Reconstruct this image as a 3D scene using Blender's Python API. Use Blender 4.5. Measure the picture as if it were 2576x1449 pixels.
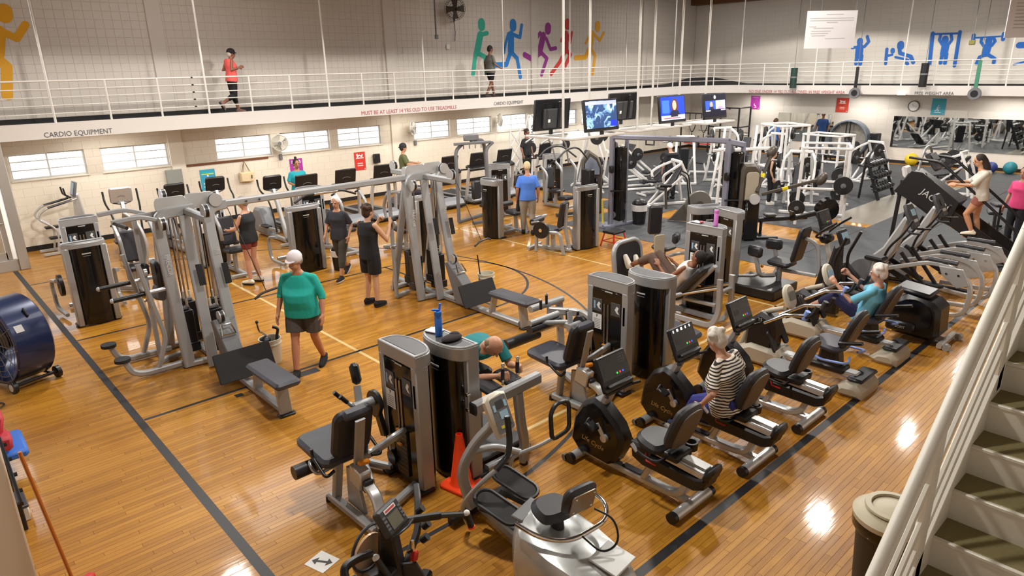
import bpy, math, random
from mathutils import Vector, Matrix, Euler
random.seed(7)
for o in list(bpy.data.objects): bpy.data.objects.remove(o, do_unlink=True)
SC = bpy.context.scene
COL = SC.collection
PI = math.pi

# ------------------------------------------------------------------ camera
def set_camera():
    cx, cy, cz = -1.598, -2.735, 4.004
    yaw, pitch, roll, f = 0.83269, 0.31399, -0.021596, 1708.6
    fw = Vector((math.cos(yaw)*math.cos(pitch), math.sin(yaw)*math.cos(pitch), -math.sin(pitch)))
    r0 = Vector((math.sin(yaw), -math.cos(yaw), 0)); u0 = r0.cross(fw)
    r = r0*math.cos(roll) + u0*math.sin(roll); u = -r0*math.sin(roll) + u0*math.cos(roll)
    cam = bpy.data.cameras.new('camera'); ob = bpy.data.objects.new('camera', cam); COL.objects.link(ob)
    cam.sensor_fit = 'HORIZONTAL'; cam.sensor_width = 36.0; cam.lens = f/2576*36.0
    cam.clip_start = 0.05; cam.clip_end = 200
    ob.matrix_world = Matrix(((r.x, u.x, -fw.x, cx), (r.y, u.y, -fw.y, cy), (r.z, u.z, -fw.z, cz), (0, 0, 0, 1)))
    SC.camera = ob
set_camera()
# ------------------------------------------------------------------ view, world, lamps
SC.view_settings.view_transform = 'Standard'; SC.view_settings.look = 'None'
SC.view_settings.gamma = 1.0; SC.view_settings.use_curve_mapping = False
SC.view_settings.exposure = 0.28
W = bpy.data.worlds.new('daylight'); SC.world = W; W.use_nodes = True
W.node_tree.nodes['Background'].inputs[0].default_value = (0.86, 0.93, 1.0, 1)
W.node_tree.nodes['Background'].inputs[1].default_value = 4.0
def lamp(name, kind, loc, power, color, size=0.3, rot=(0, 0, 0), size_y=None, spot=None, blend=0.1):
    d = bpy.data.lights.new(name, kind); d.energy = power; d.color = color
    if kind == 'AREA':
        d.size = size; d.shape = 'DISK'
        if size_y: d.shape = 'RECTANGLE'; d.size_y = size_y
    elif kind == 'SPOT': d.spot_size = spot; d.spot_blend = blend; d.shadow_soft_size = size
    else: d.shadow_soft_size = size
    o = bpy.data.objects.new(name, d); COL.objects.link(o); o.location = loc; o.rotation_euler = rot
    return o
WARM = (1.0, 0.945, 0.87); NEUT = (1.0, 0.95, 0.9)
for X in (1.9, 7.2, 12.6, 18.0, 23.6):          # rows of round high-bay lamps under the roof
    for Y in (2.4, 9.8):
        lamp('high_bay_light', 'SPOT', (X, Y, 6.1), 640, WARM, 0.2, spot=math.radians(157), blend=0.06)
for X in (4.5, 15.3, 24):                        # dim soft fill added under the roof, stands for no real fixture
    for Y in (6.0, 13.2):
        lamp('roof_fill_light', 'AREA', (X, Y, 6.9), 90, NEUT, 2.6, size_y=2.6)
for X in (2.5, 7.0, 11.5, 16.0, 21.0):           # strip lamps under the running track
    lamp('track_underside_light', 'AREA', (X, 16.1, 2.68), 20, WARM, 1.4, (0, 0, 0), 0.16)
for Y in (3.5, 8.5, 13.0):
    lamp('track_underside_light', 'AREA', (27.9, Y, 2.6), 26, WARM, 0.16, (0, 0, 0), 1.4)

# ------------------------------------------------------------------ materials
def lin(h):
    v = [int(h[i:i+2], 16)/255 for i in (0, 2, 4)]
    return tuple(c/12.92 if c <= 0.04045 else ((c+0.055)/1.055)**2.4 for c in v) + (1,)
MATS = {}
def mat(name, hexc, rough=0.5, metal=0.0, noise=0.0, nscale=8.0, bump=0.0, bscale=60.0, spec=0.5, emit=0.0, coat=0.0):
    if name in MATS: return MATS[name]
    m = bpy.data.materials.new(name); m.use_nodes = True; MATS[name] = m
    nt = m.node_tree; b = nt.nodes['Principled BSDF']
    c = lin(hexc)
    b.inputs['Base Color'].default_value = c; b.inputs['Roughness'].default_value = rough
    b.inputs['Metallic'].default_value = metal; b.inputs['Specular IOR Level'].default_value = spec
    b.inputs['Coat Weight'].default_value = coat
    if emit: b.inputs['Emission Color'].default_value = c; b.inputs['Emission Strength'].default_value = emit
    tc = nt.nodes.new('ShaderNodeTexCoord')
    if noise:
        n = nt.nodes.new('ShaderNodeTexNoise'); n.inputs['Scale'].default_value = nscale; n.inputs['Detail'].default_value = 4
        nt.links.new(tc.outputs['Object'], n.inputs['Vector'])
        r = nt.nodes.new('ShaderNodeMapRange'); r.inputs['To Min'].default_value = 1-noise; r.inputs['To Max'].default_value = 1+noise
        nt.links.new(n.outputs['Fac'], r.inputs['Value'])
        x = nt.nodes.new('ShaderNodeVectorMath'); x.operation = 'SCALE'; x.inputs[0].default_value = c[:3]
        nt.links.new(r.outputs['Result'], x.inputs['Scale']); nt.links.new(x.outputs['Vector'], b.inputs['Base Color'])
    if bump:
        n = nt.nodes.new('ShaderNodeTexNoise'); n.inputs['Scale'].default_value = bscale
        nt.links.new(tc.outputs['Object'], n.inputs['Vector'])
        bp = nt.nodes.new('ShaderNodeBump'); bp.inputs['Strength'].default_value = bump; bp.inputs['Distance'].default_value = 0.01
        nt.links.new(n.outputs['Fac'], bp.inputs['Height']); nt.links.new(bp.outputs['Normal'], b.inputs['Normal'])
    return m
SILVER = mat('silver_paint', 'A4A6A8', 0.36, 0.35, 0.04, 5)
SILVER2 = mat('bright_silver', 'C2C3C3', 0.3, 0.5, 0.03, 5)
CHROME = mat('chrome', 'D8D8D8', 0.12, 1.0)
STEEL = mat('rod_steel', 'B8AFA4', 0.25, 0.9)
BLACK = mat('black_plastic', '17171A', 0.38, 0, 0.1, 12)
BLACKG = mat('black_gloss', '0E0E10', 0.16, 0, 0.05, 10)
SMOKE = mat('smoked_panel', '141312', 0.13, 0, 0.12, 3)
PAD = mat('black_vinyl', '26272C', 0.42, 0, 0.06, 20, 0.08, 220)
PADG = mat('grey_vinyl', '3B3C46', 0.45, 0, 0.06, 20, 0.06, 220)
RUB = mat('rubber', '1D1D1F', 0.7, 0, 0.1, 30, 0.15, 160)
DGREY = mat('dark_grey', '3C3C3F', 0.5, 0, 0.06, 10)
MGREY = mat('mid_grey', '6C6D70', 0.5, 0, 0.05, 10)
BRONZE = mat('bronze_grey', '5A534B', 0.42, 0.4, 0.05, 5)
WHITE = mat('white_paint', 'E4E2E0', 0.4, 0, 0.04, 6)
WHITEP = mat('white_print', 'E9E9E7', 0.6)
LETTER = mat('letter_grey', 'BDBDBD', 0.5)
ORANGE = mat('orange_plastic', 'E08A1E', 0.4)
CONEM = mat('cone_orange', 'FF4A12', 0.45, 0, 0.05, 5)
RED = mat('red_paint', 'C62A22', 0.4)
CREAMM = mat('cream_plastic', 'CFC9B8', 0.4, 0, 0.03, 5)
BEIGE = mat('beige_plastic', 'A9A08E', 0.45, 0, 0.04, 5)
BLUEM = mat('blue_rubber', '7F9BE0', 0.45)
LCD = mat('lcd_grey', '6B6858', 0.3)
SCRN = mat('dark_screen', '1A1B1F', 0.12)
LCDB = mat('lcd_blue', '9CC4DC', 0.35)
GREEN_L = mat('green_led', '2FD04A', 0.4, emit=1.0); RED_L = mat('red_led', 'E83A3A', 0.4, emit=1.0); BLUE_L = mat('blue_led', '3A5CE8', 0.4, emit=1.0)
WLED = mat('white_led', 'F4F6FF', 0.4, emit=1.3)
YEL = mat('yellow_sticker', 'E8D21E', 0.5)
IRON = mat('plate_iron', '2A2A2B', 0.45, 0.3, 0.1, 10)
PLACARD = mat('placard_grey', '4A4C4F', 0.35)

# ------------------------------------------------------------------ mesh builder
def V(*a): return Vector(a[0] if len(a) == 1 else a)
def rot3(rx=0, ry=0, rz=0): return Euler((rx, ry, rz)).to_matrix()
class M:
    def __init__(s, T=None): s.v = []; s.f = []; s.T = T
    def add(s, vs, fs):
        n = len(s.v); s.v += [tuple(s.T @ V(q)) if s.T else tuple(q) for q in vs]; s.f += [tuple(i+n for i in f) for f in fs]; return s
    def box(s, c, d, r=None, b=0.0):
        "chamfered box: centre, full size, rotation (rx,ry,rz), chamfer"
        hx, hy, hz = d[0]/2, d[1]/2, d[2]/2; R = rot3(*r) if r else None; c = V(c)
        b = min(b, hx*.95, hy*.95, hz*.95)
        vs = []; fs = []
        if b <= 0:
            vs = [V(x*hx, y*hy, z*hz) for x in (-1, 1) for y in (-1, 1) for z in (-1, 1)]
            fs = [(0, 1, 3, 2), (4, 6, 7, 5), (0, 4, 5, 1), (2, 3, 7, 6), (0, 2, 6, 4), (1, 5, 7, 3)]
        else:
            idx = {}
            for x in (-1, 1):
                for y in (-1, 1):
                    for z in (-1, 1):
                        for k in range(3):
                            h = [hx-b, hy-b, hz-b]; h[k] += b
                            idx[x, y, z, k] = len(vs); vs.append(V(x*h[0], y*h[1], z*h[2]))
            for k in range(3):
                for sg in (-1, 1):
                    q = []
                    for a, e in ((-1, -1), (1, -1), (1, 1), (-1, 1)):
                        t = [a, e]; t.insert(k, sg); q.append(idx[t[0], t[1], t[2], k])
                    if (sg == -1) != (k == 1): q.reverse()
                    fs.append(tuple(q))
            for k in range(3):
                i, j = [q for q in range(3) if q != k]
                for a in (-1, 1):
                    for e in (-1, 1):
                        p = [0, 0, 0]; p[i] = a; p[j] = e; lo = p[:]; hi = p[:]; lo[k] = -1; hi[k] = 1
                        fs.append((idx[(*lo, i)], idx[(*lo, j)], idx[(*hi, j)], idx[(*hi, i)]))
            for x in (-1, 1):
                for y in (-1, 1):
                    for z in (-1, 1): fs.append((idx[x, y, z, 0], idx[x, y, z, 1], idx[x, y, z, 2]))
        s.add([(R @ q if R else q) + c for q in vs], fs); return s
    def sweep(s, pts, prof, closed=False, up=None, scale=None, cap=True):
        "sweep a closed 2-D profile [(u,v)] along points; up hints the v axis"
        P = [V(q) for q in pts]; n = len(P); k = len(prof); rings = []
        prev = None
        for i in range(n):
            a = P[i-1] if (i > 0 or closed) else P[i]; b = P[(i+1) % n] if (i < n-1 or closed) else P[i]
            d1 = (P[i]-a); d2 = (b-P[i])
            t = (d1.normalized() if d1.length > 1e-9 else d2.normalized()) + (d2.normalized() if d2.length > 1e-9 else d1.normalized())
            if t.length < 1e-6: t = d2
            t.normalize()
            if up is not None: vv = V(up)
            elif prev is None:
                vv = V(0, 0, 1) if abs(t.z) < 0.9 else V(0, 1, 0)
            else: vv = prev
            vv = vv - t*vv.dot(t)
            if vv.length < 1e-6: vv = V(1, 0, 0) - t*t.x
            vv.normalize(); prev = vv; uu = t.cross(vv)
            mit = 1.0
            if d1.length > 1e-9 and d2.length > 1e-9:
                cs = max(0.35, math.cos(d1.angle(d2)/2)); mit = 1/cs
            bis = (d2.normalized()-d1.normalized()) if (d1.length > 1e-9 and d2.length > 1e-9) else None
            sc = scale[i] if scale else 1.0
            ring = []
            for (x, y) in prof:
                off = uu*(x*sc) + vv*(y*sc)
                if bis is not None and bis.length > 1e-4:
                    bn = bis.normalized(); off = off + bn*(off.dot(bn)*(mit-1))
                ring.append(P[i]+off)
            rings.append(ring)
        vs = [q for r in rings for q in r]; fs = []
        m = n if closed else n-1
        for i in range(m):
            j = (i+1) % n
            for a in range(k): fs.append((i*k+a, i*k+(a+1) % k, j*k+(a+1) % k, j*k+a))
        if not closed and cap: fs.append(tuple(range(k-1, -1, -1))); fs.append(tuple((n-1)*k+a for a in range(k)))
        return s.add(vs, fs)
    def tube(s, pts, r, n=10, fil=0, closed=False, scale=None):
        if fil: pts = fillet(pts, fil, closed)
        return s.sweep(pts, [(r*math.cos(2*PI*a/n), r*math.sin(2*PI*a/n)) for a in range(n)], closed, scale=scale)
    def bar(s, pts, w, h, b=None, fil=0, up=None, closed=False):
        "rectangular tube w (across) x h (along up)"
        if fil: pts = fillet(pts, fil, closed)
        b = min(w, h)*0.2 if b is None else b; x, y = w/2, h/2
        return s.sweep(pts, [(-x+b, -y), (x-b, -y), (x, -y+b), (x, y-b), (x-b, y), (-x+b, y), (-x, y-b), (-x, -y+b)], closed, up=up)
    def cyl(s, a, b, r, r2=None, n=16): return s.sweep([a, b], [(r*math.cos(2*PI*i/n), r*math.sin(2*PI*i/n)) for i in range(n)], scale=[1, (r2 if r2 is not None else r)/r])
    def prism(s, poly, O, U, Vv, d, b=0.0):
        "polygon in the plane O + x*U + y*V, extruded by d along U x V (centred), chamfer b"
        U = V(U).normalized(); Vv = V(Vv).normalized(); N = U.cross(Vv); O = V(O); n = len(poly)
        ar = sum(poly[i][0]*poly[(i+1) % n][1]-poly[(i+1) % n][0]*poly[i][1] for i in range(n))
        P = [V(q[0], q[1]) for q in poly]
        if ar < 0: P.reverse()
        def off(e):
            r = []
            for i in range(n):
                a = (P[i]-P[i-1]).normalized(); c = (P[(i+1) % n]-P[i]).normalized()
                n1 = V(-a.y, a.x); n2 = V(-c.y, c.x); m = n1+n2
                m = m/max(0.5, m.dot(n1)) if m.length > 1e-6 else n1
                r.append(P[i]+m*e)
            return r
        lay = [(off(b), -d/2), (P, -d/2+b), (P, d/2-b), (off(b), d/2)] if b else [(P, -d/2), (P, d/2)]
        vs = [O+U*q.x+Vv*q.y+N*z for L, z in lay for q in L]; fs = [tuple(range(n-1, -1, -1)), tuple((len(lay)-1)*n+i for i in range(n))]
        for l in range(len(lay)-1):
            for i in range(n): j = (i+1) % n; fs.append((l*n+i, l*n+j, (l+1)*n+j, (l+1)*n+i))
        return s.add(vs, fs)
    def lathe(s, prof, O=(0, 0, 0), ax=(0, 0, 1), n=24):
        "profile [(radius, height)] around axis"
        A = V(ax).normalized(); U = A.cross(V(0, 0, 1)) if abs(A.z) < 0.9 else V(1, 0, 0); U.normalize(); Wd = A.cross(U); O = V(O)
        vs = [O+A*h+(U*math.cos(2*PI*i/n)+Wd*math.sin(2*PI*i/n))*max(r, 1e-4) for r, h in prof for i in range(n)]; fs = []
        for l in range(len(prof)-1):
            for i in range(n): j = (i+1) % n; fs.append((l*n+i, l*n+j, (l+1)*n+j, (l+1)*n+i))
        rg = min(q[0] for q in prof) > .4*max(q[0] for q in prof) and len(prof) > 2
        if rg:
            l = len(prof)-1
            for i in range(n): j = (i+1) % n; fs.append((l*n+i, l*n+j, j, i))
            return s.add(vs, fs)
        if prof[0][0] > 1e-3: fs.append(tuple(range(n-1, -1, -1)))
        if prof[-1][0] > 1e-3: fs.append(tuple((len(prof)-1)*n+i for i in range(n)))
        return s.add(vs, fs)
    def sph(s, c, r, n=16, m=10, rz=None):
        r = (r, r, r) if not isinstance(r, (tuple, list)) else r; c = V(c); R = rot3(*rz) if rz else None
        vs = []; fs = []
        for i in range(m+1):
            t = PI*i/m
            for j in range(n):
                q = V(r[0]*math.sin(t)*math.cos(2*PI*j/n), r[1]*math.sin(t)*math.sin(2*PI*j/n), -r[2]*math.cos(t))
                vs.append((R @ q if R else q)+c)
        for i in range(m):
            for j in range(n): k = (j+1) % n; fs.append((i*n+j, i*n+k, (i+1)*n+k, (i+1)*n+j))
        return s.add(vs, fs)
    def loft(s, rings, cap=True):
        n = len(rings[0]); vs = [q for r in rings for q in r]; fs = []
        for l in range(len(rings)-1):
            for i in range(n): j = (i+1) % n; fs.append((l*n+i, l*n+j, (l+1)*n+j, (l+1)*n+i))
        if cap: fs.append(tuple(range(n-1, -1, -1))); fs.append(tuple((len(rings)-1)*n+i for i in range(n)))
        return s.add(vs, fs)
    def mesh(s, name):
        me = bpy.data.meshes.new(name); me.from_pydata(s.v, [], s.f); me.validate(); 
        import bmesh
        bm = bmesh.new(); bm.from_mesh(me); bmesh.ops.recalc_face_normals(bm, faces=bm.faces); bm.to_mesh(me); bm.free()
        me.polygons.foreach_set('use_smooth', [True]*len(me.polygons)); me.set_sharp_from_angle(angle=math.radians(38))
        return me
def fillet(pts, r, closed=False, n=5):
    P = [V(q) for q in pts]; out = []; N = len(P)
    for i in range(N):
        if not closed and i in (0, N-1): out.append(P[i]); continue
        a = P[i-1]-P[i]; b = P[(i+1) % N]-P[i]; d = min(r, a.length*0.49, b.length*0.49)
        A = P[i]+a.normalized()*d; B = P[i]+b.normalized()*d
        for k in range(n+1):
            t = k/n; out.append(A*(1-t)**2+P[i]*2*t*(1-t)+B*t*t)
    return out
def rrect(w, h, r, n=4, cx=0, cy=0):
    o = []
    for (x, y, a) in ((w/2-r, h/2-r, 0), (-w/2+r, h/2-r, 90), (-w/2+r, -h/2+r, 180), (w/2-r, -h/2+r, 270)):
        for k in range(n+1): t = math.radians(a+90*k/n); o.append((cx+x+r*math.cos(t), cy+y+r*math.sin(t)))
    return o
def sm(P, k=2):
    for _ in range(k):
        Q = []; n = len(P)
        for i in range(n): a, b = P[i], P[(i+1) % n]; Q += [(a[0]*.75+b[0]*.25, a[1]*.75+b[1]*.25), (a[0]*.25+b[0]*.75, a[1]*.25+b[1]*.75)]
        P = Q
    return P
def disc(r, n=24, cx=0, cy=0): return [(cx+r*math.cos(2*PI*i/n), cy+r*math.sin(2*PI*i/n)) for i in range(n)]

# ------------------------------------------------------------------ scene objects
def thing(name, label, cat, loc=(0, 0, 0), rz=0, group=None, kind=None):
    o = bpy.data.objects.new(name, None); COL.objects.link(o); o.empty_display_size = 0.1
    o.location = (loc[0], loc[1], loc[2] if len(loc) > 2 else 0); o.rotation_euler = (0, 0, rz)
    o['label'] = label; o['category'] = cat
    if group: o['group'] = group
    if kind: o['kind'] = kind
    return o
def part(par, name, m, mt, label=None):
    me = m.mesh(name) if isinstance(m, M) else m
    if mt is not None and not me.materials: me.materials.append(mt)
    o = bpy.data.objects.new(name, me); COL.objects.link(o)
    if par: o.parent = par
    if label: o['label'] = label
    return o
def solo(name, m, mt, label, cat, group=None, loc=None, rz=0):
    o = part(None, name, m, mt, label); o['category'] = cat
    if group: o['group'] = group
    if loc: o.location = (loc[0], loc[1], loc[2] if len(loc) > 2 else 0)
    o.rotation_euler = (0, 0, rz); return o
def struct(name, m, mt, par=None, label=None):
    o = part(par, name, m, mt, label)
    if not par: o['kind'] = 'structure'
    return o
def dup(root, loc, rz, label, group=None):
    r = root.copy(); COL.objects.link(r); r.location = (loc[0], loc[1], loc[2] if len(loc) > 2 else 0); r.rotation_euler = (0, 0, rz); r['label'] = label
    if group: r['group'] = group
    for ch in list(root.children):
        c = ch.copy(); COL.objects.link(c); c.parent = r
        for g in list(ch.children): d = g.copy(); COL.objects.link(d); d.parent = c
    return r
FONTS = {}
def text_mesh(s, size, ext=0.001):
    cu = bpy.data.curves.new('lettering', 'FONT'); cu.body = s; cu.size = size; cu.extrude = ext; cu.align_x = 'CENTER'; cu.align_y = 'CENTER'; cu.resolution_u = 2
    ob = bpy.data.objects.new('lettering', cu); COL.objects.link(ob)
    bpy.context.view_layer.update()
    me = bpy.data.meshes.new_from_object(ob.evaluated_get(bpy.context.evaluated_depsgraph_get()))
    bpy.data.objects.remove(ob); bpy.data.curves.remove(cu); return me
def lettering(par, s, size, mt, O, U, Vv, name='lettering', width=None):
    me = text_mesh(s, size); U = V(U).normalized(); Vv = V(Vv).normalized(); N = U.cross(Vv)
    kx = 1
    if width:
        xs = [v.co.x for v in me.vertices]; kx = width/(max(xs)-min(xs))
    for v in me.vertices: v.co = V(O)+U*(v.co.x*kx)+Vv*v.co.y+N*v.co.z
    me.materials.append(mt); return part(par, name, me, None)

# ================================================================== STRUCTURE
WX0, WX1, WY0, WY1 = -4.0, 28.6, -5.0, 16.95
def wood_mat(name, island):
    m = bpy.data.materials.new(name); m.use_nodes = True; nt = m.node_tree; N = nt.nodes; L = nt.links; b = N['Principled BSDF']
    tc = N.new('ShaderNodeNewGeometry')
    if island: rnd = tc.outputs['Random Per Island']
    else: rnd = N.new('ShaderNodeObjectInfo').outputs['Random']
    mp = N.new('ShaderNodeMapping'); mp.inputs['Scale'].default_value = (1.6, 22, 1); L.new(tc.outputs['Position'], mp.inputs['Vector'])
    n = N.new('ShaderNodeTexNoise'); n.inputs['Scale'].default_value = 1.6; n.inputs['Detail'].default_value = 5; L.new(mp.outputs['Vector'], n.inputs['Vector'])
    n2 = N.new('ShaderNodeTexNoise'); n2.inputs['Scale'].default_value = 0.5; n2.inputs['Detail'].default_value = 3; L.new(tc.outputs['Position'], n2.inputs['Vector'])
    a = N.new('ShaderNodeMath'); a.operation = 'MULTIPLY_ADD'; L.new(rnd, a.inputs[0]); a.inputs[1].default_value = 0.28; 
    a2 = N.new('ShaderNodeMath'); a2.operation = 'MULTIPLY_ADD'; L.new(n.outputs['Fac'], a2.inputs[0]); a2.inputs[1].default_value = 0.55; a2.inputs[2].default_value = 0.0
    L.new(a2.outputs[0], a.inputs[2])
    cr = N.new('ShaderNodeValToRGB'); L.new(a.outputs[0], cr.inputs['Fac'])
    e = cr.color_ramp.elements; e[0].position = 0.15; e[0].color = lin('9A6416'); e[1].position = 0.85; e[1].color = lin('D6A03E')
    k = cr.color_ramp.elements.new(0.5); k.color = lin('BE8629')
    mx = N.new('ShaderNodeMixRGB'); mx.blend_type = 'MULTIPLY'; L.new(cr.outputs['Color'], mx.inputs[1]); mx.inputs[0].default_value = 1
    c2 = N.new('ShaderNodeValToRGB'); L.new(n2.outputs['Fac'], c2.inputs['Fac']); c2.color_ramp.elements[0].color = (.80, .74, .66, 1); c2.color_ramp.elements[0].position = .35; c2.color_ramp.elements[1].color = (1, 1, 1, 1); c2.color_ramp.elements[1].position = .62
    L.new(c2.outputs['Color'], mx.inputs[2]); L.new(mx.outputs[0], b.inputs['Base Color'])
    b.inputs['Roughness'].default_value = 0.45; b.inputs['Specular IOR Level'].default_value = 0.3; b.inputs['Coat Weight'].default_value = 0.4; b.inputs['Coat Roughness'].default_value = 0.07
    bp = N.new('ShaderNodeBump'); bp.inputs['Strength'].default_value = 0.05; bp.inputs['Distance'].default_value = 0.01
    n3 = N.new('ShaderNodeTexNoise'); n3.inputs['Scale'].default_value = 3.0; mp2 = N.new('ShaderNodeMapping'); mp2.inputs['Scale'].default_value = (.8, 6, 1); L.new(tc.outputs['Position'], mp2.inputs['Vector']); L.new(mp2.outputs['Vector'], n3.inputs['Vector'])
    L.new(n3.outputs['Fac'], bp.inputs['Height']); L.new(bp.outputs['Normal'], b.inputs['Normal']); L.new(bp.outputs['Normal'], b.inputs['Coat Normal'])
    return m
WOOD_I = wood_mat('maple_boards', True); WOOD_O = wood_mat('maple_board', False)
GAP = mat('board_gap', '3A2208', 0.6, 0, 0.1, 10)
floor = struct('floor', M().box((12.3, 5.975, -0.06), (32.6, 21.95, 0.1)), GAP)
floor['label'] = 'varnished maple board gym floor with painted court lines'
def camdist(x, y): return math.hypot(x+1.6, y+2.74)
def in_view(x, y):
    d = V(x+1.598, y+2.735, -4.004); fw = V(.6403, .7032, -.3089)
    r = V(.7397, -.6729, 0); u = r.cross(fw); z = d.dot(fw)
    if z < .5: return False
    X = 1708.6*d.dot(r)/z; Y = 1708.6*d.dot(u)/z
    return abs(X) < 1270 and -710 < Y < 640
BW = 0.057
rows = []; y = WY0; cand = []
rest = M(); rr = random.Random(3)
while y < WY1:
    x = WX0 - rr.random()*1.2
    while x < WX1:
        l = 0.55 + rr.random()*1.0
        cand.append((x, y, l)); x += l
    y += BW
def occl(x, y): return (x < 0.6 and y > 9) or (-1.5 < x < 0.3 and 7.3 < y < 9)
vis = sorted([c for c in cand if in_view(c[0]+c[2]/2, c[1]) and not (c[0] > 0.6 and c[1] > 1.4 and c[1] < 3.4)], key=lambda c: camdist(c[0]+c[2]/2, c[1]))
single = set(vis[:300])
PL = {}
for c in cand:
    x, y, l = c; g = 0.0012
    x0, x1, y0, y1 = max(x+g, WX0), min(x+l-g, WX1), y+g, y+BW-g
    if x1-x0 < .02: continue
    b = 0.0015
    if c in single:
        q = round(l, 1)
        if q not in PL:
            me = M().box((0, 0, -0.005), (1, BW-2*g, 0.01)).mesh('plank'); me.materials.append(WOOD_O); PL[q] = me
        o = bpy.data.objects.new('plank', PL[q]); COL.objects.link(o); o.parent = floor; o.location = ((x0+x1)/2, (y0+y1)/2, 0); o.scale = (x1-x0, 1, 1)
    else:
        rest.add([(x0, y0, 0), (x1, y0, 0), (x1, y1, 0), (x0, y1, 0), (x0, y0, -.006), (x1, y0, -.006), (x1, y1, -.006), (x0, y1, -.006)], [(0, 1, 2, 3), (0, 4, 5, 1), (1, 5, 6, 2), (2, 6, 7, 3), (3, 7, 4, 0)])
me = bpy.data.meshes.new('plank'); me.from_pydata(rest.v, [], rest.f); me.materials.append(WOOD_I)
o = part(floor, 'far_planks', me, None); o['kind'] = 'stuff'
# painted court lines (thin paint film on the boards)
BLK_L = mat('black_line_paint', '1C1D21', 0.5, 0, 0.12, 4); BEI_L = mat('pale_line_paint', 'D6BC82', 0.35, 0, 0.08, 4, coat=0.4)
ZL = 0.0008
def line(pts, w, mt, closed=False):
    P = [V(q[0], q[1], 0) for q in pts]; m = M(); n = len(P); vs = []
    for i in range(n):
        a = P[max(i-1, 0)]; b = P[min(i+1, n-1)]; t = (b-a).normalized(); s = V(-t.y, t.x, 0)*(w/2)
        vs += [P[i]+s+V(0, 0, ZL), P[i]-s+V(0, 0, ZL)]
    m.add(vs, [(2*i, 2*i+1, 2*i+3, 2*i+2) for i in range(n-1)])
    return part(floor, 'court_line', m, mt)
YK = 7.604
line([(0, -1.6), (0, 15.1)], 0.09, BLK_L); line([(-3.5, 0), (28, 0)], 0.09, BLK_L)
for s in (-1, 1): line([(0.05, YK+s*1.80), (5.79, YK+s*1.80)], 0.055, BLK_L)
line([(5.79, YK-1.83), (5.79, YK+1.83)], 0.05, BLK_L)
line([(5.79+1.8*math.cos(a), YK+1.8*math.sin(a)) for a in [math.radians(-90+180*i/40) for i in range(41)]], 0.05, BLK_L)
line([(0.05, YK-5.99)]+[(1.6+5.99*math.cos(a), YK+5.99*math.sin(a)) for a in [math.radians(-90+180*i/70) for i in range(71)]]+[(0.05, YK+5.99)], 0.05, BLK_L)
line([(3.02, 11.2), (3.02, 2.37)], 0.05, BEI_L); line([(9.15, 12), (9.15, 2.0)], 0.05, BEI_L); line([(2.9, 11.1), (12, 11.1)], 0.05, BEI_L); line([(2.9, 2.35), (11, 2.35)], 0.05, BEI_L)
for x in (2.13, 4.3): part(floor, 'lane_block', M().box((x, YK-1.96, ZL-.001), (.3 if x < 3 else .2, .16, .003)), BLK_L)
part(floor, 'lane_block', M().box((1.15, YK-1.97, ZL-.001), (.1, .1, .003)), BLK_L)
# rubber tiles of the free weight area and the bare aisle
TILE = mat('rubber_tile_grey', '43464A', 0.62, 0, 0.12, 2.5, 0.12, 90); AISLE = mat('aisle_vinyl', '8D877C', 0.3, 0, 0.1, 1.5)
tm = M().box((0, 0, .004), (1.19, 1.19, .008), b=.003).mesh('rubber_tile'); tm.materials.append(TILE)
for i in range(15):
    for j in range(13):
        x = 11.35+1.2*i+.6; y = 2.35+1.2*j+.6
        if x > 28.4 or y > 16.9: continue
        if 13.7 < x < 15.4 and (3.6 < y < 5.6 or 7.0 < y < 8.3): continue
        if x < 13.7 and y > 9.2: continue
        if x < 15.5 and y > 11: continue
        if x > 16.5 and y < 4.7 and y > 3.0 and x < 24: continue
        o = bpy.data.objects.new('rubber_tile', tm); COL.objects.link(o); o.parent = floor; o.location = (x, y, 0)
for j in range(3):
    for i in range(10):
        x = 14+1.2*i+.6; y = 2.35-1.2*(j+1)+.6
        o = bpy.data.objects.new('rubber_tile', tm); COL.objects.link(o); o.parent = floor; o.location = (x, y, 0)
part(floor, 'vinyl_aisle', M().box((20.2, 3.9, .002), (7.3, 2.0, .004)), AISLE)

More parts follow.
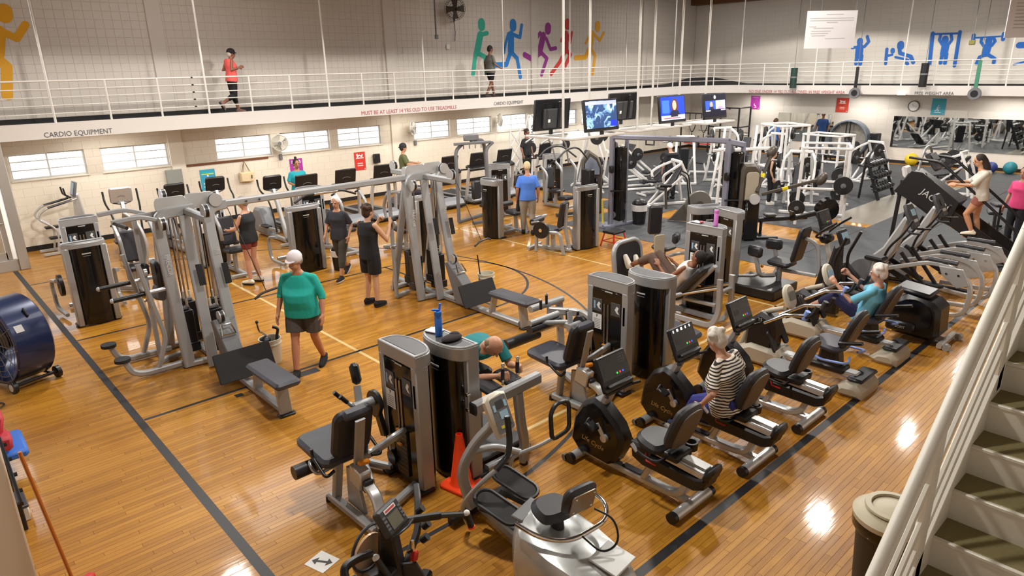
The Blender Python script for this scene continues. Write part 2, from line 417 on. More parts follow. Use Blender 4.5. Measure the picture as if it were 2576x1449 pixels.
# walls of painted block
UPP = mat('upper_wall_paint', 'D2CAC1', 0.55, 0, 0.03, 1.2); LOW = mat('lower_wall_paint', 'DDD5C6', 0.5, 0, 0.03, 1.2); JNT = mat('block_joint', '8C847B', 0.7, 0, 0.06, 3); JNT2 = mat('pale_joint', 'C3B9A8', 0.7, 0, 0.06, 3)
GREYW = mat('back_wall_paint', 'D9D3CA', 0.55, 0, 0.03, 1.2)
def blocks(parent, O, U, L, z0, z1, bw, bh, mt, holes=(), bond=False, keep=0, prox=None, g=.006, dep=.008):
    "courses of chamfered blocks proud of the wall; normal = U x Z turned to the room"
    U = V(U); Nn = V(U.y, -U.x, 0); O = V(O); rest = M(); lst = []
    nz = int(round((z1-z0)/bh))
    for k in range(nz):
        za, zb = z0+k*bh, z0+(k+1)*bh; x = -(bw/2 if (bond and k % 2) else 0)
        while x < L-1e-6:
            a, b = max(x, 0), min(x+bw, L); x += bw
            segs = [(a, b)]
            for (h0, h1, q0, q1) in holes:
                if zb > q0+.01 and za < q1-.01:
                    ns = []
                    for (s, e) in segs:
                        if e <= h0 or s >= h1: ns.append((s, e)); continue
                        if s < h0: ns.append((s, h0))
                        if e > h1: ns.append((h1, e))
                    segs = ns
            for (s, e) in segs:
                if e-s > .03: lst.append((s, e, za, zb))
    if keep:
        lst2 = sorted([q for q in lst if abs(q[1]-q[0]-bw) < 1e-6], key=lambda q: prox((q[0]+q[1])/2, (q[2]+q[3])/2))[:keep]; ks = set(lst2)
        def fm(w, h):
            m = M(); P = lambda x, zz, d: V(x*U.x, x*U.y, zz)+Nn*d
            m.add([P(-w/2+g, -h/2+g, dep), P(w/2-g, -h/2+g, dep), P(w/2-g, h/2-g, dep), P(-w/2+g, h/2-g, dep), P(-w/2, -h/2, 0), P(w/2, -h/2, 0), P(w/2, h/2, 0), P(-w/2, h/2, 0)], [(0, 1, 2, 3), (4, 5, 1, 0), (5, 6, 2, 1), (6, 7, 3, 2), (7, 4, 0, 3)])
            me = m.mesh('block'); me.materials.append(mt); return me
        bm_ = fm(bw, bh)
        for q in lst2:
            o = bpy.data.objects.new('block', bm_); COL.objects.link(o); o.parent = parent; o.location = O+U*((q[0]+q[1])/2)+V(0, 0, (q[2]+q[3])/2)
    else: ks = set()
    for q in lst:
        if q in ks: continue
        P = lambda x, zz, d: O+U*x+V(0, 0, zz)+Nn*d
        s, e, a, b = q
        rest.add([P(s+g, a+g, dep), P(e-g, a+g, dep), P(e-g, b-g, dep), P(s+g, b-g, dep), P(s, a, 0), P(e, a, 0), P(e, b, 0), P(s, b, 0)], [(0, 1, 2, 3), (4, 5, 1, 0), (5, 6, 2, 1), (6, 7, 3, 2), (7, 4, 0, 3)])
    me = bpy.data.meshes.new('block_courses'); me.from_pydata(rest.v, [], rest.f); me.materials.append(mt)
    o = part(parent, 'block_courses', me, None); o['kind'] = 'stuff'
WIN = [(.55, 2.12), (2.46, 4.05), (5.3, 6.9), (7.18, 8.79), (9.08, 10.64), (11.95, 13.5), (13.83, 15.45), (15.74, 17.3), (18.6, 20.2), (20.5, 22.1), (22.5, 24.0)]
WZ0, WZ1 = 1.7, 2.3
Y0 = WY1
ww = M()
def wbox(x0, x1, z0, z1): ww.box(((x0+x1)/2, Y0+.1, (z0+z1)/2), (x1-x0, .2, z1-z0))
wbox(-.5, 28.8, 0, WZ0); wbox(-.5, 28.8, WZ1, 2.75)
e = -.5
for a, b in WIN: wbox(e, a, WZ0, WZ1); e = b
wbox(e, 28.8, WZ0, WZ1)
wall_w = struct('wall_back_left', M().box((14.15, Y0+.1, 5.175), (29.3, .2, 4.85)), JNT); part(wall_w, 'lower_wall', ww, JNT2); wall_w['label'] = 'long painted block wall with high strip windows and running track'
blocks(wall_w, (.3, Y0, 0), (1, 0, 0), 28.3, 0.1, 2.7, .4, .2, LOW, [(a-.3, b-.3, WZ0, WZ1) for a, b in WIN], True, 0, None, .004, .006)
blocks(wall_w, (-.5, Y0, 0), (1, 0, 0), 29.1, 2.9, 6.9, .2, .2, UPP, keep=300, prox=lambda u, z: abs(u-4.2)+abs(z-4.6)*2.2, g=.007)
WFR = mat('window_frame', 'D9D9D6', 0.4); SKYG = mat('window_daylight', 'F4F8FF', 0.3)
GLASS = bpy.data.materials.new('window_glass'); GLASS.use_nodes = True
nt = GLASS.node_tree; nt.nodes.remove(nt.nodes['Principled BSDF']); tr = nt.nodes.new('ShaderNodeBsdfTransparent'); gl = nt.nodes.new('ShaderNodeBsdfGlossy'); gl.inputs['Roughness'].default_value = .03
mx = nt.nodes.new('ShaderNodeMixShader'); mx.inputs[0].default_value = .08; nt.links.new(tr.outputs[0], mx.inputs[1]); nt.links.new(gl.outputs[0], mx.inputs[2]); nt.links.new(mx.outputs[0], nt.nodes['Material Output'].inputs[0])
for i, (a, b) in enumerate(WIN):
    c = (a+b)/2; zc = (WZ0+WZ1)/2
    fr = M()
    for z in (WZ0+.02, WZ1-.02): fr.box((c, Y0+.1, z), (b-a, .06, .04))
    for x in (a+.02, b-.02, c): fr.box((x, Y0+.1, zc), (.04, .05, WZ1-WZ0))
    for z in (WZ0+.22, WZ0+.42): fr.box((c, Y0+.06, z), (b-a-.02, .02, .028))
    w = struct('window_%d' % (i+1), fr, WFR); w['label'] = 'white framed strip window with horizontal bars number %d along the wall' % (i+1)
    part(w, 'pane', M().box(((a+c)/2, Y0+.12, zc), (c-a-.05, .006, WZ1-WZ0-.08)), GLASS); part(w, 'pane', M().box(((b+c)/2, Y0+.12, zc), (b-c-.05, .006, WZ1-WZ0-.08)), GLASS)
    part(w, 'window_sill', M().box((c, Y0-.005, WZ0-.02), (b-a+.06, .06, .03), b=.006), LOW)
BASEB = mat('black_baseboard', '151517', 0.5)
struct('baseboard_back_left', M().box((14.5, Y0-.012, .06), (28.2, .02, .12)), BASEB)
for x in (4.25, 11.2, 17.7, 24.6):      # pilasters
    struct('trim_%d' % int(x), M().box((x, Y0-.03, 1.35), (.36, .07, 2.7), b=.01), LOW)
    struct('trim_%d' % int(x+50), M().box((x, Y0-.03, 5.2), (.36, .07, 4.4), b=.01), UPP)
# right hand end wall
wall_b = struct('wall_back_right', M().box((28.72, 6, 3.8), (.2, 23, 7.6)), JNT2); wall_b['label'] = 'end wall behind the free weights with mirrors and blue figures'
blocks(wall_b, (28.62, 16.95, 0), (0, -1, 0), 22.4, 0.1, 6.9, .4, .2, GREYW, [], False, 300, lambda u, z: abs(16.95-u-4.6)+abs(z-3.9)*1.6, .003, .004)
struct('baseboard_back_right', M().box((28.6, 6, .06), (.03, 22, .12)), BASEB)
wl = struct('wall_left', M().box((-1.93, 3.3, 2.2), (1.0, .46, 4.4), b=.015), LOW); wl['label'] = 'pale plastered pier beside the foam mats'
wv = struct('wall_vestibule', M().box((-2.2, 15.3, 1.4), (3.0, .2, 2.8)).box((.22, 16.1, 1.35), (.16, 1.65, 2.7)).box((-.72, 15.3, 2.58), (1.9, .2, .3)), LOW)
# glazed entrance door
ALU = mat('aluminium_frame', 'B5B1AB', 0.4, 0.5, 0.03, 4)
dm = M(); dm.box((.2, 15.2, 1.37), (.19, .2, 2.74), b=.01).box((-.75, 15.2, .12), (1.75, .12, .24), b=.005).box((-.75, 15.2, 2.2), (1.75, .12, .12), b=.005)
d1 = struct('door_1', dm, ALU); d1['label'] = 'aluminium framed glass entrance door full of daylight'
part(d1, 'door_leaf', M().box((-.02, 15.24, 1.2), (.1, .05, 1.9)).box((-.55, 15.24, .32), (1.0, .05, .16)).box((-.55, 15.24, 2.08), (1.0, .05, .1)), ALU)
part(d1, 'pane', M().box((-.56, 15.25, 1.2), (1.0, .012, 1.7)), GLASS); part(d1, 'transom_pane', M().box((-.7, 15.25, 2.42), (1.6, .012, .3)), GLASS)
part(d1, 'push_bar', M().tube([(.0, 15.16, 1.05), (-.9, 15.16, 1.05)], .015), ALU); part(d1, 'door_latch', M().box((-.06, 15.2, 1.35), (.04, .04, .1), b=.005), DGREY)
# running track on brackets
def edge(off=0.0, z=0.0, n=14):
    R = 2.3; P = [V(-3.0, 15.2+off, z), V(27-R, 15.2+off, z)]
    for i in range(1, n): a = PI/2*(1-i/n); P.append(V(27-R+(R+off)*math.cos(a), 15.2-R+(R+off)*math.sin(a), z))
    P += [V(27+off, 15.2-R, z), V(27+off, -4.8, z)]; return P
TRK = mat('track_fascia', 'D3CDC8', 0.5, 0, 0.03, 2); TSURF = mat('track_surface', '2B2C2E', 0.8, 0, 0.1, 6)
A = edge(0, 2.73); B = edge(0, 3.06); C_ = edge(.12, 3.06); D = edge(.12, 2.96); E_ = edge(1.7, 2.96); F_ = edge(1.7, 2.73)
tk = M().loft([[a, b, c, d, e, f] for a, b, c, d, e, f in zip(A, B, C_, D, E_, F_)])
track = struct('trim_track', tk, TRK); track['label'] = 'running track gallery with white fascia around the gym'
n = len(D); R1 = edge(.16, 2.975); R2 = edge(1.73, 2.975); bank = [0]*2
sv = []
for i in range(n):
    k = math.exp(-((i-8)/3.6)**2) if 1 < i < n-1 else (0.04 if i in (1,) else 0.0)
    sv.append((R1[i], R2[i]+V(0, 0, .42*k+.02)))
tsm = M().add([q for a, b in sv for q in (a, b)], [(2*i, 2*i+1, 2*i+3, 2*i+2) for i in range(n-1)])
part(track, 'track_surface', tsm, TSURF)
part(track, 'wall_base', M().box((14, Y0-.05, 3.03), (28, .06, .13)).box((28.58, 6, 3.02), (.03, 22, .12)), BASEB)
# railing: posts every 1.1 m, each third one runs up to the roof
rail = thing('gallery_railing', 'white pipe railing along the running track gallery', 'railing')
RAILW = mat('railing_paint', 'DDD9D3', 0.4, 0, 0.03, 3)
Pth = edge(.05, 0, 24); ds = [0]
for i in range(1, len(Pth)): ds.append(ds[-1]+(Pth[i]-Pth[i-1]).length)
def along(s):
    for i in range(1, len(ds)):
        if s <= ds[i]: t = (s-ds[i-1])/(ds[i]-ds[i-1]); return Pth[i-1].lerp(Pth[i], t)
    return Pth[-1]
for z, r in ((3.93, .021), (3.76, .012), (3.59, .012), (3.42, .012), (3.25, .012)):
    part(rail, 'rail', M().tube([q+V(0, 0, z) for q in Pth], r, 8), RAILW)
s = 1.385+3.0-1.1*3; k = -3
pm = M().cyl((0, 0, 2.78), (0, 0, 3.93), .024, n=8).mesh('post'); pm.materials.append(RAILW); hm = M().cyl((0, 0, 2.78), (0, 0, 7.4), .026, n=8).mesh('hanger_rod'); hm.materials.append(RAILW)
while s < ds[-1]:
    q = along(s); hang = (k % 3 == 0)
    o = bpy.data.objects.new('hanger_rod' if hang else 'post', hm if hang else pm); COL.objects.link(o); o.parent = rail; o.location = (q.x, q.y, 0); s += 1.1; k += 1
for z in (3.93, 3.76, 3.59, 3.42, 3.25): part(rail, 'pipe_clamp', M().box((4.38, 15.25, z), (.05, .05, .035), b=.008), BLACK)
# fascia lettering
LDK = mat('letter_dark', '55565C', 0.6); LRD = mat('letter_red', 'B0565A', 0.6)
lettering(track, 'CARDIO EQUIPMENT', .155, LDK, (1.77, 15.193, 2.81), (1, 0, 0), (0, 0, 1), 'fascia_lettering', 1.33)
lettering(track, 'MUST BE AT LEAST 14 YRS OLD TO USE TREADMILLS', .16, LRD, (10.7, 15.193, 2.82), (1, 0, 0), (0, 0, 1), 'fascia_lettering', 3.5)
lettering(track, 'CARDIO EQUIPMENT', .155, LDK, (14.75, 15.193, 2.84), (1, 0, 0), (0, 0, 1), 'fascia_lettering', 1.38)
lettering(track, 'NO ONE UNDER 14 YRS OLD ALLOWED IN FREE WEIGHT AREA', .17, LRD, (26.99, 10.95, 2.79), (0, -1, 0), (0, 0, 1), 'fascia_lettering', 4.1)
lettering(track, 'FREE WEIGHT AREA', .155, LDK, (26.99, 5.74, 2.79), (0, -1, 0), (0, 0, 1), 'fascia_lettering', 1.27)
# painted figures
MUR = """
[('E0A000','w',[([(0.93,4.99),(0.82,4.55)],0.327),([(0.97,5.04),(1.27,4.86),(1.5,5.16)],0.157),([(0.82,4.43),(0.96,4.26),(0.84,3.63)],0.218),([(1.16,5.44),(1.14,5.33)],0.301)]),('2AA58C','w',[([(15.04,5.12),(14.86,4.54)],0.274),([(15.04,5.13),(15.36,5.19)],0.152),([(14.95,4.49),(15.23,4.38),(15.26,3.81)],0.164),([(14.79,4.51),(14.64,3.8)],0.171),([(15.11,5.53),(15.11,5.41)],0.313)]),('1F77C4','w',[([(16.52,5.14),(16.5,4.56)],0.306),([(16.62,5.16),(16.97,5.07),(17.07,5.49)],0.139),([(16.39,5.19),(16.25,4.88),(16.15,4.53)],0.117),([(16.43,4.46),(16.26,4.11),(15.7,4.1)],0.185),([(16.59,4.49),(16.81,4.32),(16.96,3.65)],0.162),([(16.63,5.54),(16.63,5.42)],0.326)]),('8E2A86','w',[([(18.21,5.14),(18.0,4.53)],0.287),([(18.04,5.23),(17.65,4.87)],0.152),([(18.37,5.04),(18.6,4.65),(18.9,4.69)],0.146),([(17.93,4.46),(17.64,4.27),(17.2,4.45)],0.201),([(18.11,4.51),(18.4,4.31),(18.1,3.71)],0.156),([(18.47,5.46),(18.46,5.34)],0.323)]),('C8312C','w',[([(19.49,5.22),(19.5,4.6)],0.255),([(19.33,5.12),(19.23,4.97)],0.137),([(19.59,5.2),(19.74,4.9),(19.83,5.28)],0.117),([(19.46,4.58),(19.11,4.15),(18.64,3.73)],0.168),([(19.59,4.55),(19.75,4.44),(19.5,4.1),(19.33,3.87)],0.171),([(19.57,5.64),(19.57,5.53)],0.313)]),('E0A017','w',[([(21.09,5.26),(20.98,4.68)],0.242),([(21.22,5.22),(21.54,5.0),(21.79,5.3)],0.133),([(20.95,5.23),(20.67,4.89)],0.12),([(20.88,4.65),(20.66,4.34),(20.05,4.32)],0.194),([(21.02,4.65),(21.26,4.39),(21.13,3.68)],0.145),([(21.4,5.6),(21.4,5.48)],0.317)]),('1565C0','b',[([(9.19,4.48),(9.18,4.19)],0.303),([(9.01,4.51),(8.87,4.69),(8.95,4.89)],0.117),([(9.35,4.5),(9.48,4.48)],0.109),([(9.25,4.17),(9.25,3.86)],0.141),([(9.07,4.16),(9.08,3.85)],0.141),([(9.21,4.74),(9.2,4.66)],0.226)]),('1565C0','b',[([(8.14,4.39),(8.11,3.84)],0.116),([(8.08,4.14),(7.91,4.17)],0.084),([(7.67,4.36),(7.63,4.22),(7.23,4.09),(7.11,3.87)],0.134),([(7.78,4.08),(7.31,3.97)],0.083),([(7.39,3.91),(7.31,3.82)],0.124),([(7.92,4.35),(7.91,4.29)],0.155),([(7.66,4.55),(7.65,4.46)],0.245)]),('1565C0','b',[([(6.59,4.9),(6.53,3.79)],0.132),([(5.69,4.91),(5.68,3.72)],0.119),([(6.59,4.87),(5.69,4.86)],0.068),([(6.09,4.42),(6.1,4.18)],0.259),([(6.19,4.47),(6.33,4.66),(6.31,4.82)],0.099),([(6.01,4.46),(5.91,4.64),(5.96,4.82)],0.098),([(6.15,4.16),(6.16,3.83)],0.12),([(6.01,4.15),(6.01,3.82)],0.12),([(6.14,4.69),(6.12,4.61)],0.217)]),('1565C0','b',[([(5.21,4.68),(4.28,4.7)],0.056),([(5.23,4.77),(5.22,4.6)],0.126),([(4.31,4.78),(4.3,4.59)],0.122),([(4.73,4.36),(4.75,4.14)],0.249),([(4.85,4.39),(4.96,4.53),(4.96,4.65)],0.096),([(4.61,4.39),(4.53,4.54),(4.59,4.65)],0.095),([(4.78,4.08),(4.92,4.01),(4.98,3.79)],0.116),([(4.64,4.07),(4.45,3.95),(4.45,3.81)],0.115),([(4.73,4.59),(4.72,4.51)],0.209)]),('1565C0','b',[([(3.78,4.38),(3.4,4.39)],0.211),([(3.83,3.74),(3.31,3.88)],0.065)])]"""
def stroke(m, P, w, wall, j=0):
    dep = .004
    f = (lambda a, z: V(a, Y0-.012, z)) if wall == 'w' else (lambda a, z: V(28.606, a, z))
    Nn = V(0, -1, 0) if wall == 'w' else V(-1, 0, 0); U = V(1, 0, 0) if wall == 'w' else V(0, -1, 0)
    pts = [(q[0]*(1 if wall == 'w' else -1), q[1]) for q in P]; r = w/2
    for i in range(len(pts)-1):
        a, b = V(*pts[i]), V(*pts[i+1]); d = (b-a); L = d.length; ang = math.atan2(d.y, d.x); poly = []
        for k in range(9): t = ang+PI/2+PI*k/8; poly.append((a.x+r*math.cos(t), a.y+r*math.sin(t)))
        for k in range(9): t = ang-PI/2+PI*k/8; poly.append((b.x+r*math.cos(t), b.y+r*math.sin(t)))
        m.prism(poly, f(0, 0)+Nn*(.0011*j+.0004*i), U, (0, 0, 1), dep)
for col, wall, S in eval(MUR.strip()):
    m = M()
    for j, (P, w) in enumerate(S): stroke(m, P, w, wall, j)
    part(wall_w if wall == 'w' else wall_b, 'painted_figure', m, mat('mural_'+col, col, 0.6, 0, 0.04, 3))
# roof
ROOFM = mat('roof_deck', '6E6660', 0.8, 0, 0.1, 2); BEAM = mat('wood_beam', '6B4522', 0.6, 0, 0.15, 3)
ceil = struct('ceiling', M().box((12.3, 5.975, 7.55), (33, 22.4, .1)), ROOFM)
for x in (2, 8.5, 15, 21.5): part(ceil, 'roof_beam', M().box((x, 6, 7.3), (.25, 22, .4)), BEAM)
part(ceil, 'wall_plate', M().box((28.35, 6, 6.75), (.5, 22, .3)), BEAM)
struct('wall_front', M().box((12.3, -5.1, 3.8), (33, .2, 7.6)), UPP); struct('wall_near_left', M().box((-4.1, 6, 3.8), (.2, 22.4, 7.6)), UPP)
# stairs at the near right
STW = mat('stair_paint', 'DFDCD0', 0.45, 0, 0.05, 4, 0.03, 30); CARP = mat('stair_carpet', '877D55', 0.95, 0, 0.22, 60, 0.5, 300)
st = thing('staircase', 'white painted staircase with olive carpet treads at the near right', 'stairs', (0, 0, 0))
for i in range(13):
    x = 1.34+.2633*i; z = .12+.21*i; y0, y1 = -3.25, -1.87
    part(st, 'riser', M().box((x+.012, (y0+y1)/2, z-.085), (.024, y1-y0, .21), b=.002).box((x+.008, (y0+y1)/2, z+.012), (.03, y1-y0, .028), b=.006), STW)
    part(st, 'tread', M().box((x+.152, (y0+y1)/2, z+.016), (.26, y1-y0, .022), b=.006), CARP)
xe = 1.34+.2633*13
part(st, 'landing', M().box((xe+1.0, -2.56, 2.79), (2.0, 1.4, .1)), STW); part(st, 'landing_carpet', M().box((xe+1.0, -2.56, 2.85), (2.0, 1.38, .02)), CARP)
for yy in (-1.85, -3.27): part(st, 'stringer', M().prism([(1.05, -.02), (1.3, -.02), (xe+.05, 2.55), (xe+.05, 2.9), (1.05, .12)], (0, yy, 0), (1, 0, 0), (0, 0, 1), .05, .004), STW)
def rl(x): return 1.17+(x-2.63)*.7976
part(st, 'handrail', M().tube([(.6, -1.85, rl(.6)+1.03), (xe-.1, -1.85, rl(xe-.1)+1.0)], .04, 16), STW)
for dz in (.16, .36, .62): part(st, 'guard_rail', M().bar([(1.0, -1.85, rl(1.0)+dz+.06), (xe-.1, -1.85, rl(xe-.1)+dz+.06)], .032, .032), STW)
for x in (1.2, 2.45, 3.62, 4.6): part(st, 'rail_post', M().bar([(x, -1.85, rl(x)-.1), (x, -1.85, rl(x)+1.02)], .05, .11, up=(1, 0, 0)), STW)

# ================================================================== PEOPLE
def skinm(h): return mat('skin_'+h, h, 0.5, 0, 0.06, 9)
def cloth(h): return mat('cloth_'+h, h, 0.85, 0, 0.08, 14, 0.12, 140)
def limb(m, pts, rad, n=12, end=True):
    P = [V(q) for q in pts]
    m.tube(P, 1.0, n, scale=rad)
    for i, (q, r) in enumerate(zip(P, rad)):
        if end or i < len(P)-1: m.sph(q, r*1.0, n, 8)
def ring(c, ax, fw, a, b, n=18, e=2.3):
    o = []
    for i in range(n):
        t = 2*PI*i/n; x = math.copysign(abs(math.cos(t))**(2/e), math.cos(t)); y = math.copysign(abs(math.sin(t))**(2/e), math.sin(t))
        o.append(c+ax*(a*x)+fw*(b*y))
    return o
def remesh(o, vox, sm=3):
    r = o.modifiers.new('fuse', 'REMESH'); r.mode = 'VOXEL'; r.voxel_size = vox; r.use_smooth_shade = True
    s = o.modifiers.new('soften', 'SMOOTH'); s.iterations = sm; s.factor = 0.5
def lerp3(a, b, t): return V(a).lerp(V(b), t)
STAND = dict(hip=(0, 0, .93), chest=(0, 0, 1.28), neck=(0, 0, 1.47), head=(.02, 0, 1.62), look=(1, 0, -.05),
    sl=(0, .178, 1.385), sr=(0, -.178, 1.385), el=(-.03, .25, 1.13), er=(-.03, -.25, 1.13), wl=(.06, .26, .89), wr=(.06, -.26, .89),
    kl=(.02, .1, .50), kr=(.02, -.1, .50), al=(0, .1, .08), ar=(0, -.1, .08))
def human(label, loc, rz, pose=None, skin='C08A6A', top='2E8B7A', sleeve=.9, bot='3C3C40', leg='short', shoe='1A1A1C', hair='3A2A1E', hs='short', cap=None, capback=False,
          belly=0.0, wide=1.0, vox=.012, scale=1.0, topmat=None, seated=False, fem=False, sock=None, fl=None, grip=None, name='person', topline=None):
    J = dict(STAND); J.update(pose or {})
    J = {k: (V(v) if isinstance(v, tuple) else v) for k, v in J.items()}
    T = thing(name, label, 'person', loc, rz); T.scale = (scale,)*3
    SK = skinm(skin)
    lat = (J['sl']-J['sr']).normalized(); up = (J['neck']-J['hip']).normalized(); fwd = lat.cross(up).normalized()
    hl = V(J.get('hlat', lat)).normalized()
    hfw = hl.cross(up).normalized()
    hipw = .095*wide
    HL, HR = J['hip']+hl*hipw, J['hip']-hl*hipw
    waist = J['hip'].lerp(J['chest'], .5)
    def torso(m, k, lo=0, hi=6, flare=0.0):
        R = []; long_ = flare > 0
        ch, nk = J['chest'], J['neck']
        sh = (J['sl']+J['sr'])/2
        rows = [(J['hip']-up*.08, hl, hfw, (.172 if long_ else .155)*wide, .105+(belly*.6+.012 if long_ else 0)), (J['hip']+up*.04, hl, hfw, (.178 if fem else .168)*wide, .118+belly*.4), (waist, lat, fwd, (.145 if fem else .155)*wide, .105+belly), (waist.lerp(ch, .55), lat, fwd, .158*wide, .112+belly*.7), (ch, lat, fwd, .168*wide, .122+(.015 if fem else 0)), (sh-up*.02, lat, fwd, .17, .095), (sh+up*.04, lat, fwd, .11, .066), (nk, lat, fwd, .06, .058)]
        for i, (c, a, f, w, d) in enumerate(rows[lo:hi+1]):
            fl_ = flare if i == 0 else 0
            R.append(ring(c+f*(belly*.6 if i+lo in (1, 2, 3) else (belly*.35 if long_ and i == 0 else 0)), a, f, w+k+fl_, d+k+fl_))
        m.loft(R)
    # ---- body
    b = M(); torso(b, 0, 0, 7)
    hd = J['head']; lk = V(J['look']).normalized(); hu = (hd-J['neck']).normalized(); hu = (hu - lk*hu.dot(lk)).normalized(); hx = hu.cross(lk).normalized()
    Rm = Matrix((lk, hx, hu)).transposed(); er = Rm.to_euler()
    b.sph(hd+hu*.03, (.098, .077, .105), 18, 14, (er.x, er.y, er.z)); b.sph(hd+lk*.022-hu*.045, (.072, .058, .075), 14, 10, (er.x, er.y, er.z))
    limb(b, [hd+lk*.092+hu*.012, hd+lk*.112-hu*.022], [.011, .015], 8)
    for sg in (1, -1): b.sph(hd+hx*(.078*sg)-lk*.005-hu*.002, (.02, .012, .032), 8, 6, (er.x, er.y, er.z))
    limb(b, [J['neck']-up*.02, hd-hu*.05-lk*.01], [.055, .052])
    for q_ in ('sl', 'sr'): limb(b, [J['neck']-up*.05, J[q_]-up*.006], [.046, .042])
    for s, e, w in (('sl', 'el', 'wl'), ('sr', 'er', 'wr')):
        S, E, W_ = J[s], J[e], J[w]; k = 1.0 if not fem else .86
        limb(b, [S, S.lerp(E, .45), E, E.lerp(W_, .35), W_], [.047*k, .047*k, .039*k, .041*k, .026*k])
        hand(b, E, W_, J.get('h'+w[-1]), (grip or {}).get(w[-1]), lat*(1 if s == 'sl' else -1), fwd)
    for H, k_, a_ in ((HL, 'kl', 'al'), (HR, 'kr', 'ar')):
        K, A = J[k_], J[a_]; kk = wide**.5
        limb(b, [H, H.lerp(K, .4), K, K.lerp(A, .32), A], [.088*kk, .078*kk, .055, .056, .036])
    o = part(T, 'body', b, SK); remesh(o, vox)
    # ---- shoes
    for k_, a_, f_ in (('kl', 'al', 'fl'), ('kr', 'ar', 'fr')):
        A = J[a_]; d = V(J[f_]).normalized() if f_ in J else V(1, 0, 0); sd = (A-J[k_]).normalized(); dn = sd - d*sd.dot(d); dn.normalize()
        sm = M(); sole = A+dn*.055
        limb(sm, [A-d*.035+dn*.02, A+d*.03+dn*.02, A+d*.10+dn*.032, A+d*.165+dn*.04], [.045, .046, .042, .034]); limb(sm, [A-dn*.02, A+dn*.01], [.043, .045])
        so = part(T, 'shoe', sm, cloth(shoe)); remesh(so, .011, 2)
        sl_ = M(); pts = ring(V(0, 0, 0), d, d.cross(dn), .135, .045, 16, 2.6); c0 = A+d*.062
        sl_.loft([[q+c0+dn*.048 for q in pts], [q*.98+c0+dn*.074 for q in pts]]); part(so, 'sole', sl_, mat('sole_'+('w' if shoe in ('E8E4DA', '2A3A6A', '232326') else 'b'), 'DEDBD2' if shoe in ('E8E4DA', '2A3A6A', '232326') else '1A1A1C', .7))
        if sock: k2 = M(); limb(k2, [A-sd*.1, A], [.041, .046]); part(T, 'sock', k2, cloth(sock))
    # ---- bottoms
    tr = M(); torso(tr, .014, 0, 2)
    ends = {'short': .78, 'long': 1.93, 'capri': 1.55, 'brief': .45, 'bike': .7}[leg]; lo = .03 if leg in ('short',) else .012
    for H, k_, a_ in ((HL, 'kl', 'al'), (HR, 'kr', 'ar')):
        K, A = J[k_], J[a_]; kk = wide**.5
        if ends <= 1: limb(tr, [H, H.lerp(K, ends*.5), H.lerp(K, ends)], [.098*kk+lo*.4, .088*kk+lo, .074*kk+lo*1.3], 12, False)
        else: limb(tr, [H, H.lerp(K, .45), K, K.lerp(A, min(1, (ends-1)*.45)), K.lerp(A, ends-1)], [.098*kk, .088*kk+lo, .066+lo, .064+lo, (.045 if ends < 1.9 else .046)+lo], 12, False)
    o = part(T, {'short': 'shorts', 'brief': 'shorts', 'bike': 'shorts'}.get(leg, 'trousers'), tr, cloth(bot)); remesh(o, vox, 4)
    # ---- top
    tp = M(); torso(tp, .02, 0, 6, .008)
    for q_ in ('sl', 'sr'):
        if sleeve > 0: limb(tp, [J['neck']-up*.06, J[q_]-up*.005], [.058, .055])
    for s, e, w in (('sl', 'el', 'wl'), ('sr', 'er', 'wr')):
        S, E, W_ = J[s]-up*.006, J[e], J[w]; k = 1 if not fem else .92
        if sleeve <= 0: limb(tp, [S-(S-J['chest'])*.25, S+up*.015-(S-J['chest'])*.12], [.075, .05])
        elif sleeve <= 1: limb(tp, [S, S.lerp(E, sleeve*.5), S.lerp(E, sleeve)], [.058*k, .063*k, .068*k], 12, False)
        else: limb(tp, [S, S.lerp(E, .5), E, E.lerp(W_, sleeve-1)], [.058*k, .062*k, .055*k, .05*k], 12, False)
    o = part(T, 'shirt', tp, topmat or cloth(top)); remesh(o, vox, 9)
    # ---- hair / cap
    HM = mat('hair_'+hair, hair, 0.75, 0, 0.2, 40, 0.3, 90)
    if hs != 'none':
        h = M()
        if hs == 'bald': 
            for sg in (1, -1): h.sph(hd+hx*(.05*sg)-lk*.04+hu*.0, (.06, .034, .055), 12, 8, (er.x, er.y, er.z))
            h.sph(hd-lk*.065, (.04, .06, .055), 12, 8, (er.x, er.y, er.z))
        else:
            h.sph(hd+hu*.045-lk*.014, (.1, .088, .1), 18, 12, (er.x, er.y, er.z)); h.sph(hd-lk*.055+hu*.005, (.062, .08, .085), 14, 10, (er.x, er.y, er.z))
            if hs == 'curly':
                rg = random.Random(5)
                for i in range(26):
                    t = rg.random()*2*PI; u_ = rg.random()*1.1
                    h.sph(hd+hu*(.05+.085*math.cos(u_))+(lk*(math.cos(t))-lk*.35+hx*math.sin(t))*(.095*math.sin(u_)), .032, 8, 6)
            if hs == 'long': limb(h, [hd-lk*.06, hd-lk*.085-hu*.14, hd-lk*.09-hu*.3], [.075, .075, .045])
            if hs == 'bun': h.sph(hd+hu*.17-lk*.03, .038, 10, 8)
            if hs == 'pony': limb(h, [hd-lk*.1+hu*.05, hd-lk*.16, hd-lk*.15-hu*.15], [.03, .035, .015])
        o = part(T, 'hair', h, HM); remesh(o, .011, 2)
    if cap:
        c = M(); c.sph(hd+hu*.055-lk*.005, (.112, .096, .098), 18, 12, (er.x, er.y, er.z))
        cm = cloth(cap); d = -lk if capback else lk
        co = part(T, 'cap', c, cm); bm_ = M(); P = []
        for i in range(9): t = -PI/2+PI*i/8; P.append((.072*math.sin(t), .08+.07*math.cos(t)))
        bm_.prism(P, hd+hu*.055, hx, (d-hu*.18), .012, .003); part(co, 'cap_brim', bm_, cm)
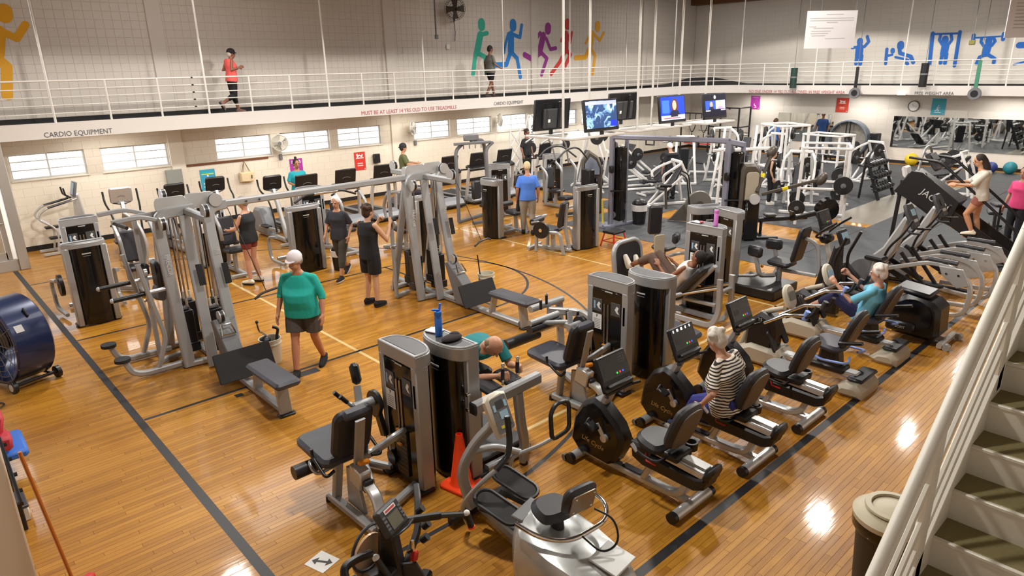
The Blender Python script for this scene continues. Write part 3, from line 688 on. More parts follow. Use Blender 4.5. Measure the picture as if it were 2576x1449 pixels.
    for sg in (1, -1):
        part(T, 'eye', M().sph(hd+lk*.083+hx*(.031*sg)+hu*.012, (.012, .012, .008), 8, 6), BLACK)
        part(T, 'eyebrow', M().sph(hd+lk*.09+hx*(.031*sg)+hu*.034, (.01, .02, .005), 8, 6, (er.x, er.y, er.z)), HM)
    part(T, 'mouth', M().sph(hd+lk*.088-hu*.062, (.008, .024, .006), 8, 6, (er.x, er.y, er.z)), mat('lips', '8E4B42', .5))
    if J.get('stache'): part(T, 'moustache', M().sph(hd+lk*.094-hu*.046, (.014, .034, .012), 8, 6, (er.x, er.y, er.z)), mat('hair_9A8F86', '9A8F86', .8))
    return T
def hand(m, E, W_, tip, grip, out, fwd):
    "palm, four fingers and thumb, merged into the body surface"
    d = (V(tip)-W_).normalized() if tip is not None else (W_-E).normalized()
    side = fwd - d*fwd.dot(d)
    if side.length < .2: side = V(0, 0, 1) - d*d.z
    side.normalize(); nrm = d.cross(side)
    if nrm.dot(out) < 0: nrm = -nrm          # back of the hand outward
    limb(m, [W_, W_+d*.03], [.026, .03]); 
    for k in range(4):
        o = side*(.033-.022*k); base = W_+d*.085+o
        limb(m, [W_+d*.02+o*.7, base], [.016, .0145], 8)
        L = (.072, .082, .077, .06)[k]; cu = 1.35 if grip else .35
        p1 = base+(d*math.cos(cu*.5)-nrm*math.sin(cu*.5))*L*.5; p2 = p1+(d*math.cos(cu*1.6)-nrm*math.sin(cu*1.6))*L*.5
        limb(m, [base, p1, p2], [.0115, .0105, .0085], 8)
    t0 = W_+d*.03+side*.03; t1 = t0+(d*.6+side*.6-nrm*.5).normalized()*.04; t2 = t1+(d*.9+side*.1-nrm*.6).normalized()*.032
    limb(m, [t0, t1, t2], [.016, .0125, .0095], 8)
# ---- shirt with hoops
def striped():
    m = bpy.data.materials.new('striped_jersey'); m.use_nodes = True; nt = m.node_tree; N = nt.nodes; b = N['Principled BSDF']
    tc = N.new('ShaderNodeTexCoord'); sp = N.new('ShaderNodeSeparateXYZ'); nt.links.new(tc.outputs['Object'], sp.inputs[0])
    nz = N.new('ShaderNodeTexNoise'); nz.inputs['Scale'].default_value = 5; nt.links.new(tc.outputs['Object'], nz.inputs['Vector'])
    ad = N.new('ShaderNodeMath'); ad.operation = 'MULTIPLY_ADD'; nt.links.new(nz.outputs['Fac'], ad.inputs[0]); ad.inputs[1].default_value = .05; nt.links.new(sp.outputs['Z'], ad.inputs[2])
    mu = N.new('ShaderNodeMath'); mu.operation = 'MULTIPLY'; nt.links.new(ad.outputs[0], mu.inputs[0]); mu.inputs[1].default_value = 36
    fr = N.new('ShaderNodeMath'); fr.operation = 'FRACT'; nt.links.new(mu.outputs[0], fr.inputs[0])
    gt = N.new('ShaderNodeMath'); gt.operation = 'GREATER_THAN'; nt.links.new(fr.outputs[0], gt.inputs[0]); gt.inputs[1].default_value = .45
    mx = N.new('ShaderNodeMixRGB'); nt.links.new(gt.outputs[0], mx.inputs[0]); mx.inputs[1].default_value = lin('2A2624'); mx.inputs[2].default_value = lin('E6DDD0')
    nt.links.new(mx.outputs[0], b.inputs['Base Color']); b.inputs['Roughness'].default_value = .85; return m

human('man in teal jersey, white cap and grey shorts walking across the court', (2.18, 5.66), math.radians(-138), dict(
    hip=(0, 0, .95), chest=(.03, 0, 1.28), neck=(.05, 0, 1.49), head=(.09, 0, 1.63), look=(.92, -.3, -.16), sl=(.03, .2, 1.39), sr=(.03, -.2, 1.39), el=(.02, .29, 1.13), er=(-.02, -.3, 1.13),
    wl=(.12, .31, .9), wr=(.10, -.32, .89), kl=(-.03, .1, .52), kr=(.13, -.11, .53), al=(-.27, .1, .12), ar=(.24, -.1, .085), fl=(1, 0, -.35), stache=True),
    skin='B97F60', top='17A398', sleeve=1.2, bot='4D4A47', hair='8A8178', cap='D9D3D8', belly=.075, wide=1.28, vox=.009)
human('white-haired woman in dark tee and grey leggings walking past a machine', (4.78, 9.36), math.radians(-150), dict(
    hip=(0, 0, .92), look=(1, .12, -.18), kl=(.14, .1, .50), kr=(-.1, -.1, .50), al=(.24, .1, .085), ar=(-.37, -.1, .16), fr=(.8, 0, -.6), el=(-.08, .25, 1.14), wl=(.05, .25, .93), er=(.05, -.24, 1.14), wr=(.16, -.24, .94)),
    skin='BD8C70', top='2B2D36', sleeve=.85, bot='45443F', leg='capri', shoe='232326', hair='E8E6E2', hs='short', fem=True, scale=.96)
human('dark-haired man in black tank top and shorts pulling a cable handle', (4.31, 7.45), math.radians(8), dict(
    head=(.05, 0, 1.63), look=(1, 0, .12), sl=(.0, .2, 1.44), sr=(.0, -.2, 1.44), el=(.17, .24, 1.17), er=(.19, -.25, 1.18), wl=(.36, .15, 1.40), wr=(.37, -.16, 1.41), hl=(.42, .1, 1.5), hr=(.43, -.12, 1.5), kl=(.02, .11, .5), kr=(0, -.11, .5), al=(-.02, .13, .085), ar=(-.02, -.13, .085)),
    skin='C79A7C', top='16171C', sleeve=0, bot='121216', shoe='17171A', hair='3B2619', hs='curly', scale=1.03, wide=1.05, grip=dict(l=1, r=1), vox=.01)
human('balding man in teal shirt leaning forward on the kneeling machine', (2.7, 2.74), math.radians(-92), dict(
    hip=(-.2, 0, .96), chest=(.14, 0, 1.13), neck=(.34, 0, 1.2), head=(.46, 0, 1.23), look=(.55, .05, -.83), sl=(.3, .21, 1.15), sr=(.3, -.21, 1.15), el=(.43, .24, .93), er=(.45, -.24, .93),
    wl=(.68, .14, 1.03), wr=(.68, -.12, 1.0), hl=(.76, .12, 1.04), hr=(.76, -.1, 1.02), kl=(-.1, .12, .52), kr=(-.1, -.12, .52), al=(-.38, .12, .22), ar=(-.38, -.12, .22)),
    skin='C58F72', top='17757A', sleeve=.78, bot='26282E', hair='9C7F63', hs='bald', wide=1.28, belly=.02, grip=dict(l=1, r=1), vox=.009)
human('woman in white tank top lying back on the leg press', (7.62, 3.3), math.radians(90), dict(
    hip=(.1, 0, .52), chest=(-.13, 0, .78), neck=(-.25, 0, .93), head=(-.33, 0, 1.06), look=(.8, 0, .5), sl=(-.19, .17, .9), sr=(-.19, -.17, .9), el=(.06, .26, .68), er=(.06, -.26, .68), wl=(.27, .2, .85), wr=(.27, -.18, .85), hl=(.36, .16, .95), hr=(.36, -.14, .95),
    kl=(.5, .11, .93), kr=(.5, -.11, .93), al=(.92, .12, .72), ar=(.92, -.13, .66), fl=(.3, .1, 1), fr=(.3, -.1, 1)),
    skin='8A5A40', top='E8E4E0', sleeve=0, bot='5E4A40', leg='capri', shoe='E8E4DA', hair='17130F', hs='short', fem=True)
human('white-haired woman in striped shirt sitting on a recumbent bike', (4.42, .47), math.radians(93), dict(
    hip=(0, 0, .64), chest=(.09, .03, .94), neck=(.14, .05, 1.13), head=(.2, .06, 1.26), look=(1, -.1, -.35), sl=(.1, .25, 1.04), sr=(.12, -.2, 1.06), el=(.02, .4, .84), er=(.1, -.36, .84), wl=(.16, .36, .66), wr=(.26, -.33, .66), kl=(.36, .1, .52), kr=(.36, -.2, .52), al=(.5, .1, .2), ar=(.46, -.36, .085)),
    skin='C4937A', topmat=striped(), sleeve=.9, bot='2C2F7A', leg='long', shoe='2A3A6A', hair='CFC9BF', hs='curly', fem=True, wide=1.75, belly=.05, vox=.009)
human('white-haired woman in light blue tee pushing a recumbent stepper', (8.2, .6), math.radians(90), dict(
    hip=(0, 0, .56), chest=(-.13, 0, .85), neck=(-.15, 0, 1.04), head=(-.12, .0, 1.18), look=(.97, .12, -.1), sl=(-.13, .18, .97), sr=(-.13, -.18, .97), el=(.1, .27, .8), er=(.12, -.27, .84), wl=(.34, .25, 1.0), wr=(.36, -.25, 1.02), kl=(.38, .12, .76), kr=(.42, -.12, .7), al=(.74, .13, .52), ar=(.8, -.13, .44), fl=(.5, 0, .8), fr=(.5, 0, .8)),
    skin='C4937A', top='6FB9D6', sleeve=.95, bot='20204A', leg='capri', shoe='2B2622', hair='DDD3CC', hs='curly', fem=True, wide=1.1, grip=dict(l=1, r=1), vox=.01)
human('man in blue tee and khaki trousers seen from behind', (9.94, 9.3), math.radians(55), dict(kl=(.05, .1, .5), al=(.1, .1, .085), kr=(-.02, -.1, .5), ar=(-.12, -.1, .1), head=(.06, 0, 1.62), look=(.9, 0, -.4)),
    skin='B5836A', top='4F7FDB', sleeve=.9, bot='9C9484', leg='long', shoe='1C1C1E', hair='C9B48C', hs='short', wide=1.08, scale=1.03)
human('jogger in coral vest and black capris running on the track', (5.6, 15.9, 2.98), math.radians(0), dict(hip=(0, 0, .92), chest=(.03, 0, 1.25), neck=(.05, 0, 1.42), head=(.08, 0, 1.55), el=(-.1, .22, 1.15), er=(-.05, -.22, 1.15), wl=(.14, .2, 1.17), wr=(.16, -.2, 1.2), kl=(.02, .09, .5), al=(.12, .09, .1), kr=(-.02, -.09, .5), ar=(-.36, -.09, .3), fr=(.4, 0, -.9)),
    skin='8C5A45', top='F2645E', sleeve=0, bot='17171A', leg='capri', shoe='8E6C62', hair='C9BFB5', hs='short', cap='1B1B1E', fem=True, vox=.014, scale=.97)
human('walker in grey tee and black shorts strolling on the track', (14.6, 15.95, 2.98), math.radians(-8), dict(kl=(.12, .1, .5), al=(.2, .1, .09), kr=(-.05, -.1, .5), ar=(-.25, -.1, .12), el=(-.05, .26, 1.15), er=(.02, -.26, 1.15), wl=(.0, .3, .92), wr=(.25, -.3, 1.0)),
    skin='8A5E48', top='6B6B63', sleeve=.9, bot='141416', leg='bike', shoe='4A3A34', hair='2A2320', hs='short', fem=True, wide=1.15, vox=.014)
human('woman in black vest and patterned shorts standing behind the cable station', (3.35, 10.35), math.radians(125), dict(kl=(.02, .1, .5), al=(.0, .13, .085), ar=(-.05, -.12, .085), look=(1, 0, -.4), er=(.1, -.24, 1.15), wr=(.3, -.15, 1.1), el=(.1, .24, 1.15), wl=(.3, .15, 1.1)),
    skin='C39077', top='1B1D22', sleeve=0, bot='7A3028', leg='brief', shoe='D8D2C0', hair='8F877E', hs='short', fem=True, vox=.014, wide=1.1)
human('woman in turquoise tee with hair bun running on a treadmill', (6.2, 13.98, .2), math.radians(-95), dict(el=(-.02, .24, 1.15), wl=(.2, .18, 1.1), er=(-.02, -.24, 1.15), wr=(.2, -.18, 1.1)), skin='B5805F', top='1FA5B5', bot='202024', leg='long', hair='2A1C14', hs='bun', fem=True, vox=.014, scale=.96)
human('man in olive tee and backward cap on the stair stepper', (9.62, 14.2, .22), math.radians(-35), dict(el=(.12, .25, 1.17), wl=(.36, .2, 1.15), er=(.12, -.25, 1.17), wr=(.36, -.2, 1.15), look=(.9, .3, .1)), skin='C0906F', top='5F6640', bot='2A2A28', hair='3A2A1E', cap='2F2E34', capback=True, vox=.014)
human('dark-dressed woman standing behind the cable station', (7.35, 10.45), math.radians(-120), dict(look=(1, 0, -.5)),
    skin='B98469', top='2C2C38', bot='3A3A42', leg='long', hair='4A382B', hs='long', fem=True, vox=.014)
human('white-haired man in black tee standing among the white benches', (16.15, 9.4), math.radians(60), dict(look=(.8, 0, -.6), chest=(.05, 0, 1.27), neck=(.1, 0, 1.45), head=(.16, 0, 1.58)), skin='C0907A', top='1B1C22', sleeve=.9, bot='1A1A1D', leg='long', hair='E2DDD6', vox=.014)
human('man in blue tee standing before the small mirror', (26.3, 11.3), math.radians(-15), dict(look=(.8, 0, -.5)), skin='A87860', top='3D62A8', bot='24262C', leg='long', hair='4A2E20', vox=.016)
human('blond woman in black crop outfit standing among the racks', (17.35, 6.78), math.radians(-60), dict(look=(1, 0, -.2)), skin='C99C7C', top='141416', sleeve=0, bot='141416', leg='long', shoe='E8E4DA', hair='A8815A', hs='long', fem=True, vox=.016, scale=.9)
human('woman in grey tee climbing the ladder machine', (14.35, .85, .46), math.radians(110), dict(hip=(0, 0, .92), chest=(.05, 0, 1.25), neck=(.08, 0, 1.44), head=(.12, 0, 1.6), look=(1, .1, -.3), el=(.2, .24, 1.15), wl=(.45, .2, 1.15), er=(.2, -.24, 1.15), wr=(.45, -.2, 1.15), kl=(.2, .1, .55), al=(.05, .12, .2), kr=(0, -.1, .5), ar=(-.1, -.1, .03)),
    skin='C4906E', top='C9C3B8', sleeve=1.0, bot='9B5F52', leg='brief', shoe='E8DCC8', hair='2A1E1A', hs='long', fem=True, vox=.012, wide=1.25)
human('person in pink tee standing at the far right edge', (16.4, .58), math.radians(160), None, skin='B5806A', top='E0487E', sleeve=.9, bot='2A2A30', leg='long', hair='3A2A20', hs='long', fem=True, vox=.016)
human('dark-haired person in black on the treadmill by the lettered rack', (15.1, 14.7, .2), math.radians(-85), None, skin='8A604C', top='202024', bot='202024', leg='long', hair='2E221C', hs='curly', vox=.016)

# ================================================================== SELECTORIZED MACHINES
def TR(x, y, z=0, a=0): return Matrix.Translation((x, y, z)) @ Matrix.Rotation(a, 4, 'Z')
class Mach:
    "a thing whose parts are written in room coordinates"
    def __init__(s, name, label, cat, loc, group=None):
        s.o = thing(name, label, cat, loc, 0, group); s.I = Matrix.Translation((-loc[0], -loc[1], -(loc[2] if len(loc) > 2 else 0)))
    def m(s, T=None): return M(s.I @ T if T else s.I)
    def p(s, name, m, mt, par=None, label=None): return part(par or s.o, name, m, mt, label)
def dout(w, d, i=0.0, n=14):
    P = [(-w/2+i, i), (w/2-i, i), (w/2-i, .09)]
    for k in range(1, n): t = PI*k/n; P.append(((w/2-i)*math.cos(t), .09+(d-.09-i)*math.sin(t)**.8))
    P.append((-w/2+i, .09)); return P
def tower(K, x, y, ang, w=.64, d=.30, h=1.48, sheet=True, side=1, mt=None, flat=False):
    "weight stack tower: flat face to local -y, bowed back to +y"
    mt = mt or SILVER; T = TR(x, y, 0, ang)
    if flat: d = .2
    ch = .09 if flat else .14
    cap = K.p('top_cap', K.m(T).prism(dout(w, d), (0, 0, h-ch/2), (1, 0, 0), (0, 1, 0), ch, .012), mt)
    K.p('top_rim', K.m(T).tube([(q[0], q[1], h) for q in dout(w-.02, d-.01, .008)], .013, 8, closed=True), mt, cap)
    K.p('top_tray', K.m(T).prism(dout(w, d, .035), (0, .004, h+.001), (1, 0, 0), (0, 1, 0), .008), DGREY, cap)
    for s in (-1, 1):
        K.p('side_post', K.m(T).box((s*(w/2-.045), .085 if flat else .07, (h-ch)/2+.02), (.09, .18 if flat else .15, h-ch), b=.012), mt)
        K.p('foot', K.m(T).box((s*(w/2-.045), .03, .025), (.13, .2, .05), b=.015), BLACK)
    o = dout(w-(.17 if flat else .11), d-.005, .0); K.p('back_panel', K.m(T).prism(o, (0, .012, (h-ch)/2+.02), (1, 0, 0), (0, 1, 0), h-ch-.02), SMOKE)
    K.p('front_panel', K.m(T).box((0, .012, h/2-.05), (w-.16, .02, h-.2), b=.004), SMOKE)
    st = K.p('weight_stack', K.m(T).box((0, .0, .36), (.2, .04, .5), b=.004), BLACK)
    for k in range(9): K.p('stack_groove', K.m(T).box((0, -.021, .15+.05*k), (.19, .004, .006)), DGREY, st)
    for s in (-1, 1): K.p('guide_rod', K.m(T).cyl((s*.028, -.006, .6), (s*.028, -.006, h-.32), .012, n=8), STEEL)
    for z in (.46, .62): K.p('selector_pin', K.m(T).box((0, -.035, z), (.07, .03, .022), b=.006), ORANGE)
    for s in (-1, 1):
        pl = K.p('placard', K.m(T).box((s*.145, -.002, h-.36), (.15, .008, .17), b=.002), PLACARD)
        K.p('pictogram', K.m(T).prism([(-.03, 0), (0, .05), (.03, .03), (.01, -.01), (.04, -.05), (.0, -.04)], (s*.145+.02, -.007, h-.36), (1, 0, 0), (0, 0, 1), .002), WHITEP, pl)
        if s == -side: K.p('figure_print', K.m(T).box((s*.145-.045, -.007, h-.36), (.025, .002, .1)), mat('print_blue', '8FB8DD', .6), pl)
    if sheet:
        sh = K.p('instruction_sheet', K.m(T).box((-side*.15, -.004, h-.58), (.15, .004, .2)), WHITEP)
        for k in range(6): K.p('print_line', K.m(T).box((-side*.15, -.0065, h-.55-.022*k), (.11, .001, .006)), MGREY, sh)
        K.p('emblem', K.m(T).prism([(-.016, .018), (-.005, .018), (0, .006), (.006, .018), (.016, .018), (.004, -.004), (-.004, -.018), (-.012, -.018), (-.006, -.002)], (-side*.15, -.0066, h-.505), (1, 0, 0), (0, 0, 1), .001), BLACK, sh)
    K.p('logo_strip', K.m(T).box((.03, -.003, h-.155), (.12, .003, .016)), LETTER, cap)
    K.p('back_logo', K.m(T).box((0, d-.0+.006, h-ch-.09), (.13, .008, .018), b=.001), LETTER); K.p('back_logo_line', K.m(T).box((0, d+.006, h-ch-.13), (.11, .008, .01), b=.001), MGREY)
    K.p('warning_label', K.m(T).box((w/2-.045, -.003, h-.42), (.03, .004, .24)), WHITEP)
def knob(K, c, r=.03): return K.p('bumper_foot', K.m().cyl((c[0], c[1], 0), (c[0], c[1], .06), r, r*.9), BLACK)

def leg_machine(ox, oy, curl, label):
    K = Mach('leg_machine', label, 'exercise machine', (1.2+ox, 2.45+oy), 'leg machines with weight towers')
    X = lambda x, y, z: (x+ox, y+oy, z)
    tower(K, 1.6+ox, 2.45+oy, -PI/2, d=.28)
    K.p('base_beam', K.m().bar([X(.9, 2.7, .06), X(.92, 1.92, .06)], .08, .08).bar([X(.93, 2.02, .06), X(1.62, 2.28, .06)], .08, .07).bar([X(1.3, 2.62, .06), X(1.45, 3.02, .06), X(1.6, 2.7, .06)], .07, .07), SILVER)
    knob(K, X(.88, 2.72, 0)); knob(K, X(1.45, 3.02, 0)); knob(K, X(.93, 1.92, 0))
    K.p('seat_upright', K.m().bar([X(.92, 2.62, .08), X(.97, 2.6, .5)], .09, .06, up=(0, 1, 0)).prism([(0, .06), (.3, .06), (.27, .46), (.12, .5)], X(.99, 2.2, 0), (0, 1, 0), (0, 0, 1), .04, .006), SILVER)
    K.p('adjuster_box', K.m().box(X(1.02, 2.3, .42), (.12, .2, .2), (.2, 0, 0), .012), SILVER2)
    K.p('adjuster_slot', K.m().box(X(1.03, 2.19, .36), (.09, .06, .12), (.2, 0, 0), .01), BLACK)
    K.p('rear_strut', K.m().bar([X(1.04, 2.25, .36), X(1.02, 2.02, .33), X(.98, 1.9, .06)], .1, .07, fil=.12), SILVER2)
    K.p('seat', K.m().prism(rrect(.5, .62, .09), X(1.0, 2.76, .56), (1, 0, 0), (0, 1, .06), .1, .03), PADG)
    bk = K.p('backrest', K.m().prism(rrect(.4, .52, .08), X(1.04, 2.41, .84), (1, 0, 0), (0, -.27, .96), .1, .03), PAD)
    K.p('headrest_cap', K.m().box(X(1.04, 2.32, 1.06), (.26, .12, .09), (.27, 0, 0), .03), PADG, bk)
    K.p('back_bar', K.m().bar([X(1.04, 2.37, .42), X(1.04, 2.23, 1.02)], .1, .025, up=(0, 1, 0)), SILVER)
    K.p('release_lever', K.m().box(X(1.04, 2.24, .58), (.12, .05, .05), (0, .2, 0), .015), ORANGE)
    for s in (-1, 1): K.p('side_handle', K.m().tube([X(1.04+s*.2, 2.45, .48), X(1.04+s*.3, 2.42, .46), X(1.04+s*.3, 2.66, .58), X(1.04+s*.3, 2.66, .66)], .016, fil=.06), BLACK)
    K.p('pivot_shaft', K.m().cyl(X(1.3, 2.82, .82), X(1.52, 2.82, .82), .05), SILVER)
    cam = K.p('cam', K.m().prism([(.11*math.cos(t)*(1.25 if math.sin(t) > 0 else 1), .15*math.sin(t)) for t in [2*PI*i/20 for i in range(20)]], X(1.54, 2.82, .78), (0, 1, 0), (0, 0, 1), .05, .008), BLACK)
    K.p('cam_arm', K.m().bar([X(1.55, 2.8, .7), X(1.56, 2.72, .45)], .05, .1, up=(0, 1, 0)), BLACK, cam)
    K.p('pulley', K.m().cyl(X(1.54, 2.6, .25), X(1.58, 2.6, .25), .075, n=20), BLACKG); K.p('cable', K.m().cyl(X(1.56, 2.66, .26), X(1.56, 2.72, .62), .006, n=6), BLACK)
    K.p('curved_arm', K.m().bar([X(1.6, 2.4, .62), X(1.45, 2.36, .62), X(1.38, 2.48, .5), X(1.15, 2.5, .45)], .06, .07, fil=.12), SILVER)
    gr = K.p('lever_post', K.m().bar([X(1.36, 2.82, .72), X(1.4, 2.9, 1.0)], .07, .05), SILVER)
    if not curl:
        K.p('post_pad', K.m().box(X(1.41, 2.93, 1.12), (.1, .08, .22), (-.25, 0, 0), .03), BLACK, gr)
        K.p('shin_roller', K.m().cyl(X(.6, 2.8, .4), X(1.02, 2.8, .4), .068, n=20), PAD); K.p('roller_arm', K.m().tube([X(.84, 2.8, .48), X(.72, 2.72, .5), X(.74, 2.62, .4), X(1.0, 2.6, .44)], .018, fil=.06), SILVER)
        for dy in (0, .12): h = K.p('grip_arm', K.m().tube([X(1.32, 2.84, .84), X(1.26, 2.78+dy, .86), X(1.2, 2.8+dy, .95)], .016, fil=.05), SILVER); K.p('grip', K.m().cyl(X(1.22, 2.795+dy, .92), X(1.16, 2.81+dy, 1.0), .022, n=10), BLACK, h)
    else:
        K.p('thigh_pad', K.m().cyl(X(.97, 3.2, .78), X(1.52, 3.2, .78), .06, n=18), PAD); K.p('thigh_bar', K.m().cyl(X(.98, 3.2, .87), X(1.5, 3.2, .87), .042, n=14), SILVER)
        K.p('ankle_roller', K.m().cyl(X(.94, 3.64, .45), X(1.55, 3.64, .45), .075, n=20), PAD); K.p('lever_arm', K.m().bar([X(1.44, 2.82, .8), X(1.5, 3.2, .74), X(1.56, 3.64, .5)], .09, .09).cyl(X(1.2, 3.2, .82), X(1.5, 3.0, .8), .035), SILVER)
        K.p('cross_bar', K.m().tube([X(1.3, 3.52, .9), X(1.92, 3.52, .9)], .05, 14).bar([X(1.86, 3.52, .88), X(1.84, 3.45, .05)], .12, .05), SILVER); K.p('stay', K.m().bar([X(1.6, 3.5, .82), X(1.9, 3.1, .8), X(1.75, 2.75, .78)], .07, .1, fil=.15), SILVER)
        for dx, dy, dz in ((1.4, 3.42, .9), (1.55, 3.46, .93), (1.52, 3.05, .82), (1.62, 2.95, .8)): h = K.p('grip', K.m().cyl(X(dx, dy, dz), X(dx, dy, dz+.13), .02, n=10), BLACK); K.p('grip_cap', K.m().sph(X(dx, dy, dz+.135), .022, 10, 6), CHROME, h)
    return K.o
leg_machine(0, 0, False, 'leg extension machine with weight tower nearest the bottom edge')
leg_machine(3.07, -.05, True, 'leg curl machine with long black ankle roller and weight tower')
# prone hip machine with the leaning man
K = Mach('hip_machine', 'kneeling hip machine that the man in teal leans on', 'exercise machine', (2.4, 2.2))
tower(K, 2.22, 2.3, PI/2, w=.68, d=.28)
b = K.p('arm_beam', K.m().bar([(2.0, 1.8, .93), (2.92, 1.86, .93)], .1, .12), SILVER); K.p('beam_cap', K.m().box((1.995, 1.8, .93), (.03, .105, .125), b=.02), BLACK, b)
K.p('support_leg', K.m().bar([(2.6, 1.83, .88), (2.64, 1.83, .5), (2.7, 1.85, .3), (2.7, 1.86, .03)], .1, .08, fil=.1, up=(0, 1, 0)), SILVER); knob(K, (2.7, 1.86), .045)
for dx in (-.1, .18): K.p('forearm_pad', K.m().prism(rrect(.2, .34, .06), (2.55+dx, 2.12, .9), (1, 0, 0), (0, 1, .1), .09, .03), PAD)
K.p('chest_pad', K.m().prism(rrect(.36, .4, .08), (2.62, 2.6, .86), (1, 0, 0), (0, 1, 0), .1, .03), PAD); K.p('pad_post', K.m().bar([(2.62, 2.5, .1), (2.62, 2.5, .84)], .09, .07, up=(0, 1, 0)), SILVER)
for x, y in ((2.5, 1.94), (2.72, 1.96)): h = K.p('handle', K.m().cyl((x, y, .96), (x, y-.01, 1.18), .014, n=10), CHROME); K.p('grip', K.m().cyl((x, y, 1.02), (x, y-.005, 1.14), .02, n=10), BLACK, h); K.p('grip_cap', K.m().sph((x, y-.01, 1.185), .02, 10, 6), CHROME, h)
K.p('platform', K.m().box((2.62, 2.5, .12), (.66, .9, .05), b=.015), DGREY); K.p('base_beam', K.m().bar([(2.3, 2.0, .05), (2.9, 2.0, .05)], .08, .08).bar([(2.9, 2.0, .05), (2.9, 2.95, .05)], .08, .08).bar([(2.3, 2.9, .05), (2.9, 2.9, .05)], .08, .08), SILVER)
for z in (.86, 1.02): K.p('bolt', K.m().cyl((2.06, 1.93, z), (2.02, 1.93, z), .02, n=10), CHROME)
# leg press
K = Mach('leg_press', 'leg press with round-cornered foot plate used by the woman in white', 'exercise machine', (7.7, 3.4))
tower(K, 8.02, 3.15, -PI/2, w=.68)
K.p('foot_plate', K.m().prism(rrect(.72, .72, .2, 5), (7.62, 4.36, .72), (1, 0, 0), (0, .12, 1), .04, .012), RUB); K.p('plate_rim', K.m().tube([(7.62+q[0], 4.37+q[1]*.12, .72+q[1]) for q in rrect(.74, .74, .21, 5)], .045, 10, closed=True), SILVER)
K.p('plate_post', K.m().bar([(7.45, 4.42, .5), (7.45, 4.42, .05)], .1, .08, up=(0, 1, 0)).bar([(7.8, 4.42, .5), (7.8, 4.42, .05)], .1, .08, up=(0, 1, 0)), SILVER)
K.p('seat', K.m().prism(rrect(.44, .4, .08), (7.62, 3.38, .38), (1, 0, 0), (0, 1, .1), .09, .03), PAD); K.p('backrest', K.m().prism(rrect(.46, .72, .1), (7.62, 3.0, .68), (1, 0, 0), (0, -.64, .77), .1, .03), PAD); K.p('back_frame', K.m().bar([(7.62, 3.2, .34), (7.62, 2.66, .98)], .1, .05), SILVER)
for x in (7.45, 7.8): K.p('rail', K.m().cyl((x, 2.46, .7), (x, 3.75, .22), .025, n=10), CHROME)
for x in (7.45, 7.8): K.p('end_frame', K.m().bar([(x, 2.46, .84), (x, 2.44, .3), (x-.05, 2.52, .07), (x-.05, 4.4, .07)], .06, .09, fil=.14), SILVER)
K.p('end_brace', K.m().bar([(7.45, 2.46, .62), (7.8, 2.46, .62)], .07, .06), SILVER); K.p('lower_tube', K.m().bar([(7.62, 2.6, .34), (7.62, 4.3, .3)], .06, .06), SILVER)
# tower with bent bench beside it
K = Mach('hip_glute_machine', 'bench machine behind the bowed black tower near the striped woman', 'exercise machine', (6.0, 2.3))
tower(K, 5.54, 2.3, PI/2, w=.66, h=1.42)
K.p('bench_pad', K.m().prism(rrect(.5, .62, .07), (6.35, 2.45, .3), (1, .1, 0), (0, 1, .12), .09, .03), PADG); K.p('bench_frame', K.m().bar([(6.35, 2.15, .2), (6.35, 2.1, .05), (6.35, 1.9, .05)], .1, .08, fil=.08).bar([(5.8, 2.4, .1), (6.6, 2.5, .1)], .08, .08), SILVER)
K.p('roller', K.m().cyl((6.05, 2.72, .52), (6.4, 2.76, .52), .06), PAD); K.p('roller_post', K.m().bar([(6.2, 2.74, .08), (6.2, 2.74, .5)], .07, .06), SILVER); K.p('press_arm', K.m().tube([(5.95, 2.35, .95), (6.2, 2.3, .95), (6.3, 2.6, .8)], .03, fil=.1), SILVER)
# inner thigh machine with black platform
K = Mach('thigh_machine', 'inner thigh machine on black platform in front of the rubber tiles', 'exercise machine', (9.8, 2.9))
tower(K, 9.35, 3.55, -PI/2-.35, w=.62)
K.p('platform', K.m().box((9.75, 2.95, .1), (.9, .95, .18), b=.02), BLACK); K.p('seat', K.m().prism(rrect(.42, .42, .08), (10.0, 2.72, .54), (1, 0, 0), (0, 1, .05), .09, .03), PAD); K.p('backrest', K.m().prism(rrect(.38, .66, .08), (10.02, 2.42, .92), (1, 0, 0), (0, -.2, .98), .09, .03), PAD)
K.p('rear_frame', K.m().bar([(10.02, 2.36, 1.05), (10.1, 2.15, .95), (10.08, 2.0, .05)], .08, .06, fil=.12).bar([(10.05, 2.1, .4), (10.0, 2.7, .4)], .06, .06), SILVER)
for s, x in ((-1, 9.55), (1, 10.25)): K.p('knee_pad', K.m().box((x, 3.02, .78), (.12, .3, .2), (0, 0, .2*s), .04), PAD); K.p('pad_arm', K.m().bar([(x, 3.0, .7), (x, 2.9, .35), (9.9, 2.8, .3)], .07, .07, fil=.1), SILVER)
K.p('foot_bar', K.m().tube([(9.45, 3.25, .3), (9.6, 3.05, .3), (9.9, 3.0, .3)], .025, fil=.06), SILVER); K.p('seat_post', K.m().cyl((10.0, 2.75, .18), (10.0, 2.75, .5), .05), SILVER); K.p('release_knob', K.m().sph((9.72, 2.95, .48), .03, 10, 6), ORANGE)
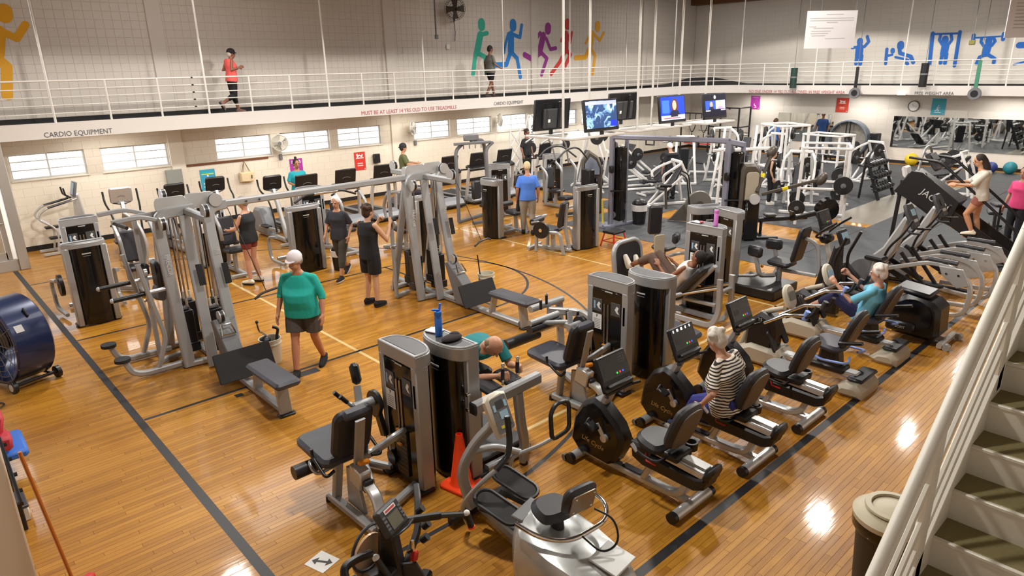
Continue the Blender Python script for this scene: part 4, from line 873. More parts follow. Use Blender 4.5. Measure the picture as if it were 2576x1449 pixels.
# chest press behind
K = Mach('back_machine', 'seated back machine with tall black pad near the red stool', 'exercise machine', (9.6, 4.5))
tower(K, 9.55, 4.15, 2.6, w=.62); K.p('backrest', K.m().prism(rrect(.28, .62, .06), (9.75, 5.35, .98), (.8, -.6, 0), (-.1, -.1, .98), .1, .03), PAD); K.p('seat', K.m().prism(rrect(.4, .4, .08), (9.6, 5.0, .5), (1, 0, 0), (0, 1, 0), .09, .03), PAD)
K.p('frame', K.m().bar([(9.95, 5.45, 1.15), (9.98, 5.5, .6), (9.95, 5.4, .05)], .07, .07, fil=.1).bar([(9.95, 5.4, .08), (9.6, 4.3, .08)], .08, .08).bar([(9.6, 5.0, .08), (9.6, 5.0, .46)], .08, .08), SILVER); K.p('arm_pad', K.m().box((9.45, 4.62, .78), (.3, .12, .2), (0, 0, .4), .04), PAD); K.p('side_plate', K.m().prism(rrect(.25, .4, .05), (9.3, 4.9, .62), (1, -.3, 0), (0, 0, 1), .03, .006), BEIGE); K.p('arm_bar', K.m().bar([(9.35, 4.75, .4), (9.6, 4.6, .45), (9.6, 4.3, .5)], .06, .06, fil=.1), SILVER)

# ================================================================== CARDIO MACHINES ALONG THE SIDELINE
def console(K, O, U, Vv, w, h, lit=False, par=None, nm='console'):
    "tablet console: centre O, right U, up V"
    U = V(U).normalized(); Vv = V(Vv).normalized(); N = U.cross(Vv); O = V(O)
    c = K.p(nm, K.m().prism(rrect(w, h, .02), O, U, Vv, .045, .01), BLACK, par)
    sp = O+N*.024
    K.p('screen', K.m().prism(rrect(w*.92, h*.62, .008), sp+Vv*h*.13, U, Vv, .004), SCRN, c)
    K.p('ledge', K.m().box(O+N*.045-Vv*h*.36, (w*.8, .06, .03), None, .01) if abs(U.x) > .9 else K.m().prism(rrect(w*.8, .03, .01), O+N*.04-Vv*h*.36, U, Vv, .07), BLACK, c)
    return c, sp, N, U, Vv
def leds(K, c, sp, N, U, Vv, w, h, digits=False):
    for k, mt in enumerate((GREEN_L, RED_L, BLUE_L)): K.p('button', K.m().prism(disc(.011, 10), sp+N*.003+U*(w*(.04+.1*k))-Vv*h*.08, U, Vv, .003), mt, c)
    for i in range(3):
        for j in range(4): K.p('key', K.m().prism(rrect(.012, .008, .002), sp+N*.003+U*(w*(.22+.07*i))+Vv*h*(.38-.07*j), U, Vv, .002), MGREY, c)
    K.p('key_panel', K.m().prism(rrect(w*.24, h*.18, .006), sp+N*.0026-U*w*.24+Vv*h*.1, U, Vv, .002), DGREY, c)
    if digits:
        for k in range(5): K.p('digit', K.m().prism(rrect(.03 if k in (1, 2) else .018, .028, .003), sp+N*.003+U*w*(-.36+.17*k)+Vv*h*.4, U, Vv, .002), WLED, c)
def oval_foot(K, y, L, x0=0, z=.055, mt=None):
    f = K.p('stabilizer', K.m().sweep([(x0-L/2+.05, y, z), (x0+L/2-.05, y, z)], [(.055*math.cos(t), .05*math.sin(t)) for t in [2*PI*i/14 for i in range(14)]], up=(0, 0, 1)), mt or SILVER2)
    for s in (-1, 1): K.p('end_cap', K.m().sweep([(x0+s*(L/2-.05), y, z), (x0+s*L/2, y, z)], [(.058*math.cos(t), .053*math.sin(t)) for t in [2*PI*i/14 for i in range(14)]], up=(0, 0, 1)), BLACK, f)
    return f
GOLD = mat('gold_script', 'B99A62', .4, .4)
def bike(x, y, label, digits):
    K = Mach('recumbent_bike', label, 'exercise bike', (x, y+.85), 'recumbent bikes along the sideline')
    q = lambda a, b, c: (a+x, b+y, c)
    sh = ([(1.55, .09), (1.66, .2), (1.61, .49), (1.49, .68), (1.34, .77), (1.22, .73), (1.02, .57), (.95, .44), (.97, .3), (1.05, .14), (1.16, .07)])
    s = K.p('shroud', K.m().prism(sh, q(0, 0, 0), (0, 1, 0), (0, 0, 1), .2, .04), BLACK)
    for sd in (-1, 1): K.p('shroud_face', K.m().prism([(1.3+(a-1.3)*.86, .42+(b-.42)*.86) for a, b in sh], q(sd*.1, 0, 0), (0, 1, 0), (0, 0, 1), .012, .004), BLACKG, s)
    [lettering(s, tx, .075, GOLD, V(K.I @ V(q(-.108, yy, zz))), (0, -1, -.12), (0, -.25, 1), 'script_lettering') for tx, yy, zz in (('Life', 1.42, .285), ('Cycle', 1.26, .265))]
    for sd, a in ((-1, .45), (1, .45+PI)):
        c0 = V(q(sd*.125, 1.16, .40)); e = c0+V(sd*.03, .17*math.sin(a), .17*math.cos(a))
        cr = K.p('crank', K.m().bar([c0, e], .022, .04).cyl(c0-V(sd*.02, 0, 0), c0+V(sd*.02, 0, 0), .04), SILVER2); K.p('pedal', K.m().box(e+V(sd*.07, 0, 0), (.11, .12, .035), (.6, 0, 0), .012).tube([e+V(sd*.03, .05, .02), e+V(sd*.07, .04, .08), e+V(sd*.12, .05, .02)], .012, 6, fil=.03), BLACK, cr)
    K.p('console_post', K.m().bar([q(0, 1.31, .62), q(0, 1.12, 1.02)], .11, .075), SILVER); K.p('post_collar', K.m().bar([q(0, 1.325, .6), q(0, 1.29, .675)], .15, .11), BLACK)
    w, h = .44, .36; r = console(K, q(0, 1.165, 1.11), (1, 0, 0), (0, .4, .91), w, h); leds(K, *r, w, h, digits)
    K.p('front_handlebar', K.m().tube([q(-.26, 1.02, .96), q(-.2, 1.1, .92), q(.2, 1.1, .92), q(.26, 1.02, .96)], .016, 8, fil=.05), BLACK)
    K.p('main_beam', K.m().bar([q(0, 1.52, .075), q(0, .42, .075), q(0, .3, .12), q(0, .2, .36)], .1, .07, fil=.16), SILVER2); K.p('rear_stub', K.m().bar([q(0, .38, .08), q(0, .2, .07)], .08, .06), SILVER2); K.p('seat_post', K.m().bar([q(0, .74, .08), q(0, .62, .34)], .09, .07), SILVER2)
    K.p('foot_pad', K.m().box(q(0, .88, .118), (.085, .24, .018), b=.008), RUB)
    oval_foot(K, .19+y, .66, x); f = oval_foot(K, 1.53+y, .5, x)
    for sd in (-1, 1): K.p('transport_wheel', K.m().cyl(q(sd*.2, 1.6, .04), q(sd*.25, 1.6, .04), .035), MGREY, f)
    rl = K.p('seat_rail', K.m().box(q(0, .34, .475), (.2, .62, .07), (.06, 0, 0), .012).box(q(0, .34, .515), (.1, .6, .03), (.06, 0, 0), .008), SILVER2)
    K.p('rail_cover', K.m().prism([(.84, .5), (.82, .34), (.7, .29), (.12, .28), (.02, .33), (-.02, .45), (.0, .46), (.1, .42), (.6, .44), (.62, .5)], q(0, 0, 0), (0, 1, 0), (0, 0, 1), .24, .02), BLACK, rl); K.p('rail_end', K.m().box(q(0, .0, .47), (.24, .07, .16), (.35, 0, 0), .03), BLACK, rl)
    K.p('seat', K.m().prism(sm([(-.2, -.16), (.2, -.16), (.21, .0), (.15, .15), (.06, .19), (-.06, .19), (-.15, .15), (-.21, 0)]), q(0, .6, .57), (1, 0, 0), (0, 1, .1), .1, .035), PAD); K.p('seat_carriage', K.m().box(q(0, .46, .52), (.26, .34, .08), b=.02), BLACK)
    bk = K.p('backrest', K.m().prism(sm([(-.15, -.24), (.15, -.24), (.2, -.1), (.2, .16), (.13, .25), (-.13, .25), (-.2, .16), (-.2, -.1)]), q(0, .34, .82), (1, 0, 0), (0, -.33, .94), .1, .035), PAD); K.p('back_shell', K.m().prism(sm([(-.13, -.22), (.13, -.22), (.17, -.1), (.17, .14), (.1, .22), (-.1, .22), (-.17, .14), (-.17, -.1)]), q(0, .285, .81), (1, 0, 0), (0, -.33, .94), .02, .006), mat('seat_shell', '5A4E40', .5), bk)
    for sd in (-1, 1):
        h_ = K.p('side_handle', K.m().tube([q(sd*.1, .42, .5), q(sd*.26, .44, .5), q(sd*.27, .62, .53), q(sd*.26, .72, .6)], .015, 8, fil=.07), BLACK); K.p('grip_sensor', K.m().cyl(q(sd*.27, .64, .538), q(sd*.265, .71, .59), .02, n=10), SILVER2, h_)
    K.p('release_lever', K.m().tube([q(-.1, .66, .46), q(-.17, .6, .41), q(-.16, .5, .4)], .008, 6), RED)
    cp = K.p('cup_holder', K.m().lathe([(.05, 0), (.065, .0), (.07, .07), (.055, .07), (.05, .02)], q(.3, .42, .42)).box(q(.2, .42, .45), (.14, .1, .03), b=.01), BLACK)
    K.p('cup_ring', K.m().lathe([(.052, 0), (.07, 0), (.07, .012), (.052, .012)], q(.3, .42, .49)), DGREY, cp)
    return K.o
bike(3.29, 0, 'recumbent bike closest to the stairs end with empty seat', False)
bike(4.42, -.06, 'recumbent bike carrying the woman in striped shirt', True)
bike(5.63, -.05, 'recumbent bike just beyond the striped woman', False)

def stepper(x, y, label):
    K = Mach('recumbent_stepper', label, 'stepper machine', (x, y+.7), 'cream recumbent steppers with blue seat loops')
    q = lambda a, b, c: (a+x, b+y, c)
    K.p('rear_foot', K.m().prism([(-.06, .0), (.22, .0), (.3, .06), (.2, .16), (.02, .18), (-.06, .1)], q(0, 0, 0), (0, 1, 0), (0, 0, 1), .62, .05), BEIGE); K.p('rear_pad', K.m().box(q(.06, .08, .2), (.5, .2, .05), b=.02), BLACK)
    K.p('rail', K.m().box(q(0, .65, .2), (.16, 1.1, .08), b=.015), SILVER2); K.p('rail_cover', K.m().box(q(0, .5, .24), (.24, .5, .1), b=.03), BLACK); K.p('seat_pedestal', K.m().prism([(.32, .26), (.62, .26), (.58, .5), (.36, .5)], q(0, 0, 0), (0, 1, 0), (0, 0, 1), .2, .03), BLACK)
    K.p('seat', K.m().prism(sm([(-.23, -.2), (.23, -.2), (.22, .1), (.14, .22), (-.14, .22), (-.22, .1)]), q(0, .48, .54), (1, 0, 0), (0, 1, .12), .09, .035), PADG)
    bk = K.p('backrest', K.m().prism(sm([(-.2, -.28), (.2, -.28), (.21, .1), (.13, .28), (-.13, .28), (-.21, .1)]), q(0, .24, .8), (1, 0, 0), (0, -.34, .94), .09, .035), PAD); K.p('back_shell', K.m().prism(sm([(-.17, -.25), (.17, -.25), (.18, .1), (.1, .25), (-.1, .25), (-.18, .1)]), q(0, .19, .79), (1, 0, 0), (0, -.34, .94), .02, .006), mat('seat_shell', '5A4E40', .5), bk); K.p('label_plate', K.m().box(q(0, .115, .98), (.1, .004, .03), (.35, 0, 0)), LETTER, bk)
    for s in (-1, 1):
        K.p('seat_loop', K.m().tube([q(s*.12, .2, .46), q(s*.3, .14, .44), q(s*.33, .5, .42), q(s*.2, .66, .44)], .016, 8, fil=.1), BLUEM); K.p('armrest', K.m().bar([q(s*.25, .3, .66), q(s*.27, .02, .74)], .05, .04), BLACK)
        K.p('arm_tube', K.m().tube([q(s*.22, 1.3, .66), q(s*.26, 1.0, .86), q(s*.27, .72, .92)], .024, 10), CHROME); g = K.p('hand_grip', K.m().tube([q(s*.27, .74, .9), q(s*.27, .66, .94), q(s*.24, .62, 1.06)], .026, 8, fil=.05), BLACK)
        K.p('grip_knob', K.m().cyl(q(s*.26, .76, .86), q(s*.26, .72, .98), .035, n=10), BLUEM if s < 0 else DGREY, g)
        K.p('foot_pedal', K.m().prism(rrect(.13, .32, .05), q(s*.14, 1.2, .42+s*.03), (1, 0, 0), (0, -.45, -.9), .03, .008), BLACK); K.p('pedal_arm', K.m().bar([q(s*.12, 1.5, .4), q(s*.13, 1.25, .36)], .04, .05), SILVER)
    K.p('front_body', K.m().prism([(1.05, .02), (1.75, .02), (1.8, .14), (1.5, .3), (1.12, .28), (1.04, .2)], q(0, 0, 0), (0, 1, 0), (0, 0, 1), .44, .05), BEIGE); K.p('core_shroud', K.m().prism([(1.2, .22), (1.62, .2), (1.6, .6), (1.42, .76), (1.22, .7), (1.18, .5)], q(0, 0, 0), (0, 1, 0), (0, 0, 1), .3, .05), BLACK)
    K.p('front_tube', K.m().tube([q(0, 1.75, .1), q(0, 1.62, .5), q(0, 1.45, .72), q(0, 1.15, .85)], .035, 10, fil=.15), BEIGE)
    c = K.p('console', K.m().prism(sm([(-.08, -.16), (.08, -.16), (.13, -.06), (.13, .1), (.06, .17), (-.06, .17), (-.13, .1), (-.13, -.06)]), q(0, 1.1, 1.02), (1, 0, 0), (0, .35, .93), .07, .025), CREAMM); K.p('screen', K.m().prism(rrect(.15, .12, .02), q(0, 1.059, 1.05), (1, 0, 0), (0, .35, .93), .008), LCDB if x > 7.5 else LCD, c); K.p('keypad', K.m().prism(rrect(.13, .06, .02), q(0, 1.09, .94), (1, 0, 0), (0, .35, .93), .008), YEL if x < 7.5 else LCDB, c)
    lettering(K.o, 'T5', .06, LETTER, V(K.I @ V(q(-.152, 1.4, .66))), (0, -1, 0), (0, 0, 1), 'model_mark')
stepper(6.88, 0, 'empty cream recumbent stepper next to the third bike')
stepper(8.2, .06, 'cream recumbent stepper with the woman in light blue')

# seated black trainer
K = Mach('bi_directional_trainer', 'bulky black elliptical trainer at the end of the steppers', 'elliptical', (9.35, .4))
K.p('rear_body', K.m().prism([(.48, .08), (.55, .35), (.5, .6), (.34, .7), (-.02, .64), (-.12, .55), (-.15, .16), (-.05, .06)], (9.3, 0, 0), (0, 1, 0), (0, 0, 1), .5, .06), BLACK); K.p('flywheel_disc', K.m().lathe([(.0, .0), (.24, .0), (.26, .012), (.26, .02)], (9.04, .22, .4), (-1, 0, 0)), BLACKG)
lb = K.p('label_box', K.m().box((9.02, .35, .22), (.1, .4, .16), b=.03), BLACK); lettering(lb, 'SCIFIT', .05, LETTER, V(K.I @ V((8.965, .34, .22))), (0, -1, 0), (0, 0, 1), 'brand_lettering')
K.p('top_cover', K.m().box((9.35, .3, .72), (.44, .5, .08), (.1, 0, 0), .03), BLACK); K.p('rear_foot', K.m().bar([(9.0, -.2, .06), (9.65, -.2, .06)], .08, .08).bar([(9.3, 0, .08), (9.3, -.2, .06)], .08, .06), SILVER2)
for s in (-1, 1): K.p('transport_wheel', K.m().cyl((9.33+s*.33, -.28, .05), (9.33+s*.25, -.28, .05), .05), SILVER); K.p('pedal_arm', K.m().bar([(9.35+s*.2, .2, .55), (9.35+s*.2, .95, .45), (9.35+s*.2, 1.4, .6)], .07, .07), BLACK); K.p('foot_plate', K.m().prism(rrect(.16, .36, .06), (9.35+s*.2, 1.0, .52), (1, 0, 0), (0, 1, .1), .04, .01), RUB); K.p('swing_arm', K.m().tube([(9.35+s*.22, 1.4, .55), (9.35+s*.25, 1.45, 1.0), (9.35+s*.28, 1.3, 1.4)], .024, fil=.1), BLACK)
K.p('front_column', K.m().prism([(1.4, .05), (1.75, .05), (1.65, .7), (1.55, 1.2), (1.46, 1.2), (1.42, .6)], (9.35, 0, 0), (0, 1, 0), (0, 0, 1), .22, .04), BLACK); c = K.p('console', K.m().prism(rrect(.3, .26, .04), (9.35, 1.46, 1.33), (1, 0, 0), (0, .4, .91), .06, .015), BLACK); K.p('screen', K.m().prism(rrect(.2, .12, .01), (9.35, 1.43, 1.36), (1, 0, 0), (0, .4, .91), .01), LCDB, c)
K.p('front_foot', K.m().bar([(9.0, 1.7, .05), (9.7, 1.7, .05)], .08, .08), SILVER2)

def arc(x, y, label, scr):
    K = Mach('arc_trainer', label, 'elliptical', (x, y+.7), 'arc trainers with silver looped frames')
    q = lambda a, b, c: (a+x, b+y, c)
    for s in (-1, 1):
        K.p('looped_frame', K.m().bar([q(s*.3, 1.1, .66), q(s*.3, .45, .9), q(s*.32, .05, .82), q(s*.33, -.15, .6), q(s*.33, -.12, .1), q(s*.3, .3, .08), q(s*.2, .8, .1)], .06, .07, fil=.22), SILVER2)
        K.p('arm_pad', K.m().bar([q(s*.3, .52, .94), q(s*.31, .1, .93)], .09, .07, .03), PAD)
        j = K.p('joint_plate', K.m().prism([(.0, .86), (.34, .86), (.28, .72), (.05, .55), (-.12, .62)], q(s*.35, 0, 0), (0, 1, 0), (0, 0, 1), .03, .006), SILVER2)
        for a, b in ((.05, .76), (.22, .76)): K.p('bolt', K.m().cyl(q(s*.36, a, b), q(s*.375, a, b), .018, n=10), CHROME, j)
        K.p('pedal_link', K.m().bar([q(s*.2, 1.35, .75), q(s*.2, .7, .42)], .06, .09), BLACK); K.p('foot_plate', K.m().prism(rrect(.17, .38, .07), q(s*.2, .55, .38), (1, 0, 0), (0, 1, .05), .05, .015), RUB); K.p('hanger', K.m().bar([q(s*.22, .5, .4), q(s*.24, .95, .95)], .06, .05), BLACK)
        K.p('swing_handle', K.m().tube([q(s*.22, 1.25, .6), q(s*.27, 1.15, 1.0), q(s*.3, .95, 1.25), q(s*.25, .85, 1.5)], .02, fil=.15), BLACK)
    K.p('front_column', K.m().prism([(1.25, .05), (1.75, .05), (1.78, .3), (1.6, .62), (1.3, .95), (1.05, 1.5), (.95, 1.5), (1.1, .9), (1.3, .55)], q(0, 0, 0), (0, 1, 0), (0, 0, 1), .16, .03), SILVER2); K.p('front_shroud', K.m().prism([(1.2, .1), (1.7, .1), (1.65, .45), (1.4, .62), (1.2, .5)], q(0, 0, 0), (0, 1, 0), (0, 0, 1), .42, .05), BLACK); K.p('wheel_cover', K.m().cyl(q(-.23, 1.45, .45), q(-.26, 1.45, .45), .3, n=28), MGREY)
    c = K.p('console', K.m().prism([(-.12, -.2), (.12, -.2), (.16, .1), (.1, .22), (-.1, .22), (-.16, .1)], q(0, .95, 1.52), (1, 0, 0), (0, .45, .89), .08, .02), DGREY); K.p('screen', K.m().prism(rrect(.15, .11, .01), q(0, .935, 1.59), (1, 0, 0), (0, .45, .89), .012), scr, c); K.p('key_strip', K.m().prism(rrect(.16, .05, .01), q(0, .88, 1.46), (1, 0, 0), (0, .45, .89), .012), LETTER, c)
    for s in (-1, 1): K.p('grip', K.m().tube([q(s*.1, .95, 1.3), q(s*.22, .85, 1.28), q(s*.25, .7, 1.3)], .018, fil=.06), BLACK)
    K.p('base_frame', K.m().bar([q(-.3, 1.65, .05), q(.3, 1.65, .05)], .08, .08).bar([q(0, 1.6, .06), q(0, .2, .06)], .1, .08), BLACK)
arc(10.75, 0, 'first arc trainer with silver loops behind the black trainer', LCDB)
arc(12.0, -.05, 'second arc trainer with dark tablet before the ladder machine', SCRN)

# treadwall ladder
K = Mach('ladder_climber', 'black ladder climbing machine with wooden rungs under the woman in grey', 'climbing machine', (14.6, 1.2))
LA, LB = V(14.6, 2.3, 1.5), V(14.6, .1, .12); d = (LB-LA).normalized(); up = V(1, 0, 0).cross(d)
for s in (-1, 1): K.p('side_board', K.m().prism([(0, -.16), (2.75, -.16), (2.75, .1), (1.3, .12), (.9, .2), (0, .2)], LA+V(s*.33, 0, 0), d, up, .04, .008), BLACK)
sb = K.p('side_panel', K.m().prism([(0, -.32), (.2, -.42), (1.1, -.36), (1.25, .1), (0, .22)], LA+V(-.36, 0, 0), d, up, .03, .006), BLACK); lettering(sb, 'JACOBS', .19, LETTER, V(K.I @ (LA+V(-.38, 0, 0)+d*.75-up*.12)), -d if d.dot(V(0, -1, 0)) < 0 else d, up if up.z > 0 else -up, 'brand_lettering')
WOODR = mat('rung_wood', 'C98F4E', .5, 0, .1, 10)
for k in range(9): K.p('rung', K.m().cyl(LA+d*(.12+.3*k)+up*.12+V(-.31, 0, 0), LA+d*(.12+.3*k)+up*.12+V(.31, 0, 0), .028, n=10), WOODR)
K.p('belt_housing', K.m().prism([(0, -.3), (1.1, -.34), (1.1, -.05), (0, -.02)], LA, d, up, .62, .02), BLACK)
for s in (-1, 1): K.p('handrail', K.m().tube([LA+V(s*.42, -.1, .55), LA+V(s*.42, -.7, .5), LB+V(s*.42, .0, .65), LB+V(s*.42, -.2, .1)], .026, fil=.12).tube([LB+V(s*.42, -.2, .05), LB+V(s*.42, .7, -.2)], .026), BLACK); K.p('rear_leg', K.m().bar([LA+V(s*.3, .0, .05), V(14.6+s*.34, 2.35, .04)], .07, .07, up=(0, 1, 0)), BLACK); K.p('front_leg', K.m().bar([LB+V(s*.3, .3, .05), V(14.6+s*.34, .4, .02)], .07, .07, up=(0, 1, 0)), BLACK)
c = K.p('console', K.m().prism(rrect(.3, .42, .05), LA+V(-.05, -.45, .45), (1, 0, 0), (0, .6, .8), .08, .02), DGREY); K.p('screen', K.m().prism(rrect(.2, .16, .02), LA+V(-.05, -.47, .56), (1, 0, 0), (0, .6, .8), .05), MGREY, c); K.p('console_hoop', K.m().tube([LA+V(-.4, -.3, .3), LA+V(-.2, -.3, .75), LA+V(.2, -.3, .75), LA+V(.4, -.3, .3)], .025, fil=.2), SILVER)
K.p('towel', K.m().prism([(-.16, 0), (.16, 0), (.19, -.2), (.08, -.24), (-.05, -.2), (-.17, -.23)], LA+V(-.05, .06, .32), (1, 0, 0), (0, .3, 1), .1, .04), cloth('E3DFDA'))

# ---------------------------------------------------------------- foreground bottom
K = Mach('arm_ergometer', 'black upper body ergometer with small grey screen at the bottom edge', 'exercise machine', (.45, .9))
O = V(.45, .88, 0)
def g(a, b, c): return (O.x+a, O.y+b, c*.9)
K.p('column', K.m().prism([(-.16, .05), (.14, .05), (.1, .5), (.05, .96), (-.05, .96), (-.09, .5)], g(.0, .0, 0), (.7, -.7, 0), (0, 0, 1), .16, .02), BLACK); K.p('flywheel_guard', K.m().tube([(O.x-.1+.17*math.cos(t), O.y+.1+.17*math.cos(t)*.3, .76+.17*math.sin(t)) for t in [2*PI*i/24 for i in range(24)]], .012, 6, closed=True), DGREY); K.p('flywheel', K.m().lathe([(0, 0), (.16, 0), (.16, .02), (0, .02)], g(-.1, .11, .76), (-.3, 1, 0)), mat('clear_disc', 'C9A684', .2)); K.p('drum', K.m().cyl(g(-.2, -.05, .58), g(-.02, -.05, .58), .14, n=24), DGREY)
c = K.p('console', K.m().prism(rrect(.23, .2, .02), g(.02, -.02, 1.12), (.93, .37, 0), (-.2, .5, .84), .07, .015), DGREY)
N_ = V(.93, .37, 0).normalized().cross(V(-.2, .5, .84).normalized())
cc = V(g(.02, -.02, 1.12))+N_*.037
K.p('screen', K.m().prism(rrect(.12, .1, .004), cc-V(-.2, .5, .84).normalized()*.02, (.93, .37, 0), (-.2, .5, .84), .004), LCD, c); K.p('brand_strip', K.m().prism(rrect(.12, .03, .003), cc+V(-.2, .5, .84).normalized()*.065, (.93, .37, 0), (-.2, .5, .84), .004), WHITEP, c); K.p('brand_bar', K.m().prism(rrect(.1, .014, .003), cc+N_*.001+V(-.2, .5, .84).normalized()*.065, (.93, .37, 0), (-.2, .5, .84), .005), mat('brand_red', 'C8464A', .5), c)
for s in (-1, 1):
    for k in range(4): K.p('key', K.m().prism(rrect(.028, .014, .003), cc+V(.93, .37, 0).normalized()*(s*.087)+V(-.2, .5, .84).normalized()*(.04-.028*k), (.93, .37, 0), (-.2, .5, .84), .005), MGREY, c)
K.p('console_tray', K.m().prism([(-.13, 0), (.13, 0), (.1, -.05), (.0, -.08), (-.1, -.05)], cc-V(-.2, .5, .84).normalized()*.1, (.93, .37, 0), N_*-1, .015, .004), BLACK, c)
K.p('crank_arm', K.m().bar([g(.08, .02, 1.02), g(.3, -.02, .96), g(.42, -.05, .93)], .05, .05, fil=.03).tube([g(.42, -.05, .93), g(.6, -.1, .87), g(.64, -.13, .78)], .022, 8, fil=.04), BLACK); h = K.p('hand_grip', K.m().cyl(g(.64, -.14, .74), g(.62, -.12, .87), .026, n=12), BLACK); K.p('grip_tip', K.m().sph(g(.618, -.118, .88), .026, 10, 6), WHITEP, h); K.p('grip_ring', K.m().cyl(g(.641, -.141, .735), g(.64, -.139, .75), .03, n=12), CONEM, h)
K.p('support_boom', K.m().bar([g(.1, -.05, .66), g(.3, .08, .78), g(.45, .28, .9), g(.52, .4, .92)], .05, .05, fil=.05), BLACK)
for a in ((.34, .06, .8), (.36, .16, .88), (.28, .0, .74)): K.p('clamp_knob', K.m().cyl(g(*a), g(a[0]+.03, a[1]-.03, a[2]+.04), .03, n=10), BLACK)
K.p('crank_arm', K.m().bar([g(-.16, -.02, .9), g(-.3, -.06, .96), g(-.42, -.1, .98), g(-.4, -.3, .6)], .05, .05, fil=.06), BLACK); h = K.p('hand_grip', K.m().cyl(g(-.1, -.12, .72), g(-.14, -.06, .86), .028, n=12), BLACK); K.p('grip_tip', K.m().sph(g(-.142, -.056, .87), .028, 10, 6), WHITEP, h)
K.p('lock_lever', K.m().tube([g(.12, -.06, .76), g(.13, -.1, .8), g(.14, -.09, .88)], .014, 8), CHROME); K.p('red_handle', K.m().box(g(.14, -.1, .74), (.05, .05, .08), (0, .3, .3), .012), RED)
K.p('base', K.m().bar([g(-.5, -.3, .05), g(.5, .3, .05)], .09, .09).bar([g(.0, .0, .05), g(-.2, .5, .05)], .09, .09), BLACK); K.p('side_plate', K.m().prism([(0, .05), (.36, .05), (.1, .62), (0, .62)], g(.06, -.06, 0), (.8, -.6, 0), (0, 0, 1), .03, .005), DGREY)
K.p('seat_rail', K.m().bar([g(.0, -.1, .3), g(-.3, -.42, .28)], .07, .06), DGREY)

K = Mach('seated_elliptical', 'silver lateral seated elliptical with black foot plates near the orange cone', 'elliptical', (1.85, .85))
K.I = K.I @ Matrix.Translation((-.3, -.06, -.03)) @ Matrix.Scale(.88, 4, (1, 0, 0)) @ Matrix.Translation((.24, 0, 0))
GSIL = mat('pearl_silver', 'B7BAB9', .28, .35, .03, 4, coat=.3)
body = [(-.32, 0), (-.24, .25), (-.1, .36), (.25, .37), (.55, .33), (.75, .2), (.82, 0), (.75, -.2), (.55, -.33), (.25, -.37), (-.1, -.36), (-.24, -.25)]
def ringz(sc, z, dx=0, tilt=0): return [V(2.05+a*.0+ (b*sc), .55-(a*sc)-dx, z+tilt*(a)) for a, b in body]
bm_ = K.m(); bm_.loft([ringz(.9, .03), ringz(1, .1), ringz(1.0, .3, 0, -.03), ringz(.97, .42, 0, -.08), ringz(.88, .5, 0, -.1), ringz(.7, .535, 0, -.11)])
sb = K.p('body_shell', bm_, GSIL); K.p('step_cover', K.m().box((2.0, .8, .555), (.34, .12, .03), (.1, 0, .2), .01), MGREY, sb); K.p('control_panel', K.m().box((2.15, .0, .47), (.32, .26, .02), (.1, 0, .1), .006), mat('panel_pale', 'C4C6C4', .4), sb)
K.p('seat', K.m().prism(sm([(-.19, -.14), (.19, -.14), (.2, .04), (.12, .17), (-.12, .17), (-.2, .04)]), (2.07, .55, .66), (1, -.15, 0), (.15, 1, .1), .1, .04), PAD); K.p('seat_post', K.m().cyl((2.07, .5, .48), (2.07, .52, .62), .06), BLACK)
bk = K.p('backrest', K.m().prism(rrect(.36, .26, .09), (2.12, .32, .86), (1, -.12, 0), (-.03, -.25, .97), .09, .035), PAD); K.p('back_plate', K.m().prism(rrect(.27, .2, .03), (2.11, .27, .85), (1, -.12, 0), (-.03, -.25, .97), .012, .003), mat('bronze_plate', '8C7C66', .3, .5), bk)
for a, b in ((-.1, -.06), (.1, -.06), (-.1, .07), (.1, .07)): K.p('screw', K.m().sph((2.11+a, .262-a*.12-b*.25, .85+b), .011, 8, 6), CHROME, bk)
K.p('hand_loop', K.m().tube([(1.72, .66, .62), (1.76, .42, .6), (1.92, .24, .6), (2.3, .16, .66), (2.46, .3, .7), (2.42, .5, .74)], .02, 10, fil=.12), CHROME); K.p('cable', K.m().tube([(2.2, .22, .78), (2.32, .1, .7), (2.25, .0, .56), (2.1, .06, .5), (2.02, .2, .62)], .009, 6, fil=.1), BLACK)
K.I = Matrix.Translation((-1.85-.06, -.85-.19, 0))
K.p('floor_beam', K.m().bar([(1.8, .9, .1), (1.9, 1.75, .1)], .12, .1), SILVER); K.p('front_foot', K.m().bar([(1.55, 1.75, .06), (2.3, 1.78, .06)], .09, .08), BLACK); K.p('pedal_rail', K.m().bar([(1.95, .95, .2), (1.75, 1.55, .22)], .06, .06).bar([(2.15, .95, .2), (2.05, 1.6, .22)], .06, .06), BLACK)
for x, y, z in ((1.72, 1.28, .36), (2.02, 1.38, .42)): f = K.p('foot_plate', K.m().prism(rrect(.19, .44, .09, 5), (x, y, z), (1, .2, .1), (-.25, 1, .3), .05, .015), RUB); K.p('foot_rim', K.m().tube([V(x, y, z+.02)+V(1, .2, .1).normalized()*a+V(-.25, 1, .3).normalized()*b for a, b in rrect(.2, .45, .095, 5)], .018, 6, closed=True), BLACK, f)
K.p('front_column', K.m().bar([(1.78, 1.72, .12), (1.72, 1.8, .5), (1.86, 1.72, .78), (2.0, 1.62, .95)], .1, .07, fil=.2), SILVER); K.p('curved_arm', K.m().tube([(1.86, 1.76, .66), (2.05, 1.7, .66), (2.3, 1.62, .52)], .035, 10, fil=.12), SILVER)
c = K.p('console', K.m().prism([(-.1, -.2), (.1, -.2), (.13, .0), (.13, .17), (.05, .2), (-.08, .19), (-.13, .15), (-.12, -.05)], (2.02, 1.58, 1.05), (1, .1, 0), (-.04, .4, .91), .09, .025), CREAMM)
cn = V(1, .1, 0).cross(V(-.04, .4, .91)).normalized(); cc = V(2.02, 1.58, 1.05)+cn*.046; cu, cv = V(1, .1, 0).normalized(), V(-.04, .4, .91).normalized()
